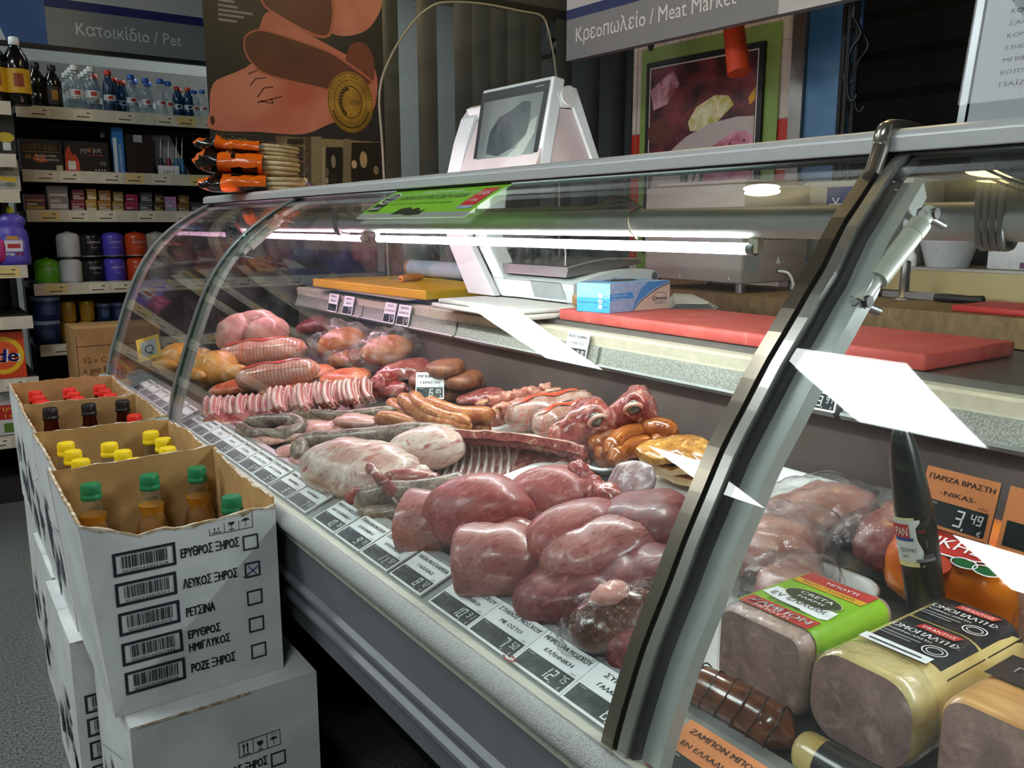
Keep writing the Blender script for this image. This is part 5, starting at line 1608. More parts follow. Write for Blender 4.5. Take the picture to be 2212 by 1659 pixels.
# ---- weighing scale with a customer screen
zb = ZW + .027
t = thing('weighing_scale', (1.5, 1.85, zb), 'white butcher scale with a tilted black customer screen above the rail', 'scale')
SW, SW2 = col('#d3d8d6', .4, 0, .03), col('#c3c6c4', .4, 0, .03)
mb = MB()
rows = []
for x, z in ((1.345, .048), (1.40, .062), (1.46, .074), (1.52, .079), (1.58, .080), (1.615, .076), (1.632, .062), (1.632, .046)):
    rows.append((x, z))
pr = [(1.345, .02), (1.343, .0), (1.62, .0), (1.632, .025)] + [(x, z) for x, z in rows[::-1]]
mb.extY([(x, zb + .004 + z) for x, z in pr], 1.66, 2.07, SW)
M = frame(V((1.3425, 2.07, zb + .003)), (0, -1, 0), (0, 0, 1))
mb.poly(M, [(.23, .050), (.36, .050), (.385, .008), (.25, .008)], col('#8d9190', .4), .001)
mb.line(M, (0, .049), (.41, .049), .0015, col('#8f9391', .5), .001)
M2 = frame(V((1.345, 1.6592, zb + .004)), (1, 0, 0), (0, 0, 1))
mb.ell(M2, .275, .058, .011, .013, col('#5f6464', .4), .001)
mb.ring(M2, .275, .058, .013, .015, .003, col('#a9adab', .4), .0012)
mb.build('scale_base', t, bevel=.004)
mb = MB()
mb.extY([(1.352, zb + .066), (1.36, zb + .092), (1.60, zb + .107), (1.61, zb + .095)], 1.70, 2.03, col('#8f8a88', .3, .7))
mb.build('weighing_plate', t)
mb = MB()
CV = clear('scale_hood', (.9, .9, .9, 1), .03, 1.45, haze=.06)
zz = zb + .096
mb.add([(1.35, 1.69, zz), (1.35, 2.03, zz), (1.36, 2.02, zz + .05), (1.36, 1.71, zz + .05)], [(0, 1, 2, 3)], CV)
mb.add([(1.35, 1.69, zz), (1.62, 1.69, zz + .018), (1.62, 1.69, zz + .04), (1.36, 1.71, zz + .034)], [(0, 1, 2, 3)], CV)
mb.tube(spline([(1.35, 1.70, zz), (1.352, 1.705, zz + .042), (1.355, 1.74, zz + .052), (1.355, 2.0, zz + .052), (1.352, 2.03, zz + .04)], 4), .0022, col('#a09a92', .3), 5)
mb.tube(spline([(1.35, 1.70, zz - .006), (1.48, 1.70, zz + .014), (1.61, 1.70, zz + .012)], 4), .0018, col('#a09a92', .3), 5)
mb.build('clear_hood', t)
mb = MB()
w2 = .035
for q0, q1, dz in (((2.11, .003), (2.205, .155), 0),):
    pass
pts = [(1.98, zb + .0), (2.10, CZ - .03), (2.10, CZ + .15)]
def colm(x0, x1, ya, yb, yc, yd, mat):
    a = [(x0, ya, zb + .004), (x1, ya, zb + .004), (x1, yb, zb + .004), (x0, yb, zb + .004)]
    b = [(x0, yc, CZ - .035), (x1, yc, CZ - .035), (x1, yd, CZ - .035), (x0, yd, CZ - .035)]
    c = [(x0, yc - .03, CZ + .16), (x1, yc - .03, CZ + .16), (x1, yd - .03, CZ + .16), (x0, yd - .03, CZ + .16)]
    mb.loft([a, b, c], mat, False)
colm(1.318, 1.341, 1.975, 2.115, 2.115, 2.235, col('#cfcdcb', .4, 0, .03))
colm(1.342, 1.40, 1.93, 1.975, 2.05, 2.114, SW)
mb.build('column', t, bevel=.005)
# screen head
def HY(px, py, Y=1.69):
    q = onY(px, py, Y)
    return q.x, q.z
TLc, TRc = onX(1043, 200, 1.30), onX(1193, 169, 1.30)
BRc, BLc = onX(1157, 366, 1.262), onX(1018, 380, 1.262)
u = (TRc - TLc).normalized()
Ms = frame(BLc, BRc - BLc, TLc - BLc)
wS, hS = (BRc - BLc).length, (TLc - BLc).length
mb = MB()
sk = (Ms.inverted() @ TLc).x
sr = (Ms.inverted() @ TRc)
def SP(u_, v_):
    """point on the slanted screen: u,v in 0..1"""
    return (u_ * (wS + (sr.x - sk - wS) * v_) + sk * v_, v_ * hS + u_ * v_ * (sr.y - hS))
def spoly(mb, pts, mat, h): mb.poly(Ms, [SP(*p) for p in pts], mat, h)
cn = [SP(a, b) for a, b in ((-.03, -.04), (1.03, -.04), (1.02, 1.03), (0, 1.03), (-.02, .98))]
mb.prism([cn[0], cn[1], cn[2], cn[3], cn[4]], .034, SW, Ms, -.0355)
mb.build('screen_shell', t, bevel=.004)
mb = MB()
spoly(mb, [(0, -.02), (.985, -.02), (.985, .985), (0, .985)], BLK, .001)
spoly(mb, [(.80, .93), (.92, .935), (.92, .945), (.80, .94)], col('#7a7f82', .4), .0014)
scr = mix2('dim_screen', '#5c6360', '#858b84', 3, .12, .3, .7, (1, 1, 1), 3, 0)
spoly(mb, [(.06, .06), (.93, .06), (.93, .87), (.06, .87)], scr, .0016)
spoly(mb, [(.22, .50), (.34, .66), (.52, .72), (.66, .80), (.78, .78), (.80, .60), (.78, .42), (.62, .28), (.40, .20), (.20, .24)], mix2('dim_screen_shape', '#3f4444', '#5d615f', 8, .12, bump=0), .002)
spoly(mb, [(.40, .06), (.62, .24), (.78, .40), (.82, .56), (.90, .60), (.90, .42), (.70, .06)], col('#9aa296', .15), .0022)
spoly(mb, [(.62, .26), (.70, .28), (.70, .285), (.62, .265)], col('#3a3f3f', .2), .0026)
mb.build('customer_screen', t)
# rear operator panel: A-frame seen from its end
mb = MB()
pr = [HY(*p) for p in ((1203, 196), (1215, 190), (1245, 190), (1298, 355), (1284, 355), (1240, 232), (1215, 232))]
mb.extY(pr, 1.69, 2.10, SW)
mb.extY([HY(*p) for p in ((1205, 232), (1240, 236), (1283, 352), (1160, 362))], 1.70, 2.05, mix2('pinkish_panel', '#b9a9a6', '#c6b9b6', 8, .5, bump=0))
mb.build('rear_panel', t, bevel=.003)
mb = MB()
c = HY(1226, 206)
mb.tube([(c[0], 1.683, c[1]), (c[0], 1.70, c[1])], .022, col('#cfcfca', .4), 18)
mb.build('hinge', t)
mb = MB()
q = [onY(x, y, 2.12) for x, y in ((968, 385), (984, 310), (1000, 258), (1012, 240), (1035, 236), (1046, 300), (1046, 385))]
mb.extY([(p.x, p.z) for p in q], 2.06, 2.13, SW)
mb.build('side_shell', t, bevel=.005)
# ---- glove box
A, B_, C_ = V((1.258, 1.54, 0)), V((1.285, 1.456, 0)), V((1.491, 1.474, 0))
zg = ZW + .0275
mb = MB()
sh_, lo_ = B_ - A, C_ - B_
M = frame(V((A.x, A.y, zg)), sh_, (0, 0, 1))
w1 = sh_.length
mb.add([(A.x, A.y, zg), (B_.x, B_.y, zg), (C_.x, C_.y, zg), (C_.x + A.x - B_.x, C_.y + A.y - B_.y, zg)] + [(p.x, p.y, zg + .066) for p in (A, B_, C_, C_ + A - B_)], [(0, 1, 2, 3), (4, 5, 6, 7), (1, 2, 6, 5), (2, 3, 7, 6), (3, 0, 4, 7)], col('#9fb7d4', .4))
mb.add([(A.x, A.y, zg), (B_.x, B_.y, zg), (B_.x, B_.y, zg + .033), (A.x, A.y, zg + .033)], [(0, 1, 2, 3)], col('#4aa6d0', .4))
mb.add([(A.x, A.y, zg + .033), (B_.x, B_.y, zg + .033), (B_.x, B_.y, zg + .066), (A.x, A.y, zg + .066)], [(0, 1, 2, 3)], col('#8cc9e0', .4))
for k, s in enumerate(('LARGE', 'MEDIUM', 'SMALL')):
    mb.ell(M, w1 * .72, .013 + k * .0125, .0052, .0052, WHT, .0006, 14)
    mb.text(M, s, w1 * .80, .011 + k * .0125, .0042, INK, .0006, fit=.013)
mb.line(M, (w1 * .70, .026), (w1 * .715, .023), .0012, INK, .0012)
mb.line(M, (w1 * .715, .023), (w1 * .745, .030), .0012, INK, .0012)
mb.text(M, 'ΕΞΕΤΑΣΤΙΚΑ ΓΑΝΤΙΑ ΛΑΤΕΞ', .004, .020, .005, INK, .0006, fit=.052)
M = frame(V((B_.x, B_.y, zg)), lo_, (0, 0, 1))
w2 = lo_.length
mb.rect(M, 0, 0, w2, .066, mix2('glove_print', '#8fa6cf', '#a9bcd8', 120, .4, bump=0), .0003)
mb.poly(M, [(w2 * .34, 0), (w2 * .48, .024), (w2 * .70, .047), (w2 * .86, .058), (w2, .064), (w2, .066), (w2 * .62, .066), (w2 * .5, .05)], col('#4f8fd0', .4), .0005)
arc = [(w2 * .37, 0), (w2 * .50, .021), (w2 * .68, .040), (w2 * .85, .053), (w2, .060)]
mb.poly(M, arc + [(w2, 0)], col('#d9bfae', .4), .0008)
for a, b in zip(arc, arc[1:]): mb.line(M, a, b, .0018, INK, .0011)
mb.poly(M, [(0, .026), (w2 * .38, .031), (w2 * .36, .044), (0, .042)], col('#3f8fd6', .4), .0006)
mb.text(M, 'Γάντια Latex', .006, .036, .006, WHT, .0009, fit=.05)
mb.text(M, 'μιας χρήσης', .006, .029, .005, WHT, .0009, fit=.045)
mb.text(M, 'Champion', w2 * .70, .022, .012, INK, .0011, fit=w2 * .24, shear=.2, bold=.0006)
mb.ring(M, w2 * .82, .028, .026, .012, .0012, INK, .0011)
mb.rect(M, w2 * .74, .012, w2 * .93, .014, col('#8f8a88', .5), .0011)
top = frame(V((A.x, A.y, zg + .066)), sh_, lo_)
mb.rect(top, 0, 0, w1, w2, col('#7fb0dd', .4), .0004)
mb.ell(top, w1 * .5, w2 * .62, .028, .055, col('#3c3626', .7), .0008)
for k in range(3): mb.add([top @ V((w1 * .5 - .02 + .012 * k, w2 * .30, .001)), top @ V((w1 * .5 + .01 + .008 * k, w2 * .32, .012)), top @ V((w1 * .5 + .012, w2 * .42, .008)), top @ V((w1 * .5 - .022, w2 * .42, .001))], [(0, 1, 2, 3)], col('#d9dcdd', .5))
mb.build('glove_box', label='blue and white box of latex gloves on the red cutting board', cat='box')
# candy tub, papers, film roll, knife
t = thing('plastic_tub', (1.345, 1.63, ZW + .027), 'small clear tub with an amber block beside the glove box', 'tub')
mb = MB()
mb.loft([[(1.345 + a * cx, 1.625 + b * cy_, z) for cx, cy_ in ((1, 1), (-1, 1), (-1, -1), (1, -1))] for a, b, z in ((.020, .034, ZW + .027), (.027, .042, ZW + .064))], clear('tub_plastic', (.92, .92, .92, 1), .06, 1.5, bump=.6, haze=.2), False, None, False)
mb.build('tub_wall', t)
MB().bbox((1.33, 1.60, ZW + .0275), (1.36, 1.65, ZW + .058), .006, mix2('amber_block', '#9a6a1e', '#b98a3a', 20, .3)).build('contents', t)
mb = MB()
for k in range(4):
    pts = [(onZ(px, py, ZW + .0275)) for px, py in ((1440 + 3 * k, 667), (1447, 647), (1475 + 5 * k, 645), (1552 - 9 * k, 663), (1545 - 8 * k, 668))]
    mb.add([(p.x + .004 * k, p.y, ZW + .028 + .0035 * k + (.006 if i == 1 else 0)) for i, p in enumerate(pts)], [(0, 1, 2, 3, 4)], col('#c9c8c6' if k % 2 else '#b5b6b8', .6))
mb.build('paper_sheets', label='loose stack of white wrapping paper behind the glove box', cat='paper')
zy = ZW + .0345
t = thing('film_roll', (1.59, 2.76, zy), 'roll of cling film lying at the back of the yellow board', 'roll')
a, b = V((1.565, 2.905, zy + .031)), V((1.585, 2.52, zy + .031))
mb = MB().tube([a, b], .0305, mix2('cling_film_roll', '#8fa9b5', '#b4c8d0', 6, .15, bump=0), 20)
mb.build('film', t)
d = (b - a).normalized()
mb = MB().tube([a - d * .012, a - d * .0005], .032, col('#a07a4a', .7), 20).tube([a - d * .0135, a - d * .0121], .019, col('#3a2c1c', .7), 16)
mb.build('core', t)
t = thing('boning_knife', (1.46, 2.74, zy), 'knife with a yellow handle lying on the yellow board', 'knife')
a, b = onZ(866, 602, zy + .012), onZ(911, 597, zy + .012)
MB().tube([a, a.lerp(b, .3), a.lerp(b, .8), b], [.011, .013, .012, .010], col('#d98a12', .4), 10).build('handle', t)
c = onZ(842, 603, zy + .010)
mb = MB()
dd = (c - a).normalized()
nn = V((-dd.y, dd.x, 0)) * .010
mb.add([a - nn, a + nn, c + nn * .2, c - nn * .4] + [p + V((0, 0, .002)) for p in (a - nn, a + nn, c + nn * .2, c - nn * .4)], [(0, 1, 2, 3), (4, 5, 6, 7), (0, 1, 5, 4), (1, 2, 6, 5), (2, 3, 7, 6), (3, 0, 4, 7)], col('#8c8e8c', .3, .9))
mb.build('blade', t)
# cable bundle on the light pipe
mb = MB()
for k in range(3):
    p = [onX(px, py, 1.0 + .004 * k) for px, py in ((1030, 455 - k), (1100, 448 + k), (1200, 449 - k), (1280, 444), (1340, 437 - 3 * k), (1380, 444))]
    p = [V((q.x, q.y, CZ + .0295 + .002 * k + (.012 if i == 4 else 0) * (k + 1) / 2)) for i, q in enumerate(p)]
    mb.tube(spline(p, 6), .0022, col('#8a8068', .5), 5)
q = onX(1386, 480, 1.0)
mb.tube(spline([(1.0, q.y, CZ + .032), (.974, q.y + .004, CZ + .018), (.972, q.y, CZ - .004), (.985, q.y - .006, CZ - .022)], 5), .002, col('#9a917a', .5), 5)
mb.build('cable_bundle', label='thin beige cables lying along the grey light pipe', cat='cable')
# ---- back counter, packing machine, kitchen things
WOOD = mix2('old_butcher_block', '#6f5433', '#8f7248', 3, .6, .3, .7, (1, 12, 6), 5, .05)
TAN = mix2('tan_board', '#a8925f', '#b8a878', 3, .55, .3, .7, (1, 1, 1), 4, .02)
ZB = CZ - .208
mb = MB()
mb.box((2.06, -.2, ZB - .07), (2.47, 2.6, ZB), WOOD)
mb.build('block_top', None, label='long wooden butcher block worktop along the back wall', cat='worktop')
mb = MB()
mb.box((2.10, -.2, 0), (2.47, 2.6, ZB - .071), col('#37302b', .7))
mb.box((2.0995, .2, .12), (2.1, 2.5, ZB - .12), col('#453a33', .6))
mb.build('back_cabinet', label='dark cabinet carrying the wooden butcher block', cat='cabinet')
mb = MB()
mb.box((2.473, -.2, 0), (2.72, 1.72, ZB + .078), TAN)
mb.box((2.471, -.2, ZB + .0785), (2.73, 1.72, ZB + .086), col('#9b958c', .4, .4))
mb.build('raised_ledge', label='raised tan ledge behind the butcher block', cat='ledge')
t = thing('packing_machine', (2.27, 1.97, ZB), 'brushed steel packing machine with a vented end and a white cord', 'machine')
st = mix2('brushed_machine_steel', '#a3958f', '#b5a7a0', 3, .42, .3, .7, (1, 1, 8), 4, .02)
mb = MB()
mb.bbox((2.10, 1.773, ZB + .03), (2.42, 2.20, ZB + .335), .006, st)
M = frame(V((2.10, 1.7722, ZB + .03)), (1, 0, 0), (0, 0, 1))
for a in range(9):
    for b in range(6):
        if a - b > -3: mb.rect(M, .10 + a * .017, .135 + b * .013, .112 + a * .017, .141 + b * .013, BLK, .0008)
mb.rect(M, .012, .03, .075, .11, col('#a3a4a6', .5), .0008)
mb.poly(M, [(.16, .06), (.185, .06), (.1725, .085)], WHT, .0009)
mb.ell(M, .175, .036, .008, .008, BLK, .0009, 12)
M = frame(V((2.0992, 2.2, ZB + .03)), (0, -1, 0), (0, 0, 1))
for u, v in ((.17, .016), (.38, .016)): mb.ell(M, u, v, .004, .004, col('#d3ccc6', .3), .0008, 8)
mb.build('machine_body', t)
for x, y in ((2.13, 1.80), (2.13, 2.17), (2.39, 1.80), (2.39, 2.17)): MB().tube([(x, y, ZB + .0005), (x, y, ZB + .0298)], .016, STEEL, 10).build('foot', t)
mb = MB()
mb.bbox((2.125, 1.79, ZB + .3355), (2.40, 2.18, ZB + .35), .01, st)
mb.build('lid', t)
mb = MB().tube(spline([(2.275, 1.772, ZB + .066), (2.285, 1.74, ZB + .06), (2.30, 1.73, ZB + .03), (2.31, 1.735, ZB + .006), (2.33, 1.72, ZB + .005)], 6), .0045, WHT, 6)
mb.build('power_cord', t)
# cold packs and bits on the ledge
zl_ = ZB + .0865
def at(px, py, X): return onX(px, py, X)
p = at(2042, 575, 2.55)
t = thing('skewer_tub', (2.56, p.y, zl_), 'white tapered tub full of wooden skewers on the raised ledge', 'tub')
MB().lathe([(.058, 0), (.080, .075), (.082, .078), (.078, .078), (.06, .004)], col('#c2c3c6', .45), (2.56, p.y, zl_), 24, caps=True).build('tub_body', t)
mb = MB()
for k in range(60):
    a = R.uniform(0, 6.28)
    rr = .07 * math.sqrt(R.random())
    x, y = 2.56 + rr * math.cos(a), p.y + rr * math.sin(a)
    mb.tube([(2.56 + (x - 2.56) * .7, p.y + (y - p.y) * .7, zl_ + .006), (x, y, zl_ + .10 + R.uniform(-.006, .006))], .0016, col('#b39a6c', .6), 4)
o = mb.build('skewers', t)
o['kind'] = 'stuff'
p = at(2195, 555, 2.55)
mb = MB().bbox((2.50, p.y - .07, zl_), (2.66, p.y + .055, zl_ + .095), .006, col('#cfd0d0', .4))
M = frame(V((2.4995, p.y + .055, zl_)), (0, -1, 0), (0, 0, 1))
mb.rect(M, .09, .006, .125, .022, col('#5a2a5a', .5), .0008)
mb.build('storage_box', label='white storage box at the right end of the raised ledge', cat='box')
p = at(1982, 566, 2.55)
mb = MB().lathe([(.013, 0), (.014, .004), (.013, .032), (.006, .044), (.006, .05)], WHT, (2.5, p.y - .01, zl_), 12)
mb.build('squeeze_bottle', label='tiny white bottle standing left of the skewer tub', cat='bottle')
p = at(1955, 600, 2.34)
mb = MB().lathe([(.035, 0), (.035, .004), (.014, .008), (.0135, .105), (.011, .11)], STEEL, (2.34, p.y, ZB), 14)
mb.build('knife_steel_post', label='short steel post on the butcher block', cat='post')
for i, (px0, px1, py, s) in enumerate(((1885, 1953, 627, 'left of the steel post'), (2020, 2125, 640, 'right of the steel post'))):
    a, b = onZ(px0, py, ZB + .012), onZ(px1, py, ZB + .012)
    a.x = b.x = 2.36 if i == 0 else 2.33
    a.y, b.y = at(px0, py, a.x).y, at(px1, py, a.x).y
    t = thing('knife', ((a.x), (a.y + b.y) / 2, ZB), 'knife with a black handle lying %s' % s, 'knife', 'knives on the butcher block')
    MB().tube([a, a.lerp(b, .25), a.lerp(b, .7), b], [.010, .0125, .011, .013], BLK, 8).build('handle', t)
    e = b + (b - a) * (1.2 if i == 0 else -2.0) if i == 0 else a + (a - b) * 1.2
    st_, en = (b, e) if i == 0 else (a, e)
    mb = MB()
    mb.box((st_.x - .002, min(st_.y, en.y), ZB + .004), (st_.x, max(st_.y, en.y), ZB + .022), STEEL)
    mb.build('blade', t)
a = at(2175, 652, 2.25)
mb = MB().bbox((2.10, a.y - .35, ZB + .0005), (2.30, a.y + .06, ZB + .016), .003, col('#b8302e', .5))
mb.build('cutting_board', label='thin red board lying on the butcher block at the right edge', cat='cutting board')
a = at(1800, 400, 2.55)
z_ = ZB + .087
t = thing('cool_box', (2.6, a.y, z_), 'pale box with a blue snowflake label behind the light pipe', 'box')
mb = MB()
mb.bbox((2.52, a.y - .30, z_), (2.70, a.y + .10, CZ + .145), .01, col('#a9a59c', .5))
mb.build('box_body', t)
mb = MB()
M = frame(V((2.5195, a.y + .10, CZ - .02)), (0, -1, 0), (0, 0, 1))
mb.rect(M, .10, .04, .20, .145, col('#263a78', .5), .0006)
for k in range(3):
    c_, s_ = math.cos(k * 1.047), math.sin(k * 1.047)
    mb.line(M, (.135 - .024 * c_, .09 - .024 * s_), (.135 + .024 * c_, .09 + .024 * s_), .004, WHT, .001)
mb.text(M, 'FR', .165, .085, .026, WHT, .001)
mb.build('label', t)
# ================================================================ bread packs on the rail
BRD = mix2('flatbread_crust', '#c9ae7c', '#dcc9a0', 22, .8, bump=.2)
ORG = col('#df6410', .22, 0, .06, 14, coat=.3)
BKF = col('#17140f', .2, 0, .06, coat=.3)
def pita_pack(c, rot, seed, lbl, tilt=0, n=4, hgt=.085):
    t = thing('flatbread_pack', c, lbl, 'bread pack', 'packs of flatbread on the rail')
    U = Matrix.Rotation(rot, 3, 'Z') @ Matrix.Rotation(tilt, 3, 'Y')
    c = V(c)
    for k in range(n):
        mb = MB()
        r = .082 - .003 * abs(k - 1.5)
        rows = []
        hh = hgt / n
        for a, z in ((.2, .0), (.93, .001), (1.0, hh * .5), (.95, hh * .93), (.2, hh * .97)):
            rows.append([c + U @ V((.085 + r * a * math.cos(q) * (1 + .02 * noise.noise(V((k, math.cos(q) * 2, math.sin(q) * 2)))), r * a * math.sin(q) * .9, .003 + k * hh + z)) for q in [2 * math.pi * i / 24 for i in range(24)]])
        mb.loft(rows, BRD, True)
        mb.build('flatbread', t)
    mb = MB()
    n1, m1 = 26, 20
    def prof(u):     # bag height and half depth along its length, u 0..1
        e = min(1, u / .14) ** .4 * min(1, (1 - u) / .16) ** .5
        return max(.06, e)
    vs = []
    for i in range(n1 + 1):
        u = i / n1
        e = prof(u)
        for j in range(m1):
            q = 2 * math.pi * j / m1
            cq, sq = math.cos(q), math.sin(q)
            y = .092 * (abs(cq) ** .7) * (1 if cq > 0 else -1) * (.45 + .55 * e)
            z = hgt * .5 + .004 + (hgt * .5 + .005) * (abs(sq) ** .8) * (1 if sq > 0 else -1) * e
            p = V((-.17 + .36 * u, y, z))
            k = .007 * noise.noise(p * 38 + V((seed, 0, 0))) + .004 * noise.noise(p * 90 + V((seed, 3, 0)))
            if u < .25 or u > .85: k *= 1.7
            p.y += k * (1 if cq > 0 else -1)
            if z > .02: p.z += k
            p.z = max(p.z, .001)
            vs.append(c + U @ p)
    def strips(sel):
        return [(i * m1 + j, i * m1 + (j + 1) % m1, (i + 1) * m1 + (j + 1) % m1, (i + 1) * m1 + j) for i in range(n1) for j in range(m1) if sel(i, j)]
    def cls(i, j):
        w_ = i + 1.6 * noise.noise(V((j * .9, seed, 0)))
        if i > 15: return 'f'
        if i < 3: return 'o' if (i + j) % 7 < 4 else 'k'
        if i < 6: return 'k' if j % 9 < 6 else 'f'
        if 7.5 + 1.5 * math.sin(j) > w_ > 5: return 'o'
        if w_ < 9.2: return 'k' if 2 < j < 9 else 'o'
        return 'k' if j > 10 and j < 18 and w_ < 15 else 'o'
    mb.add(vs, strips(lambda i, j: cls(i, j) == 'o'), ORG, True)
    mb.add(vs, strips(lambda i, j: cls(i, j) == 'k'), BKF, True)
    mb.build('printed_wrapper', t)
    f = MB()
    f.add(vs, strips(lambda i, j: cls(i, j) == 'f'), FILM, True)
    f.build('clear_wrapper', t)
rz = -YAW + .12
zr = CZ + .1055
yc = 2.86
pita_pack((.935, yc - .06, zr), rz, 1.3, 'lower flatbread pack lying directly on the rail', 0, 3, .044)
pita_pack((.94, yc, zr + .056), rz + .06, 5.1, 'middle flatbread pack, widest showing bread, on top of the lower pack', .05, 4, .062)
pita_pack((.96, yc + .05, zr + .125), rz - .05, 9.7, 'topmost flatbread pack of the pile on the rail', .08, 3, .036)
# ================================================================ price list in a holder on the rail
p0, p1, p2 = onY(2065, 268, .44), onY(2133, 0, .44), onY(2300, 262, .44)
t = thing('price_list', (.90, .40, CZ + .106), 'white price list leaning in a clear holder on the rail', 'price list')
a = V((.935, .496, CZ + .1065))
b = onX(2135, 0, .965)
u = V((-.10, -1, 0)).normalized()
M = frame(a, (0, -1, 0), b - a)
lx = (M.inverted() @ b)
mb = MB()
mb.poly(M, [(0, 0), (.21, 0), (.21 + lx.x * 2, lx.y * 2), (lx.x * 2, lx.y * 2)], col('#9fa3a7', .6, 0, .04), .0006)
LN = ['ΠΑΪΔΑΚΙΑ ΑΡΝΙ', 'ΚΟΤΟΠΟΥΛΟ ΦΙΛΕΤΟ', 'ΜΠΙΦΤΕΚΙ ΧΟΙΡΙΝΟ', 'ΣΤΗΘΟΣ ΓΑΛΟΠΟΥΛΑΣ', 'ΚΟΝΤΟΣΟΥΒΛΙ ΜΙΧ', 'ΣΑΛΑΜΙ ΛΕΥΚΑΔΟΣ', 'ΚΟΤΟΠΟΥΛΟ ΡΟΛΟ', 'ΡΟΛΟ ΜΟΣΧΑΡΙ', 'ΣΑΛΑΜΙ ΑΕΡΟΣ', 'ΛΟΥΚΑΝΙΚΟ ΧΩΡ', 'ΠΑΡΙΖΑ', 'ΖΑΜΠΟΝ ΩΜΟ', 'ΜΟΡΤΑΔΕΛΑ']
for k, s in enumerate(LN):
    v = .035 + k * .0128
    mb.text(M, s, .026 + lx.x / lx.y * v, v, .0068, col('#5a5658', .6), .0012, fit=.085, bold=.0004)
mb.build('sheet', t)
mb = MB()
mb.poly(M, [(-.012, 0), (.22, 0), (.22 + lx.x * 2.1, lx.y * 2.1), (-.012 + lx.x * 2.1, lx.y * 2.1)], clear('holder_acrylic', (.96, .97, .97, 1), .01, 1.22), .003)
mb.line(M, (-.006, 0), (-.006 + lx.x * 2.1, lx.y * 2.1), .008, col('#7d8184', .3, .3), .0025)
mb.build('clear_holder', t)
# ================================================================ the meat
BEEF = mix2('beef_lean', '#852a27', '#a34a43', 22, .40, .30, .70, (1, 3.2, 3.2), 5, .3, .10, cc='#b0645c', vsc=26, fine=.30)
BEEFF = mix2('beef_silverskin', '#8e4540', '#b0716a', 12, .34, .30, .70, (1, 3, 3), 5, .3, .15, cc='#b98a84', vsc=10, fine=.30)
BEEFD = mix2('beef_dark', '#5e2324', '#7c3636', 18, .42, .35, .65, (1, 2.5, 2.5), 5, .4, .1, cc='#8f5450', vsc=34, fine=.30)
BEEFC = mix2('beef_cut_face', '#742e29', '#8f423b', 30, .38, .36, .62, (3, 1, 1), 6, .1, .1, cc='#9f5a52', vsc=44, fine=.30)
RAWR = mix2('raw_red_scrap', '#8e2524', '#b0564e', 30, .28, .4, .6, (1, 1, 1), 5, .4, .3, cc='#d9b0a4', vsc=40, fine=.30)
LIVER = mix2('liver_dark', '#4a2620', '#6e4a3a', 14, .22, .35, .65, (1, 1, 1), 4, .25, .4, fine=.20)
BROWNS = mix2('grey_brown_slice', '#80595a', '#a08488', 22, .30, .35, .65, (1, 5, 1), 5, .15, .3, cc='#b9a29e', vsc=30, fine=.20)
PORK = mix2('pork_pale', '#cf8d82', '#e0b0a4', 14, .32, .36, .66, (1, 2, 2), 5, .2, .2, cc='#e8cfc4', vsc=20, fine=.20)
PORKK = mix2('pork_rind', '#c08a7e', '#d6a99c', 8, .34, .35, .65, (1, 1, 1), 4, .12, .15, fine=.20)
LAMB = mix2('lamb_fat_skin', '#b98c80', '#dccabd', 12, .34, .36, .62, (1, 2.5, 2.5), 5, .2, .15, cc='#a6504a', vsc=11, fine=.20)
LAMBR = mix2('lamb_red', '#7e2e2a', '#a85a50', 22, .30, .38, .62, (1, 1.6, 1.6), 5, .35, .25, cc='#d9b8a8', vsc=24, fine=.30)
BONE = mix2('bone_white', '#cdb7a4', '#e3d6c8', 20, .4, .4, .6, bump=.15)
RIBM = mix2('rib_white', '#d2b8ac', '#e6d8ce', 26, .32, .4, .6, bump=.1)
RIBI = mix2('rib_membrane', '#a8706a', '#cfa89e', 18, .3, .4, .6, (1, 3, 1), bump=.2)
FLAP = mix2('skin_flap', '#9a7a64', '#b89a84', 14, .4, .4, .6, bump=.15)
YCHK = mix2('yellow_chicken_skin', '#cf8f2a', '#e0b060', 16, .35, .35, .65, bump=.2, cc='#e3c8a0', vsc=12, fine=.20)
ORMT = mix2('orange_marinade', '#c2502a', '#d98a5e', 20, .3, .38, .62, bump=.3, cc='#e0b090', vsc=24, fine=.20)
SAUSG = mix2('grey_country_sausage', '#5c4a40', '#8a7868', 46, .34, .38, .58, (1, 1, 1), 4, .25, .2, cc='#b3a090', vsc=60, fine=.20)
SAUSO = mix2('orange_sausage', '#9c4a20', '#c07a44', 60, .32, .38, .6, (1, 1, 1), 4, .3, .2, cc='#cf9a62', vsc=80, fine=.20)
SAUSB = mix2('smoked_small_sausage', '#7e3a14', '#a8602a', 40, .24, .38, .62, bump=.15, coat=.4)
PATTY = mix2('stuffed_patty', '#6e3a26', '#8f5638', 50, .4, .4, .6, bump=.35, fine=.20)
STEAKY = mix2('marinated_steak', '#96561a', '#c08a3a', 24, .26, .36, .62, bump=.4, coat=.3, cc='#d9b878', vsc=18, fine=.20)
STEAKF = mix2('marinated_fat', '#c9a87a', '#dcc4a0', 20, .3, bump=.2)
CHUNK = mix2('skewer_meat', '#a2564a', '#c98a76', 26, .34, .4, .6, bump=.35, cc='#d9a894', vsc=30)
HEADM = mix2('sheep_head_flesh', '#741f1b', '#a4564a', 18, .26, .36, .62, (1, 1.5, 1.5), 5, .35, .4, cc='#d3a596', vsc=16, fine=.30)
ROLLM = mix2('netted_roll', '#9a6a5a', '#b8958a', 30, .22, .4, .6, bump=.2, coat=.5, cc='#c24a2a', vsc=14)
TRAYW = col('#d3d3cf', .35, 0, .03)
DUP = V((-DB, 0, 1)).normalized()            # deck normal
def dfr(d, roll=0): return axes(d, DUP, roll)
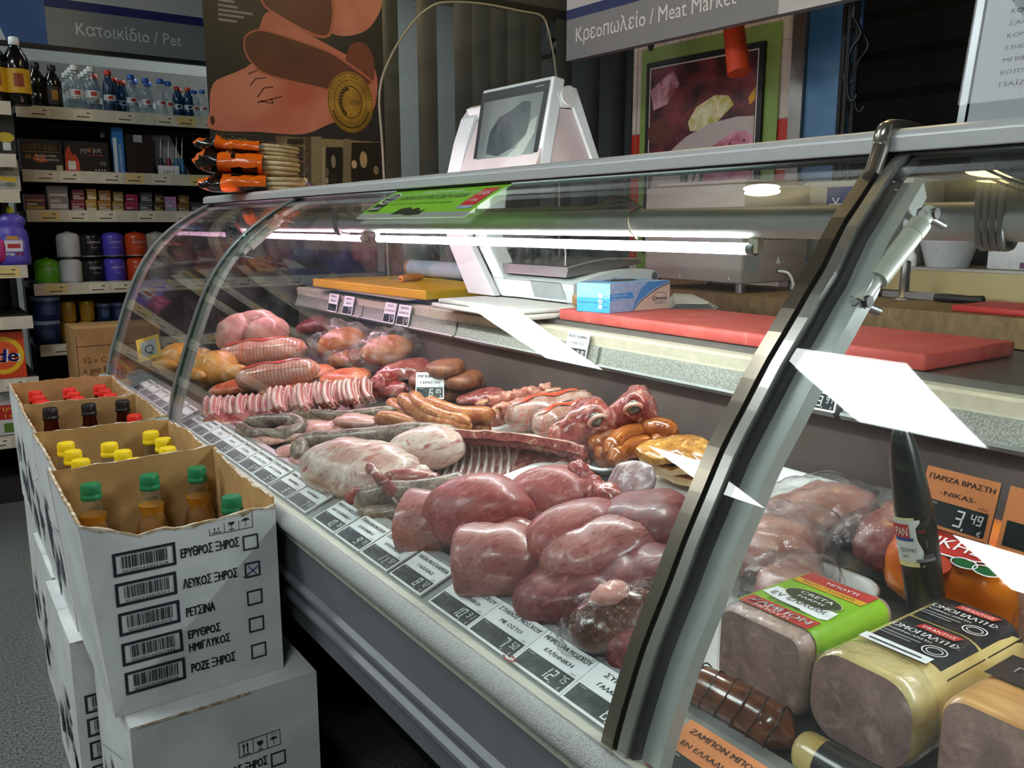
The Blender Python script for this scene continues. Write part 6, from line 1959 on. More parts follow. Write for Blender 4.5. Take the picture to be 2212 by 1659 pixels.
def lump(name, lbl, p0, p1, wd, ht, mat, cat='meat', group=None, base=0, seed=0, amp=.13, fr=9, cut=None, cutmat=None, pw=2.2, flat=.7, roll=0, tilt=0):
    l = base + ht * (.5 * 1.15 * flat + .06)
    a, b = DK(*p0, l), DK(*p1, l)
    d = b - a
    L = d.length
    mb = blob((a + b) / 2, axes(d + V((0, 0, tilt * L)), DUP, roll), (L / 2, wd / 2, ht / 2 * 1.15), seed, amp, fr, 36, 24, flat, mat, cut and (cut[0], cut[1] * L / 2), cutmat, pw=pw)
    return mb.build(name, label=lbl, cat=cat, group=group)
BG = 'beef cuts at the front of the counter'
lump('beef_cut', 'large smooth beef cut with a pale cut face behind the tag priced 9,79', (812, 1132), (1018, 1134), .115, .092, BEEFF, 'beef', BG, 0, 1, .10, 8, (-1, .30), BEEFC, 2.6, .7, .15)
lump('beef_cut', 'rounded upright beef cut behind the rest, below the sheep ribs', (935, 1105), (1140, 1125), .135, .112, BEEF, 'beef', BG, 0, 2, .13, 9, None, None, 2.3, .8)
lump('beef_cut', 'round red beef cut at the back beside the sheep ribs', (1095, 1090), (1300, 1078), .13, .095, BEEF, 'beef', BG, 0, 3, .12, 9, None, None, 2.3, .8)
lump('beef_cut', 'beef cut with a round red cut face behind the tag priced 8,72', (932, 1220), (1172, 1210), .118, .098, BEEFF, 'beef', BG, 0, 4, .10, 8, (-1, .45), BEEFC, 2.6, .7)
lump('beef_cut', 'long smooth beef cut lying in the middle of the pile', (1128, 1205), (1345, 1125), .105, .082, BEEF, 'beef', BG, .02, 5, .10, 8, None, None, 2.4, .8)
lump('beef_cut', 'long shiny beef cut with a silvery patch, right of the round cut face', (1178, 1245), (1430, 1160), .11, .082, BEEFF, 'beef', BG, .01, 6, .10, 8, None, None, 2.4, .8)
lump('beef_cut', 'broad dark red beef cut at the back next to the near glass arm', (1290, 1135), (1500, 1130), .15, .07, BEEFD, 'beef', BG, .03, 7, .14, 9, None, None, 2.4, .8)
lump('beef_cut', 'flat beef cut with white fat streaks under the grey brown slice', (1330, 1100), (1560, 1180), .13, .06, BEEF, 'beef', BG, .01, 17, .14, 9, None, None, 2.4, .8)
lump('beef_cut', 'dark moist beef cut showing in the gap between the rounded cuts', (1075, 1165), (1250, 1150), .12, .06, BEEFD, 'beef', BG, 0, 8, .14, 9)
lump('beef_cut', 'pale bluish beef cut leaning below the rounded upright one', (1050, 1165), (1185, 1195), .08, .075, BEEFF, 'beef', BG, 0, 18, .10, 9)
lump('beef_cut', 'flat dark red beef cut behind the tag priced 7,50', (1112, 1300), (1340, 1270), .10, .062, BEEFD, 'beef', BG, 0, 9, .15, 10, None, None, 2.5, .8)
lump('beef_cut', 'large dark beef cut beside the near glass arm above the glossy liver bag', (1270, 1260), (1500, 1230), .12, .075, BEEFD, 'beef', BG, 0, 10, .15, 10, None, None, 2.5, .8)
lump('beef_cut', 'dark red beef cut at the foot of the near glass arm', (1300, 1385), (1480, 1370), .10, .05, BEEFD, 'beef', BG, 0, 12, .14, 10, None, None, 2.5, .8)
# knob of fat on the flat dark cut
t = lump('fat_knob', 'pink knob of fat and gristle on the dark beef beside the liver bag', (1290, 1310), (1345, 1270), .035, .035, PORK, 'meat trimming', None, .055, 4, .25, 30)
t = thing('liver_bag', DK(1310, 1370, .02), 'dark glossy liver in a crinkled clear bag beside the near glass arm', 'liver')
c = DK(1338, 1348, .036)
ax = dfr(DK(1420, 1330, .04) - DK(1240, 1400, .04))
blob(c, ax, (.068, .048, .040), 3, .12, 12, 30, 20, .6, LIVER).build('liver', t)
blob(c + V((0, 0, .003)), ax, (.078, .056, .046), 8, .22, 26, 44, 30, .6, FILM).build('clear_bag', t)
# grey brown flat slice
def slab(name, lbl, pts, th, mat, cat, base=.02, tilt=(0, 0, 1), wav=.006, seed=0, group=None, edge=None):
    """thick flat slice with a wavy outline given by photo points on the deck"""
    P = [DK(px, py, base + l) for px, py, l in pts]
    sp = spline(P + [P[0]], 5)[:-1]
    c = sum(sp, V((0, 0, 0))) / len(sp)
    n = len(sp)
    nn = V(tilt).normalized()
    rows = []
    for k, (s, o) in enumerate(((.55, 1), (.86, .96), (.97, .75), (1, .4), (.97, .1), (.85, 0), (.5, 0))):
        rows.append([c + (p - c) * s + nn * (th * o + wav * noise.noise(p * 25 + V((seed, 0, 0))) * (s > .5) + (wav * noise.noise((c + (p - c) * s) * 22 + V((seed, 4, 0)))) * o) for p in sp])
    mb = MB()
    mb.loft(rows[:3], mat, True, None, False)
    mb.loft(rows[2:5], edge or mat, True, None, False)
    mb.loft(rows[4:], mat, True, None, False)
    for rr in (rows[0], rows[-1]):
        m_ = sum(rr, V((0, 0, 0))) / n
        mb.add([m_] + rr, [(0, 1 + i, 1 + (i + 1) % n) for i in range(n)], mat, True)
    return mb.build(name, label=lbl, cat=cat, group=group)
slab('meat_slice', 'grey brown flat slice of meat lying on top beside the white tray', [(1306, 1060, .0), (1330, 1010, .03), (1375, 1000, .04), (1415, 1020, .04), (1412, 1060, .02), (1370, 1085, 0)], .011, BROWNS, 'meat', .075, (-.5, -.35, .8), seed=2)
for i, (a, b, w_, s) in enumerate((((1232, 1065), (1300, 1045), .05, 'left'), ((1260, 1090), (1325, 1075), .05, 'lower'), ((1285, 1060), (1330, 1095), .04, 'right'), ((1225, 1040), (1275, 1030), .04, 'upper'))):
    lump('beef_trimming', 'ragged red beef trimming before the grey brown slice, %s piece' % s, a, b, w_, .05, RAWR, 'meat trimming', 'red beef trimmings', .03 + .01 * i, 20 + i, .3, 28)
# ---- trays
def tray(x0, x1, y0, y1, lbl, lip=.022):
    zf = lambda x: deckz(x) + .0015
    mb = MB()
    def loop(dx, h, r=.03):
        o = []
        for cx, cy_, a0 in ((x1 - r, y1 - r, 0), (x0 + r, y1 - r, 90), (x0 + r, y0 + r, 180), (x1 - r, y0 + r, 270)):
            for k in range(6):
                a = math.radians(a0 + 18 * k)
                x, y = cx + (r + dx) * math.cos(a), cy_ + (r + dx) * math.sin(a)
                o.append((x, y, zf(x) + h))
        return o
    rows = [loop(-.016, 0), loop(-.002, lip * .9), loop(.004, lip), loop(.008, lip - .002), loop(.007, lip - .006), loop(-.003, lip - .006), loop(-.014, .0035)]
    mb.loft(rows, TRAYW, True, None, False)
    mb.add(rows[0], [tuple(range(24))], TRAYW)
    mb.add(rows[-1], [tuple(range(24))], TRAYW)
    return mb.build('meat_tray', label=lbl, cat='tray', group='white meat trays')
tray(1.0, 1.195, 1.135, 1.60, 'white tray under the sheep heads and smoked sausages')
tray(1.0, 1.19, .76, 1.115, 'white tray under the yellow marinated steaks')
tray(.655, .96, .885, 1.27, 'white tray mostly hidden under the smooth beef cuts')
tray(.655, .96, .56, .868, 'white tray under the flat dark beef nearest the glass arm')
# ---- sheep side with ribs
t = thing('lamb_carcass', DK(1050, 1030, 0), 'half sheep carcass lying open with white ribs showing', 'carcass')
Au, Bu = DK(850, 1000, .02), DK(1262, 1010, .02)
dU = (Bu - Au)
LU = dU.length
ux = dU.normalized()
uz = DUP
uy = uz.cross(ux)                       # towards the back
if uy.x < 0: uy = -uy
Fp, Tp = DK(1050, 1060, .012), DK(1050, 946, .072)
WD = max(.05, (Tp - Fp).dot(uy) / 1.19)
base = Fp + uy * (.766 * WD) - ux * (Fp - (Au + Bu) / 2).dot(ux)
base -= uz * .012
def shell(u, v, th=0):
    """open side faces the shopper: v 0 front edge on the deck, up the back to v 1, the spine on top"""
    k = (1 - .30 * abs(u) ** 2.5) * (1 - .12 * u)
    f = math.radians(-140 + 205 * v)
    wd, hh = WD * k, .034 * k
    nrm = (uy * math.cos(f) + uz * math.sin(f)).normalized()
    return base + ux * (u * LU / 2) + uy * (wd * math.cos(f)) + uz * (hh * (1 + math.sin(f)) + .004) + nrm * th
nu, nv = 40, 16
mb = MB()
vi = [shell(-1 + 2 * i / nu, j / nv) + uz * .004 * noise.noise(V((i * .4, j * .4, 0))) for i in range(nu + 1) for j in range(nv + 1)]
vo = [shell(-1 + 2 * i / nu, j / nv, .016 + .006 * noise.noise(V((i * .3, j * .3, 5)))) for i in range(nu + 1) for j in range(nv + 1)]
q = [(i * (nv + 1) + j, i * (nv + 1) + j + 1, (i + 1) * (nv + 1) + j + 1, (i + 1) * (nv + 1) + j) for i in range(nu) for j in range(nv)]
ribzone = lambda f: .10 < (f[0] // (nv + 1)) / nu < .62 and f[0] % (nv + 1) < 12
mb.add(vi, [f for f in q if ribzone(f)], RIBI, True)
mb.add(vi, [f for f in q if not ribzone(f)], LAMBR, True)
mb.add(vo, q, LAMB, True)
bd = [i * (nv + 1) for i in range(nu + 1)] + [nu * (nv + 1) + j for j in range(1, nv + 1)] + [i * (nv + 1) + nv for i in range(nu - 1, -1, -1)] + [j for j in range(nv - 1, 0, -1)]
nb = len(bd)
mb.add([vi[k] for k in bd] + [vo[k] for k in bd], [(k, (k + 1) % nb, nb + (k + 1) % nb, nb + k) for k in range(nb)], LAMBR, True)
mb.build('carcass_wall', t)
for k in range(11):
    u0 = -.70 + .082 * k
    p = []
    for j in range(9):
        v = .06 + .66 * j / 8
        p.append(shell(u0 + .26 * (1 - j / 8) ** 1.5, v, -.004))
    MB().tube(spline(p, 2), [.0035 + .0008 * math.sin(i) for i in range(17)], RIBM, 7).build('rib', t)
mb = MB()
p = [shell(-.72 + 1.6 * k / 14, .86 + .02 * math.sin(k * 1.7), -.006) for k in range(15)]
mb.tube(p, [.010 + .004 * (k % 2) for k in range(15)], LAMBR, 8)
mb.build('spine', t)
mb = MB()
rows = []
for k in range(15):
    u = .05 + .95 * k / 14
    a = shell(u, .02, .004)
    rows.append([a + uz * (.012 + .006 * noise.noise(V((k * .9, 0, 0)))), a - uy * (.035 + .02 * noise.noise(V((k * .7, 2, 0)))) + uz * (.010 - .0012 * k), a - uy * .05 - uz * .004 + uz * .012 * max(0, noise.noise(V((k * .8, 5, 0))))])
mb.loft(rows, FLAP, True, None, False, False)
mb.build('skin_flap', t)
mb = MB()
for k in range(9):
    c = shell(.62 + .04 * k, .15 + .09 * k, -.006)
    blob(c, dfr(ux), (.018, .014, .012), k + 40, .3, 40, 12, 8, .9, RAWR if k % 3 else BONE, mb=mb)
mb.build('neck_end', t)
# ---- shoulder and leg pieces of lamb
t = thing('lamb_shoulder', DK(760, 1030, 0), 'pale sheep shoulder with a dark hollow and bare bones, left of the ribs', 'lamb')
a, b = DK(664, 1005, .045), DK(905, 1030, .04)
blob((a + b) / 2, axes(b - a + V((0, 0, -.01)), DUP), ((b - a).length / 2, .080, .062), 31, .15, 8, 40, 28, .7, LAMB, pw=2.2).build('shoulder_meat', t)
p = [DK(800, 1010, .10), DK(812, 1025, .098), DK(835, 1050, .07), DK(860, 1075, .04)]
MB().tube(spline(p, 4), [.010, .012, .010, .008, .008, .009, .010, .011, .012, .013, .012, .010, .008], LAMBR, 8).build('blade_edge', t)
p = [DK(850, 1080, .04), DK(880, 1060, .05), DK(905, 1035, .055), DK(915, 1015, .06)]
MB().tube(spline(p, 4), [.012, .011, .010, .009, .008, .008, .008, .009, .010, .012, .014, .016, .012], BONE, 9).build('bone', t)
blob(DK(890, 1030, .06), dfr(ux), (.06, .022, .016), 9, .2, 20, 24, 14, .9, LAMBR).build('red_hollow', t)
lump('lamb_saddle', 'smooth pale sheep loin lying behind the shoulder, left of the ribs', (838, 985), (1005, 960), .10, .085, LAMB, 'lamb', None, .01, 33, .08, 8, None, None, 2.3, .8)
lump('lamb_trimming', 'ragged red sheep trimming below the shoulder beside the grey sausage', (735, 1085), (830, 1060), .05, .05, RAWR, 'meat trimming', None, .0, 35, .3, 26)
# ---- pale pork pieces at the front
for i, (a, b, w_, h, s) in enumerate((((545, 955), (650, 930), .09, .026, 'beside the coiled sausage'), ((600, 985), (720, 950), .10, .028, 'under the long grey sausage'), ((625, 1005), (700, 985), .08, .028, 'left of the sheep shoulder'), ((660, 915), (780, 925), .10, .024, 'between the two long grey sausages'), ((735, 905), (815, 915), .06, .022, 'white fat on top behind the long sausage'))):
    lump('pork_piece', 'pale pink flat pork piece %s' % s, a, b, w_, h, PORK if i != 4 else PORKK, 'pork', 'pale pork pieces', 0 if i != 4 else .02, 50 + i, .26, 13, None, None, 2.6, .8)
lump('pork_piece', 'thin red pork piece spread under the pork belly slices', (445, 905), (700, 900), .13, .03, RAWR, 'pork', 'pale pork pieces', 0, 57, .2, 14)
# ---- sausages
def saus(name, lbl, pts, r, mat, base=0, grp=None, cat='sausage', seed=0, lump_=.08):
    P = [DK(px, py, base + r * 1.0 + l) for px, py, l in pts]
    return sausage(MB(), P, r, mat, 12, 6, lump_, seed).build(name, label=lbl, cat=cat, group=grp)
G = 'grey country sausages'
saus('country_sausage', 'coiled grey sausage at the front beside the tags', [(515, 922, .0), (545, 938, 0), (600, 940, 0), (650, 925, .0), (632, 908, .012), (580, 908, .008), (530, 912, .004)], .017, SAUSG, .005, G, seed=1)
saus('country_sausage', 'long grey sausage running from the coil towards the orange sausages', [(605, 912, 0), (660, 897, 0), (740, 900, .005), (810, 893, .01), (855, 888, .012)], .016, SAUSG, .01, G, seed=2)
saus('country_sausage', 'long thick grey sausage lying across above the sheep shoulder', [(645, 985, 0), (660, 955, .012), (740, 948, .015), (830, 940, .018), (890, 932, .02), (960, 938, .018), (988, 948, .012)], .021, SAUSG, .012, G, seed=3)
saus('country_sausage', 'short pale grey sausage behind the sheep shoulder', [(770, 968, 0), (830, 958, .004), (890, 950, .006)], .016, SAUSG, .0, G, seed=4)
saus('country_sausage', 'thick grey sausage in front of the sheep shoulder and ribs', [(770, 1085, .0), (830, 1066, .012), (900, 1063, .014), (960, 1052, .014), (1010, 1040, .012)], .022, SAUSG, .012, G, seed=5)
saus('country_sausage', 'dark grey sausage end under the thick one, by the tag priced 10,78', [(775, 1110, 0), (820, 1112, 0), (880, 1100, 0)], .018, SAUSG, .0, G, seed=6)
O = 'orange long sausages'
saus('orange_sausage', 'lowest long orange sausage, nearest the sheep ribs', [(812, 905, .01), (850, 905, .012), (900, 918, .01), (950, 930, .006), (985, 940, 0)], .0185, SAUSO, .01, O, seed=7)
saus('orange_sausage', 'long orange sausage, second from the front of the bundle', [(866, 858, .03), (890, 878, .03), (930, 905, .025), (975, 918, .02), (1018, 922, .012)], .019, SAUSO, .016, O, seed=8)
saus('orange_sausage', 'orange sausage lying behind the second one, its end hidden', [(890, 852, .03), (915, 880, .028), (960, 902, .02), (1015, 912, .012)], .018, SAUSO, .03, O, seed=9)
saus('orange_sausage', 'brown orange sausage on the right beside the skewers', [(922, 868, .03), (950, 880, .034), (995, 895, .03), (1045, 896, .024), (1058, 902, .02)], .019, SAUSO, .012, O, seed=10)
saus('orange_sausage', 'short orange sausage on the left of the bundle', [(842, 868, .012), (860, 885, .012), (885, 902, .01)], .018, SAUSO, .0, O, seed=11)
saus('orange_sausage', 'thick dark end of a sausage under the bundle beside the tray', [(1005, 920, 0), (1035, 925, .0), (1052, 918, 0)], .02, SAUSO, 0, O, seed=12)
B = 'small smoked sausages on the tray'
for i, (pts, b, s) in enumerate((([(1283, 975, 0), (1300, 952, .012), (1335, 940, .015)], .012, 'leftmost, beside the sheep head'), ([(1315, 980, .01), (1340, 950, .02), (1372, 938, .02), (1395, 935, .016)], .014, 'second from the left'), ([(1322, 998, .004), (1345, 975, .01), (1385, 965, .01), (1405, 962, .008)], .008, 'front, lowest on the tray'), ([(1385, 930, .01), (1420, 924, .012), (1460, 935, .008)], .03, 'topmost at the back'), ([(1408, 962, .0), (1435, 950, .01), (1470, 952, .008)], .012, 'right, before the yellow steaks'), ([(1290, 990, 0), (1305, 985, 0), (1320, 990, 0)], .004, 'short end at the front left of the tray'))):
    saus('smoked_sausage', 'small smoked brown sausage, ' + s, pts, .0215, SAUSB, b + .004, B, seed=20 + i, lump_=.03)
# ---- patties
PG = 'stuffed patties'
for i, (px, py, b, s) in enumerate(((930, 840, .0, 'front left of the pile, behind the tag'), (1005, 835, .0, 'bottom right of the pile'), (1000, 820, .036, 'middle right of the pile'), (925, 820, .036, 'middle left of the pile'), (962, 795, .068, 'topmost of the pile'), (975, 845, .0, 'bottom front of the pile'))):
    c = DK(px, py, b + .017)
    mb = MB()
    r, h = .052, .032
    rows = [[c + dfr(ux) @ V((r * a * math.cos(q_) * (1 + .05 * noise.noise(V((math.cos(q_), math.sin(q_), i)))), r * a * math.sin(q_), z)) for q_ in [2 * math.pi * k / 28 for k in range(28)]] for a, z in ((.05, -.016), (.85, -.016), (.98, -.008), (1, 0), (.97, .009), (.8, .016), (.3, .018), (.04, .018))]
    mb.loft(rows, PATTY, True)
    mb.build('meat_patty', label='thick round brown patty, ' + s, cat='patty', group=PG)
lump('meat_bag', 'flat red meat in film behind the patties', (815, 815), (935, 790), .10, .06, mix2('filmed_red_meat', '#8e3a34', '#b56a5e', 24, .16, bump=.3, coat=.6), 'meat', None, .0, 61, .16, 14)
lump('red_meat_piece', 'dark red rolled meat at the left end of the patties', (780, 850), (880, 840), .06, .05, RAWR, 'meat', None, 0, 62, .22, 20)
lump('red_meat_piece', 'small red rolled meat behind the tag priced 6,85', (800, 835), (860, 815), .05, .05, RAWR, 'meat', None, .025, 63, .22, 20)
lump('red_meat_piece', 'pale red steak between the patties and the skewers', (990, 865), (1100, 850), .09, .035, LAMBR, 'meat', None, 0, 64, .22, 14)
# ---- skewers
SG = 'meat skewers'
STK = col('#c9b06a', .6)
sk = [((1035, 878), (1195, 845), .012), ((1060, 892), (1225, 852), .012), ((1065, 905), (1235, 860), .02), ((1050, 868), (1200, 838), .034), ((1075, 886), (1215, 850), .042), ((1055, 912), (1210, 880), .0)]
for i, (a, b, l) in enumerate(sk):
    p, q_ = DK(*a, l + .015), DK(*b, l + .015)
    d = q_ - p
    t = thing('meat_skewer', (p + q_) / 2, 'skewer of meat cubes on a wooden stick, %s from the front of the pile' % NTH[i], 'skewer', SG)
    MB().tube([p - d * .12, q_ + d * .2], .0020, STK, 6).build('stick', t)
    for k in range(5):
        c = p + d * (.10 + .19 * k)
        blob(c, dfr(d, R.uniform(0, 3)), (d.length * .11, .016, .013), i * 7 + k, .42, 60, 18, 12, 1, CHUNK, pw=3).build('meat_cube', t)
# ---- netted rolls and netted roasts
def netroll(lbl, p0, p1, r, base, seed, rings=12, mat=ROLLM, netc='#b9a79c', nm='netted_roll', cat='roast', grp=None, strip=True):
    a, b = DK(*p0, base + r * .95), DK(*p1, base + r * .95)
    d = (b - a).normalized()
    L = (b - a).length
    t = thing(nm, (a + b) / 2, lbl, cat, grp)
    n = 24
    path, rr = [], []
    for k in range(n + 1):
        u = k / n
        e = (1 - abs(2 * u - 1) ** 4) ** .5
        path.append(a + d * L * u)
        rr.append(max(.004, r * e * (1 + .05 * noise.noise(V((u * 6, seed, 0))))))
    MB().tube(path, rr, mat, 20).build('rolled_meat', t)
    mb = MB()
    M3 = axes(d, DUP)
    for k in range(1, rings):
        u = k / rings
        e = (1 - abs(2 * u - 1) ** 4) ** .5
        c = a + d * L * u
        mb.tube([c + M3 @ V((0, (r * e + .0012) * math.cos(q_), (r * e + .0012) * math.sin(q_))) for q_ in [2 * math.pi * i / 16 for i in range(17)]], .0007, col(netc, .5), 4, False)
    for k in range(8):
        q_ = math.pi * k / 4 + .2
        mb.tube([a + d * L * (.06 + .88 * i / 10) + M3 @ V((0, math.cos(q_), math.sin(q_))) * (r * (1 - abs(2 * (.06 + .88 * i / 10) - 1) ** 4) ** .5 + .0012) for i in range(11)], .0006, col(netc, .5), 4, False)
    mb.build('netting', t)
    if strip:
        s = MB()
        for q_, c_, u0, u1 in ((1.75, '#c8452a', .1, .8), (1.2, '#c99a2a', .35, .95)):
            vs = []
            for i in range(13):
                u = u0 + (u1 - u0) * i / 12
                e = r * (1 - abs(2 * u - 1) ** 4) ** .5 + .0024
                for dq in (-.14, .14): vs.append(a + d * L * u + M3 @ V((0, math.cos(q_ + dq + .15 * math.sin(i)), math.sin(q_ + dq + .15 * math.sin(i)))) * e)
            s.add(vs, [(2 * i, 2 * i + 1, 2 * i + 3, 2 * i + 2) for i in range(12)], col(c_, .3), True)
        s.build('coloured_strip', t)
RW = 'netted meat rolls on the tray'
netroll('netted meat roll in film, the one farther back beside the skewers', (1090, 905), (1290, 870), .040, .012, 1, 9, grp=RW)
netroll('netted meat roll in film, in front of the other beside the sheep head', (1150, 925), (1300, 890), .038, .010, 2, 8, grp=RW)
ROAST = mix2('netted_pork_roast', '#cf9a84', '#e0b8a4', 24, .2, bump=.2, coat=.5, cc='#d9774a', vsc=9)
RS = 'netted pork roasts'
netroll('netted pork roast, upper one with a red strip before the pork knuckles', (472, 772), (664, 752), .046, .03, 3, 26, ROAST, '#b5806e', 'netted_roast', grp=RS)
netroll('netted pork roast, lower one just behind the pork belly slices', (508, 822), (692, 796), .040, .02, 4, 24, ROAST, '#b5806e', 'netted_roast', grp=RS)
# ---- pork knuckles
for i, (a, b, w_, h, bs, s) in enumerate((((468, 735), (560, 712), .11, .12, .05, 'left, resting on the roast'), ((530, 728), (628, 712), .10, .10, .06, 'right one of the pair'), ((500, 705), (600, 695), .09, .08, .10, 'topmost behind the pair'))):
    lump('pork_knuckle', 'pale rounded pork knuckle, ' + s, a, b, w_, h, PORKK, 'pork', 'pork knuckles', bs, 70 + i, .10, 8, None, None, 2.2, .9)
# ---- chickens
for i, (a, b, bs, s) in enumerate((((335, 790), (440, 768), .01, 'left one beside the far glass end'), ((420, 805), (520, 790), .0, 'nearer one behind the far glass arm'))):
    p, q_ = DK(*a, bs + .05), DK(*b, bs + .05)
    t = thing('whole_chicken', (p + q_) / 2, 'plucked yellow chicken, ' + s, 'chicken', 'yellow chickens')
    ax = dfr(q_ - p)
    blob((p + q_) / 2, ax, ((q_ - p).length / 2, .075, .062), 80 + i, .08, 7, 30, 22, .8, YCHK).build('chicken_body', t)
    for s_ in (-1, 1):
        c = q_ + ax @ V((-.02, .05 * s_, -.01))
        blob(c, axes(q_ - p + ax @ V((0, .05 * s_, .03)), DUP), (.055, .024, .026), 84 + s_, .08, 12, 18, 12, 1, YCHK).build('chicken_leg', t)
        blob((p + q_) / 2 + ax @ V((-.05, .075 * s_, .01)), axes(q_ - p + ax @ V((0, .1 * s_, -.03)), DUP), (.045, .016, .018), 88 + s_, .1, 14, 16, 10, 1, YCHK).build('chicken_wing', t)
p = DK(335, 790, .095)
mb = MB()
M = frame(p + V((-.04, .02, .01)), RT + V((0, 0, .3)), (.3, .3, 1))
mb.box((0, 0, 0), (.075, .075, .002), col('#9aa2a0', .5), M)
mb.frm(M, 0, 0, .075, .075, .012, col('#c9a21c', .5), .003)
mb.text(M, 'Q', .022, .02, .042, INK, .003)
mb.build('chicken_label', label='grey and yellow label lettered Q on the left chicken', cat='label')
# ---- pork belly slices
FATB, LEAN = mix2('belly_fat', '#e0b3a8', '#ecd0c6', 30, .3, bump=.1), mix2('belly_lean', '#c65c5c', '#d98480', 40, .3, bump=.15)
BELG = 'fanned pork belly slices'
def belly(px, py, l, L_, H_, ang, seed, lbl):
    c = DK(px, py, l)
    d = (V((-.30, -.72, -.42)) + V((R.uniform(-.08, .08), R.uniform(-.08, .08), 0))).normalized()
    rowd = (DK(800, 840, 0) - DK(450, 880, 0)).normalized()
    nrm = (rowd + V((0, 0, .55 + ang))).normalized()
    d = (d - nrm * d.dot(nrm)).normalized()
    hv = nrm.cross(d).normalized()
    if hv.z < 0: hv = -hv
    bands = [(-.5, -.30, FATB), (-.30, -.10, LEAN), (-.10, .06, FATB), (.06, .28, LEAN), (.28, .5, FATB)]
    mb = MB()
    nL, th = 9, .0052
    for v0, v1, m_ in bands:
        rows = []
        for i in range(nL + 1):
            u = -.5 + i / nL
            e = (1 - abs(2 * u) ** 6) ** .5
            bend = nrm * (.10 * L_ * (4 * u * u) * (1 if seed % 2 else .5))
            wob = .05 * math.sin(u * 7 + seed)
            o = c + d * (u * L_) + bend
            q0, q1 = (v0 + wob * (abs(v0) < .4)) * H_ * (.8 + .2 * e), (v1 + wob * (abs(v1) < .4)) * H_ * (.8 + .2 * e)
            rows.append([o + hv * q0 - nrm * th, o + hv * q1 - nrm * th, o + hv * q1 + nrm * th, o + hv * q0 + nrm * th])
        mb.loft(rows, m_, True)
    return mb.build('pork_belly_slice', label=lbl, cat='pork slice', group=BELG)
k = 0
n1 = 20
for i in range(n1):
    u = i / (n1 - 1)
    belly(588 + 205 * u, 868 - 22 * u, .055 + .012 * math.sin(i * 1.3), .088, .034, .1 * math.sin(i * 2.1), i, 'pork belly slice with fat stripes in the upper row, %s from the left' % NTH[i])
n2 = 17
for i in range(n2):
    u = i / (n2 - 1)
    belly(448 + 225 * u, 884 - 10 * u, .030 + .010 * math.sin(i * 1.7), .082, .034, .12 * math.sin(i * 1.9), i + 30, 'pork belly slice with fat stripes in the lower row, %s from the left' % NTH[i])
for i in range(6):
    belly(590 + 40 * i, 893 - 7 * i, .02, .05, .034, .3, i + 60, 'short pork belly end under the fan of slices, %s from the left' % NTH[i])
# ---- orange marinated chicken pieces and smoked bags at the back
for i, (a, b, w_, h, bs, s) in enumerate((((455, 845), (560, 832), .10, .04, .0, 'left, before the lower roast'), ((600, 815), (720, 800), .13, .04, .02, 'right of the lower roast'), ((690, 822), (800, 812), .12, .045, .01, 'behind the right end of the belly slices'), ((430, 822), (520, 815), .08, .04, .0, 'farthest left'), ((560, 845), (680, 838), .10, .03, .0, 'flat one just behind the belly slices'))):
    lump('marinated_chicken', 'flat orange marinated chicken piece, ' + s, a, b, w_, h, ORMT, 'chicken', 'orange marinated pieces', bs, 90 + i, .14, 12)
for i, (a, b, w_, h, bs, s) in enumerate((((675, 758), (800, 728), .17, .12, .02, 'left bag'), ((770, 775), (900, 742), .16, .11, .02, 'right bag'), ((700, 785), (800, 765), .13, .07, .01, 'front bag beside the upper roast'))):
    p, q_ = DK(*a, bs + h / 2), DK(*b, bs + h / 2)
    t = thing('smoked_chicken_bag', (p + q_) / 2, 'smoked orange poultry in a clear bag, ' + s, 'bagged poultry', 'bagged smoked poultry')
    ax = dfr(q_ - p)
    blob((p + q_) / 2, ax, ((q_ - p).length * .42, w_ * .42, h * .42), 100 + i, .14, 12, 26, 18, .9, mix2('smoked_orange', '#9a4a1c', '#c07a3a', 14, .3, bump=.2, cc='#b8806a', vsc=10)).build('smoked_bird', t)
    blob((p + q_) / 2, ax, ((q_ - p).length * .56, w_ * .56, h * .60), 106 + i, .22, 18, 40, 26, .8, FILM2).build('clear_bag', t)
lump('dark_meat_piece', 'dark red meat piece in the far back corner below the yellow board', (640, 715), (760, 690), .10, .07, BEEFD, 'meat', None, .03, 110, .15, 11)
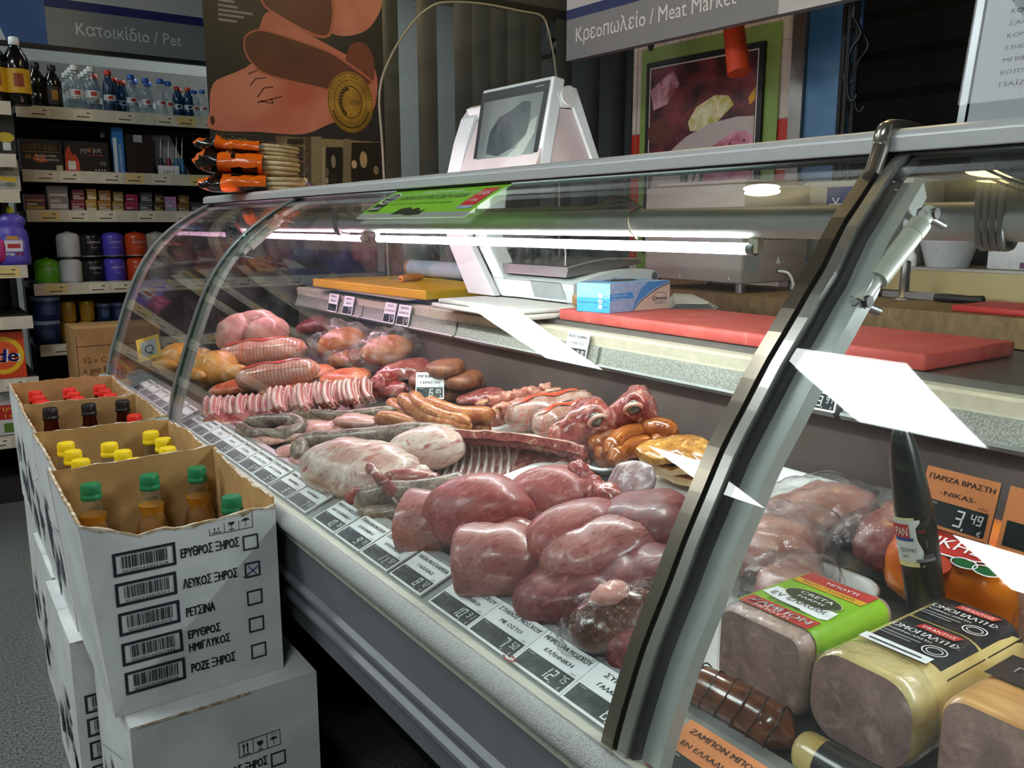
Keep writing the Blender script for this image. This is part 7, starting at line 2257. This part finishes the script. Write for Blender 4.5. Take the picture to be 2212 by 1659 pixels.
# ---- sheep heads
EYE = mix2('clouded_eye', '#3f463e', '#8a9488', 60, .08, bump=0, coat=1)
def head(lbl, base_px, nose_px, l, s, seed):
    """skinned sheep head: from the back of the skull to the nose"""
    a, b = DK(*base_px, l + .05), DK(*nose_px, l + .028)
    d = b - a
    L = d.length
    ax = axes(d, DUP)
    t = thing('sheep_head', (a + b) / 2, lbl, 'sheep head', 'skinned sheep heads')
    rows = []
    N = 22
    for k in range(N + 1):
        u = k / N
        wz = .050 * (1 - u) ** .85 * (.35 + min(1, u / .12) * .65) + .016 * u + .006
        wy = .044 * (1 - u) ** .9 * (.35 + min(1, u / .12) * .65) + .015 * u + .004
        if u > .9: wz *= 1 - (u - .9) * 5; wy *= 1 - (u - .9) * 5
        cz = .014 * math.sin(u * 3.0) * (1 - u)
        row = []
        for i in range(26):
            q_ = 2 * math.pi * i / 26
            p = V((u * L, wy * math.cos(q_), cz + wz * math.sin(q_)))
            for ey in (-1, 1):     # brow ridge and socket
                e = V((.33 * L, .040 * ey, .030))
                dd = (p - e).length
                if dd < .030: p += (p - V((u * L, 0, 0))).normalized() * (.010 * math.exp(-((dd - .021) / .007) ** 2) - .008 * max(0, 1 - dd / .014))
            if u > .45 and math.sin(q_) < -.1: p.z += .006 * math.sin((u - .45) * 5.7)
            p += V((noise.noise(p * 45 + V((seed, 0, 0))), noise.noise(p * 45 + V((0, seed, 0))), noise.noise(p * 45 + V((0, 0, seed))))) * .0035
            row.append(a + ax @ (p * s))
        rows.append(row)
    MB().loft(rows, HEADM, True).build('head_flesh', t)
    for ey in (-1, 1):
        c = a + ax @ (V((.33 * L / s if s else 0, .0385 * ey, .029)) * s)
        MB().lathe([(.0135 * math.sin(math.pi * k / 8), -.0135 * math.cos(math.pi * k / 8)) for k in range(9)], EYE, seg=14, M=Matrix.Translation(c)).build('eye', t)
        mb = MB()
        M3 = ax @ Matrix.Rotation(-.55 * ey, 3, 'X')
        mb.tube([c + M3 @ V((.017 * math.cos(q_), .006 * ey, .015 * math.sin(q_))) for q_ in [2 * math.pi * k / 14 for k in range(15)]], .0042, mix2('pale_eyelid', '#c78a7c', '#dcb8a8', 30, .3), 7, False)
        mb.build('eyelid', t)
    mb = MB()
    j0, j1 = a + ax @ (V((.34 * L, -.018, -.034)) * s), a + ax @ (V((.90 * L, -.010, -.030)) * s)
    mb.tube(spline([j0 + ax @ V((-.03, -.012, .012)), j0, (j0 + j1) / 2 - ax @ V((0, 0, .004)), j1], 5), [.015 + .003 * math.sin(k) for k in range(16)], HEADM, 10)
    mb.build('lower_jaw', t)
    mb = MB()
    for k in range(6):
        c = a + ax @ (V(((.50 + .055 * k) * L, -.024, -.016)) * s)
        mb.bbox((-.0035, -.003, -.005), (.0035, .003, .005), .0012, col('#c9bfa6', .3), Matrix.Translation(c) @ ax.to_4x4())
    mb.build('teeth', t)
head('skinned sheep head, nearer one with its jaw towards the sheep ribs', (1325, 905), (1180, 962), .024, 1.0, 1)
head('skinned sheep head, farther one behind against the steel wall', (1420, 885), (1300, 915), .042, .95, 5)
# ---- yellow marinated steaks
for i, (pts, b, s) in enumerate(((((1372, 985, 0), (1395, 968, .004), (1450, 955, .006), (1520, 965, .004), (1560, 990, 0), (1530, 1015, -.004), (1450, 1005, 0), (1400, 1000, 0)), .060, 'topmost'), (((1380, 1000, 0), (1440, 985, 0), (1530, 990, 0), (1560, 1020, 0), (1500, 1035, 0), (1420, 1020, 0)), .040, 'second from the top'), (((1400, 1020, 0), (1450, 1000, 0), (1540, 1010, 0), (1570, 1040, 0), (1510, 1055, 0), (1440, 1040, 0)), .020, 'third from the top'), (((1390, 1000, 0), (1450, 985, 0), (1540, 1000, 0), (1560, 1030, 0), (1500, 1045, 0), (1430, 1025, 0)), .004, 'lowest on the tray'))):
    slab('marinated_steak', 'yellow brown marinated steak, %s of the pile' % s, pts, .018, STEAKY, 'steak', b, (-.1, 0, 1), .012, 30 + i, 'marinated steaks', STEAKF if i in (1, 2) else STEAKY)
# ================================================================ cold cuts in the near bay
HAMF = mix2('ham_cut_face', '#8f6f6a', '#b08d84', 34, .42, .34, .64, bump=.05, cc='#c2a498', vsc=22, fine=.22)
HAMS = mix2('ham_pressed_side', '#a88a7e', '#bd9f92', 20, .4, bump=.08, fine=.22)
RINDY = mix2('yellow_fat_rind', '#b89a52', '#dcc98a', 12, .3, .35, .65, (1, 1, 3), bump=.15, coat=.5)
RINDO = mix2('orange_rind', '#a8743a', '#c99a60', 12, .32, .35, .65, (4, 1, 1), bump=.15, coat=.4)
SMK = mix2('smoked_brown_skin', '#4e2410', '#8a4a20', 18, .22, .35, .65, bump=.3, coat=.6)
RDL, GRL2, BLL = col('#b8322a', .3, coat=.4), col('#86b81e', .3, coat=.4), col('#17181c', .3, coat=.4)
def hamblock(x0, x1, y0, y1, z0, z1, r, front, side, seed=0):
    """loaf with rounded long edges; its cut face looks at -X"""
    n = 8
    sec = []
    for cy_, cz_, a0 in ((y1 - r, z1 - r, 0), (y0 + r, z1 - r, 90), (y0 + r, z0 + r, 180), (y1 - r, z0 + r, 270)):
        for k in range(n):
            a = math.radians(a0 + 90 * k / (n - 1))
            sec.append((cy_ + r * math.cos(a), cz_ + r * math.sin(a)))
    cy_, cz_ = (y0 + y1) / 2, (z0 + z1) / 2
    rows = []
    for x, s in ((x0, .94), (x0 + .004, .985), (x0 + .012, 1), (x1 - .02, 1), (x1 - .006, .96), (x1, .85)):
        rows.append([(x, cy_ + (y - cy_) * s, cz_ + (z - cz_) * s + .0012 * noise.noise(V((x * 20, y * 30, seed)))) for y, z in sec])
    mb = MB()
    mb.loft(rows, side, True, None, False)
    mb.add(rows[0], [tuple(range(len(sec)))[::-1]], front)
    mb.add(rows[-1], [tuple(range(len(sec)))], side)
    return mb, rows
def wrapband(mb, x0, x1, y0, y1, z1, r, mat, lift=.0012, drop=.03):
    """a label over the top and down the near side of a loaf"""
    p = [(y1 - r * .3, z1 - r * .02), (y1 - r, z1), (y0 + r, z1)]
    for k in range(1, 6):
        a = math.radians(90 + 90 * k / 5)
        p.append((y0 + r + r * math.cos(a), z1 - r + r * math.sin(a)))
    p.append((y0, z1 - r - drop))
    cy_ = (y0 + y1) / 2
    rows = [[(x, y + (-lift if y < cy_ else 0), z + lift) for y, z in p] for x in (x0, x1)]
    mb.loft(rows, mat, True, None, False, False)
# ham with the green label
X0, X1, Y0_, Y1_ = .690, .856, .482, .590
zb, zt = deckz(.690) + .012, CZ - .4075
t = thing('ham_loaf', ((X0 + X1) / 2, (Y0_ + Y1_) / 2, zb), 'pink ham loaf with a bright green and red label beside the near glass arm', 'ham', 'ham loaves in the near bay')
mb, _ = hamblock(X0, X1, Y0_, Y1_, zb, zt, .016, HAMF, HAMS, 1)
mb.build('ham', t)
mb = MB()
wrapband(mb, X0 + .022, X0 + .150, Y0_, Y1_, zt, .016, GRL2, .0012, .02)
M = frame(V((X0, Y1_ - .004, zt)), (0, -1, 0), (1, 0, 0))
WL = .092
mb.rect(M, .004, .022, WL, .046, RDL, .0018)
mb.rect(M, .004, .128, WL, .150, RDL, .0018)
mb.rect(M, .004, .116, WL, .128, col('#d9a01e', .3), .0019)
mb.poly(M, [(.004, .062), (.006, .086), (.05, .084), (WL - .002, .078), (WL, .056), (WL - .008, .052), (.02, .058)], WHT, .002)
mb.ell(M, .052, .088, .034, .017, col('#2c3a1c', .3), .0024)
mb.ring(M, .052, .088, .035, .018, .0012, col('#b9b48a', .3), .0026)
mb.text(M, 'ΖΑΜΠΟΝ', .010, .030, .0155, WHT, .0026, fit=.076, bold=.0008)
mb.text(M, 'ΜΠΟΥΤΙ', .022, .0225, .008, WHT, .0028, fit=.045)
mb.text(M, 'εν ελλάδι', .012, .064, .016, INK, .0028, fit=.070)
mb.text(M, 'CRETA', .032, .090, .0105, WHT, .003, fit=.042)
mb.text(M, 'FARMS', .036, .080, .007, WHT, .003, fit=.034)
mb.text(M, 'Χωρίς Γλουτένη', .014, .119, .0075, INK, .003, fit=.066)
mb.text(M, 'ΜΠΟΥΤΙ', .035, .133, .010, WHT, .003, fit=.04)
mb.rect(M, .02, .050, .07, .0515, INK, .0026)
mb.rect(M, .02, .0535, .06, .055, INK, .0026)
mb.build('label', t)
f, _ = hamblock(X0 - .002, X0 + .05, Y0_ - .0015, Y1_ + .0015, zb - .001, zt + .0016, .017, FILM, FILM, 4)
f.build('clear_wrap', t)
# ham with yellow rind and black labels
X0, X1, Y0_, Y1_ = .692, .905, .362, .474
zb, zt = deckz(.692) + .012, CZ - .404
t = thing('ham_loaf', ((X0 + X1) / 2, (Y0_ + Y1_) / 2, zb), 'rounded ham loaf with yellow rind and black labels lettered ΩΜΟΠΛΑΤΗΣ', 'ham', 'ham loaves in the near bay')
mb, _ = hamblock(X0, X1, Y0_, Y1_, zb, zt, .034, HAMF, RINDY, 2)
mb.build('ham', t)
mb = MB()
for k, xa in enumerate((X0 + .060, X0 + .135)):
    wrapband(mb, xa, xa + .070, Y0_ + .008, Y1_ - .018, zt, .026, BLL, .0016, -.012)
    M = frame(V((xa, Y1_ - .022, zt)), (0, -1, 0), (1, 0, 0))
    mb.poly(M, [(.022, .050), (.062, .050), (.066, .062), (.024, .062)], RDL, .0026)
    mb.text(M, 'ΥΦΑΝΤΗΣ', .026, .0525, .0075, WHT, .003, fit=.035)
    mb.text(M, 'ΩΜΟΠΛΑΤΗΣ', .004, .034, .0135, WHT, .003, fit=.070, bold=.0006)
    mb.text(M, 'ΧΟΙΡΙΝΗ ΑΡΙΣΤΗ', .006, .026, .005, WHT, .003, fit=.045)
    mb.rect(M, .004, .018, .045, .020, col('#8f8f8f', .4), .003)
    mb.rect(M, .004, .012, .038, .014, col('#8f8f8f', .4), .003)
    mb.ring(M, .062, .014, .012, .011, .0012, WHT, .003)
    mb.ring(M, .062, .014, .008, .007, .001, WHT, .003)
M = frame(V((X0 + .045, Y1_ - .022, zt)), (0, -1, 0), (1, 0, 0))
mb.rect(M, .0, .0, .07, .0145, WHT, .0026)
mb.rect(M, .008, .005, .062, .0075, INK, .003)
mb.build('label', t)
f, _ = hamblock(X0 - .002, X0 + .05, Y0_ - .0015, Y1_ + .0015, zb - .001, zt + .0016, .035, FILM, FILM, 5)
f.build('clear_wrap', t)
# third loaf, cut by the picture edge
X0, X1, Y0_, Y1_ = .705, .900, .225, .350
zb, zt = deckz(.705) + .012, CZ - .402
t = thing('ham_loaf', ((X0 + X1) / 2, (Y0_ + Y1_) / 2, zb), 'ham loaf with an orange rind and black band at the right edge of the photo', 'ham', 'ham loaves in the near bay')
mb, _ = hamblock(X0, X1, Y0_, Y1_, zb, zt, .022, HAMF, RINDO, 3)
mb.build('ham', t)
mb = MB()
wrapband(mb, X0 + .06, X0 + .115, Y0_, Y1_, zt, .022, BLL, .0016, .03)
M = frame(V((X0 + .06, Y1_ - .012, zt)), (0, -1, 0), (1, 0, 0))
mb.text(M, 'ΓΕΡΜΑΝΙΚΗ', .01, .02, .016, col('#8f9296', .4), .003, fit=.08)
mb.build('label', t)
# smoked pieces in front
zs = deckz(.655)
t = thing('smoked_roll', (.655, .53, zs), 'glossy dark brown smoked roll in front of the ham with the green label', 'smoked meat')
MB().tube(spline([(.652, .60, zs + .024), (.655, .55, zs + .026), (.658, .50, zs + .025), (.655, .462, zs + .022)], 8), [.012, .018, .021, .023] + [.024] * 16 + [.022, .019, .014, .010, .006], SMK, 20).build('smoked_meat', t)
mb = MB()
for k in range(6):
    y = .58 - .021 * k
    mb.tube([(.6555 + .0248 * math.cos(a), y + .006 * math.sin(a * 2), zs + .025 + .0248 * math.sin(a)) for a in [2 * math.pi * i / 18 for i in range(19)]], .0009, col('#2a140a', .5), 4, False)
mb.build('netting', t)
t = thing('smoked_cheese', (.652, .42, zs), 'pale yellow smoked round with a black end in front of the yellow rind ham', 'smoked meat')
MB().tube(spline([(.652, .452, zs + .020), (.652, .44, zs + .022), (.652, .425, zs + .022)], 5), [.006, .014, .018, .020, .021, .021, .021, .021, .021, .021, .021], RINDY, 18).build('pale_end', t)
MB().tube([(.652, .4245, zs + .022), (.652, .33, zs + .022)], .0215, BLL, 18).build('dark_wrap', t)
# standing dark sausage
t = thing('dried_sausage', (.885, .50, deckz(.885)), 'black dried sausage standing upright with a white label', 'sausage')
pa, pb = onX(2005, 1330, .90), onX(1944, 918, .875)
pa = pa + (pa - pb).normalized() * .06
pth = spline([pa, pa.lerp(pb, .3), pa.lerp(pb, .6) + V((0, -.002, 0)), pa.lerp(pb, .88), pb], 6)
N_ = len(pth)
def rad(i):
    u = i / (N_ - 1)
    return .0208 if u < .5 else .0208 - .0140 * ((u - .5) / .5) ** 1.4 if u < .98 else .004
DKS = mix2('black_casing', '#0d0f0e', '#23251f', 12, .32, .3, .7, bump=.2, cc='#3a3c30', vsc=20)
MB().tube(pth, [rad(i) for i in range(N_)], DKS, 22).build('casing', t)
MB().tube([pb, pb + V((.006, .006, .008)), pb + V((-.004, .012, .004))], [.003, .004, .002], col('#a9a690', .5), 6).build('string', t)
mb = MB()
dS = (pb - pa).normalized()
ax = axes(dS, V((-1, -.55, 0)))
LSc = (pb - pa).length
def lab(a, u, lift=.0006): return pa + dS * (u * LSc) + ax @ V((0, -(.0208 + lift) * math.sin(a), (.0208 + lift) * math.cos(a)))
def lrect(a0, a1, u0, u1, mat, lift, n=10):
    mb.loft([[lab(a0 + (a1 - a0) * k / n, u, lift) for k in range(n + 1)] for u in (u0, u1)], mat, True, None, False, False)
def ltext(s, a0, u0, wa, hu, mat, lift=.0022):
    vs, fs, wd = text_mesh(s)
    mb.add([lab(a0 + wa * x / wd, u0 + hu * y, lift) for x, y in vs], fs, mat)
lrect_ = lambda a0, a1, u0, u1, m_, l_, n=10: lrect(a0, a1, u0 + .16, u1 + .16, m_, l_, n)
ltext_ = lambda s_, a0, u0, wa, hu, m_: ltext(s_, a0, u0 + .16, wa, hu, m_)
lrect_(-1.25, 1.25, .285, .485, col('#d6cf98', .5), .0006)
lrect_(-1.25, .95, .305, .475, col('#c9cdce', .5), .001)
lrect_(-1.25, -.25, .405, .46, RDL, .0014)
lrect_(-1.1, -.1, .392, .405, col('#2a3f86', .5), .0014)
ltext_('ΡΑΝ', -.98, .414, .66, .048, WHT)
ltext_('ΤΖΟΥΚΙ', -.85, .348, .8, .022, INK)
ltext_('ΩΜΟ', -.75, .325, .35, .016, INK)
ltext_('1922', .1, .424, .4, .016, RDL)
lrect_(.45, .8, .36, .40, col('#3a3a40', .5), .0014, 4)
lrect_(-.1, .85, .305, .318, col('#6a6a6c', .5), .0014)
lrect_(.25, .75, .318, .335, col('#3f3f44', .5), .0016, 5)
mb.build('paper_label', t)
# orange price tags
ORF = col('#e08a52', .55, 0, .05)
def holder_tag(o, wd, ht, l1, l2, price, lbl, lean, yawn=0, edge=True):
    M = frame(V(o), V((-.05 + yawn, -1, 0)), V((lean, 0, 1)))
    mb = MB()
    mb.box((0, 0, -.003), (wd, ht, 0), col('#3a3430', .4), M)
    mb.rect(M, .0015, .0015, wd - .0015, ht - .0015, ORF, .0002)
    tagface(mb, M, wd, ht, l1, l2, price, ORF, DISPD, col('#2a1a14', .6), .05, .06, .46, .85)
    return mb.build('price_tag', label=lbl, cat='price tag', group='orange price tags in the near bay')
a = onX(2012, 1012, .985)
b = onX(2008, 1100, .965)
holder_tag(V((.965, .530, CZ - .352)), .088, .070, 'ΠΑΡΙΖΑ ΒΡΑΣΤΗ', '-NIKAS-', '3,49', 'orange price tag lettered ΠΑΡΙΖΑ ΒΡΑΣΤΗ -NIKAS- 3,49 behind the black sausage', .25)
holder_tag(V((.960, .432, CZ - .352)), .088, .070, 'ΠΑΡΙΖΑ', 'ΓΑΛΟΠ', '', 'orange price tag at the right edge of the photo, beside the one priced 3,49', .25)
M = frame(TO + V((-.004, .552, -.002)), TU, TV)
mb = MB()
mb.box((0, 0, -.002), (.112, .069, 0), ORF, M)
tagface(mb, M, .112, .069, 'ΖΑΜΠΟΝ ΜΠΟΥΤΙ', 'ΕΝ ΕΛΛΑΔΙ CRETA', '6,98', ORF, DISPD, col('#2a1a14', .6), .05, .05, .44, .9)
mb.build('price_tag', label='orange price tag lettered ΖΑΜΠΟΝ ΜΠΟΥΤΙ on the sill at the bottom of the photo', cat='price tag', group='orange price tags in the near bay')
# orange packed turkey
t = thing('turkey_pack', (1.03, .50, deckz(.96)), 'bright orange packed turkey breast with a red emblem behind the black sausage', 'packed meat')
zb = deckz(.955) + .003
mb = MB()
OP = mix2('orange_print_film', '#d9620e', '#e88a1e', 6, .25, bump=.08, coat=.5)
blob((1.035, .475, zb + .048), Matrix.Identity(3), (.095, .105, .055), 3, .08, 12, 40, 26, .85, OP, pw=3.5, mb=mb)
mb.build('pack', t)
mb = MB()
M = frame(V((.948, .528, zb + .092)), (0, -1, 0), (.80, 0, .50))
mb.ell(M, .05, .012, .055, .018, RDL, .006)
mb.ring(M, .05, .012, .056, .019, .0018, WHT, .0064)
mb.text(M, 'ΝΙΚΗΣ', .008, .004, .02, WHT, .0072, fit=.08, shear=.15)
mb.ell(M, .075, -.010, .014, .006, col('#1f5a32', .3), .0072, 14, -.2)
mb.ell(M, .100, -.011, .014, .006, col('#1f5a32', .3), .0072, 14, .2)
mb.ring(M, .075, -.010, .0155, .0075, .0014, WHT, .0076, 16)
mb.ring(M, .100, -.011, .0155, .0075, .0014, WHT, .0076, 16)
mb.ell(M, .035, -.022, .03, .018, col('#b0402a', .3), .005)
mb.build('emblem', t)
mb = MB()
blob((1.02, .335, deckz(.95) + .05), Matrix.Identity(3), (.085, .075, .058), 6, .05, 12, 36, 22, .85, mix2('pink_sausage_loaf', '#a88078', '#bf968c', 14, .4, bump=.05), pw=4, mb=mb)
M = frame(V((.945, .40, deckz(.95) + .112)), (0, -1, 0), (1, 0, .1))
mb.rect(M, .0, .02, .14, .07, col('#d9531e', .3), .003)
mb.text(M, 'Γαλοπούλα', .01, .03, .018, WHT, .004, fit=.09)
mb.build('pressed_loaf', label='smooth pink pressed loaf with an orange band at the right edge behind the dome pack', cat='loaf')
t = thing('dome_pack', (.965, .30, deckz(.92)), 'clear domed pack with a white barcode sticker at the right edge of the photo', 'packed meat')
mb = MB()
blob((.958, .30, deckz(.92) + .042), Matrix.Identity(3), (.045, .10, .045), 8, .02, 12, 36, 22, .9, clear('dome_plastic', (.95, .95, .95, 1), .03, 1.5, bump=.25, haze=.06), pw=4, mb=mb)
mb.build('dome', t)
mb = MB().bbox((.925, .225, deckz(.92) + .004), (.99, .375, deckz(.92) + .03), .012, mix2('sliced_ham_stack', '#8f625a', '#b5877c', 30, .4, bump=.1))
mb.build('contents', t)
mb = MB()
M = frame(V((.925, .35, deckz(.92) + .089)), (0, -1, 0), (1, 0, .05))
mb.rect(M, 0, 0, .06, .045, WHT, .001)
mb.bars(M, .006, .006, .054, .022, INK, 5, .0016)
mb.rect(M, .006, .034, .04, .037, INK, .0016)
mb.rect(M, .006, .028, .05, .03, INK, .0016)
mb.build('sticker', t)
# film wrapped sliced meats behind
SLM = mix2('sliced_pale_meat', '#9a6258', '#c29084', 16, .35, .36, .64, bump=.25, cc='#d4b0a2', vsc=12)
for i, (x, y, a, b, h, rz, s) in enumerate(((.93, .70, .10, .075, .045, .3, 'left, nearest the glass arm'), (1.06, .73, .10, .08, .045, -.2, 'back by the steel wall'), (1.06, .60, .10, .06, .05, .1, 'right, by the black sausage'), (.86, .62, .07, .055, .04, .5, 'front, behind the green labelled ham'))):
    z = deckz(x)
    t = thing('sliced_meat_bag', (x, y, z), 'pale sliced meat in a clear bag, ' + s, 'packed meat', 'bags of sliced meat in the near bay')
    M3 = Matrix.Rotation(rz, 3, 'Z') @ Matrix.Rotation(-.15, 3, 'Y')
    blob((x, y, z + h * .8), M3, (a * .8, b * .8, h * .75), 30 + i, .2, 16, 28, 18, .8, SLM if i != 2 else mix2('sliced_red_meat', '#7a3434', '#a05a54', 16, .35, bump=.25), pw=2.6).build('sliced_meat', t)
    blob((x, y, z + h * .85), M3, (a, b, h), 36 + i, .2, 18, 40, 26, .8, FILM2, pw=3).build('clear_bag', t)
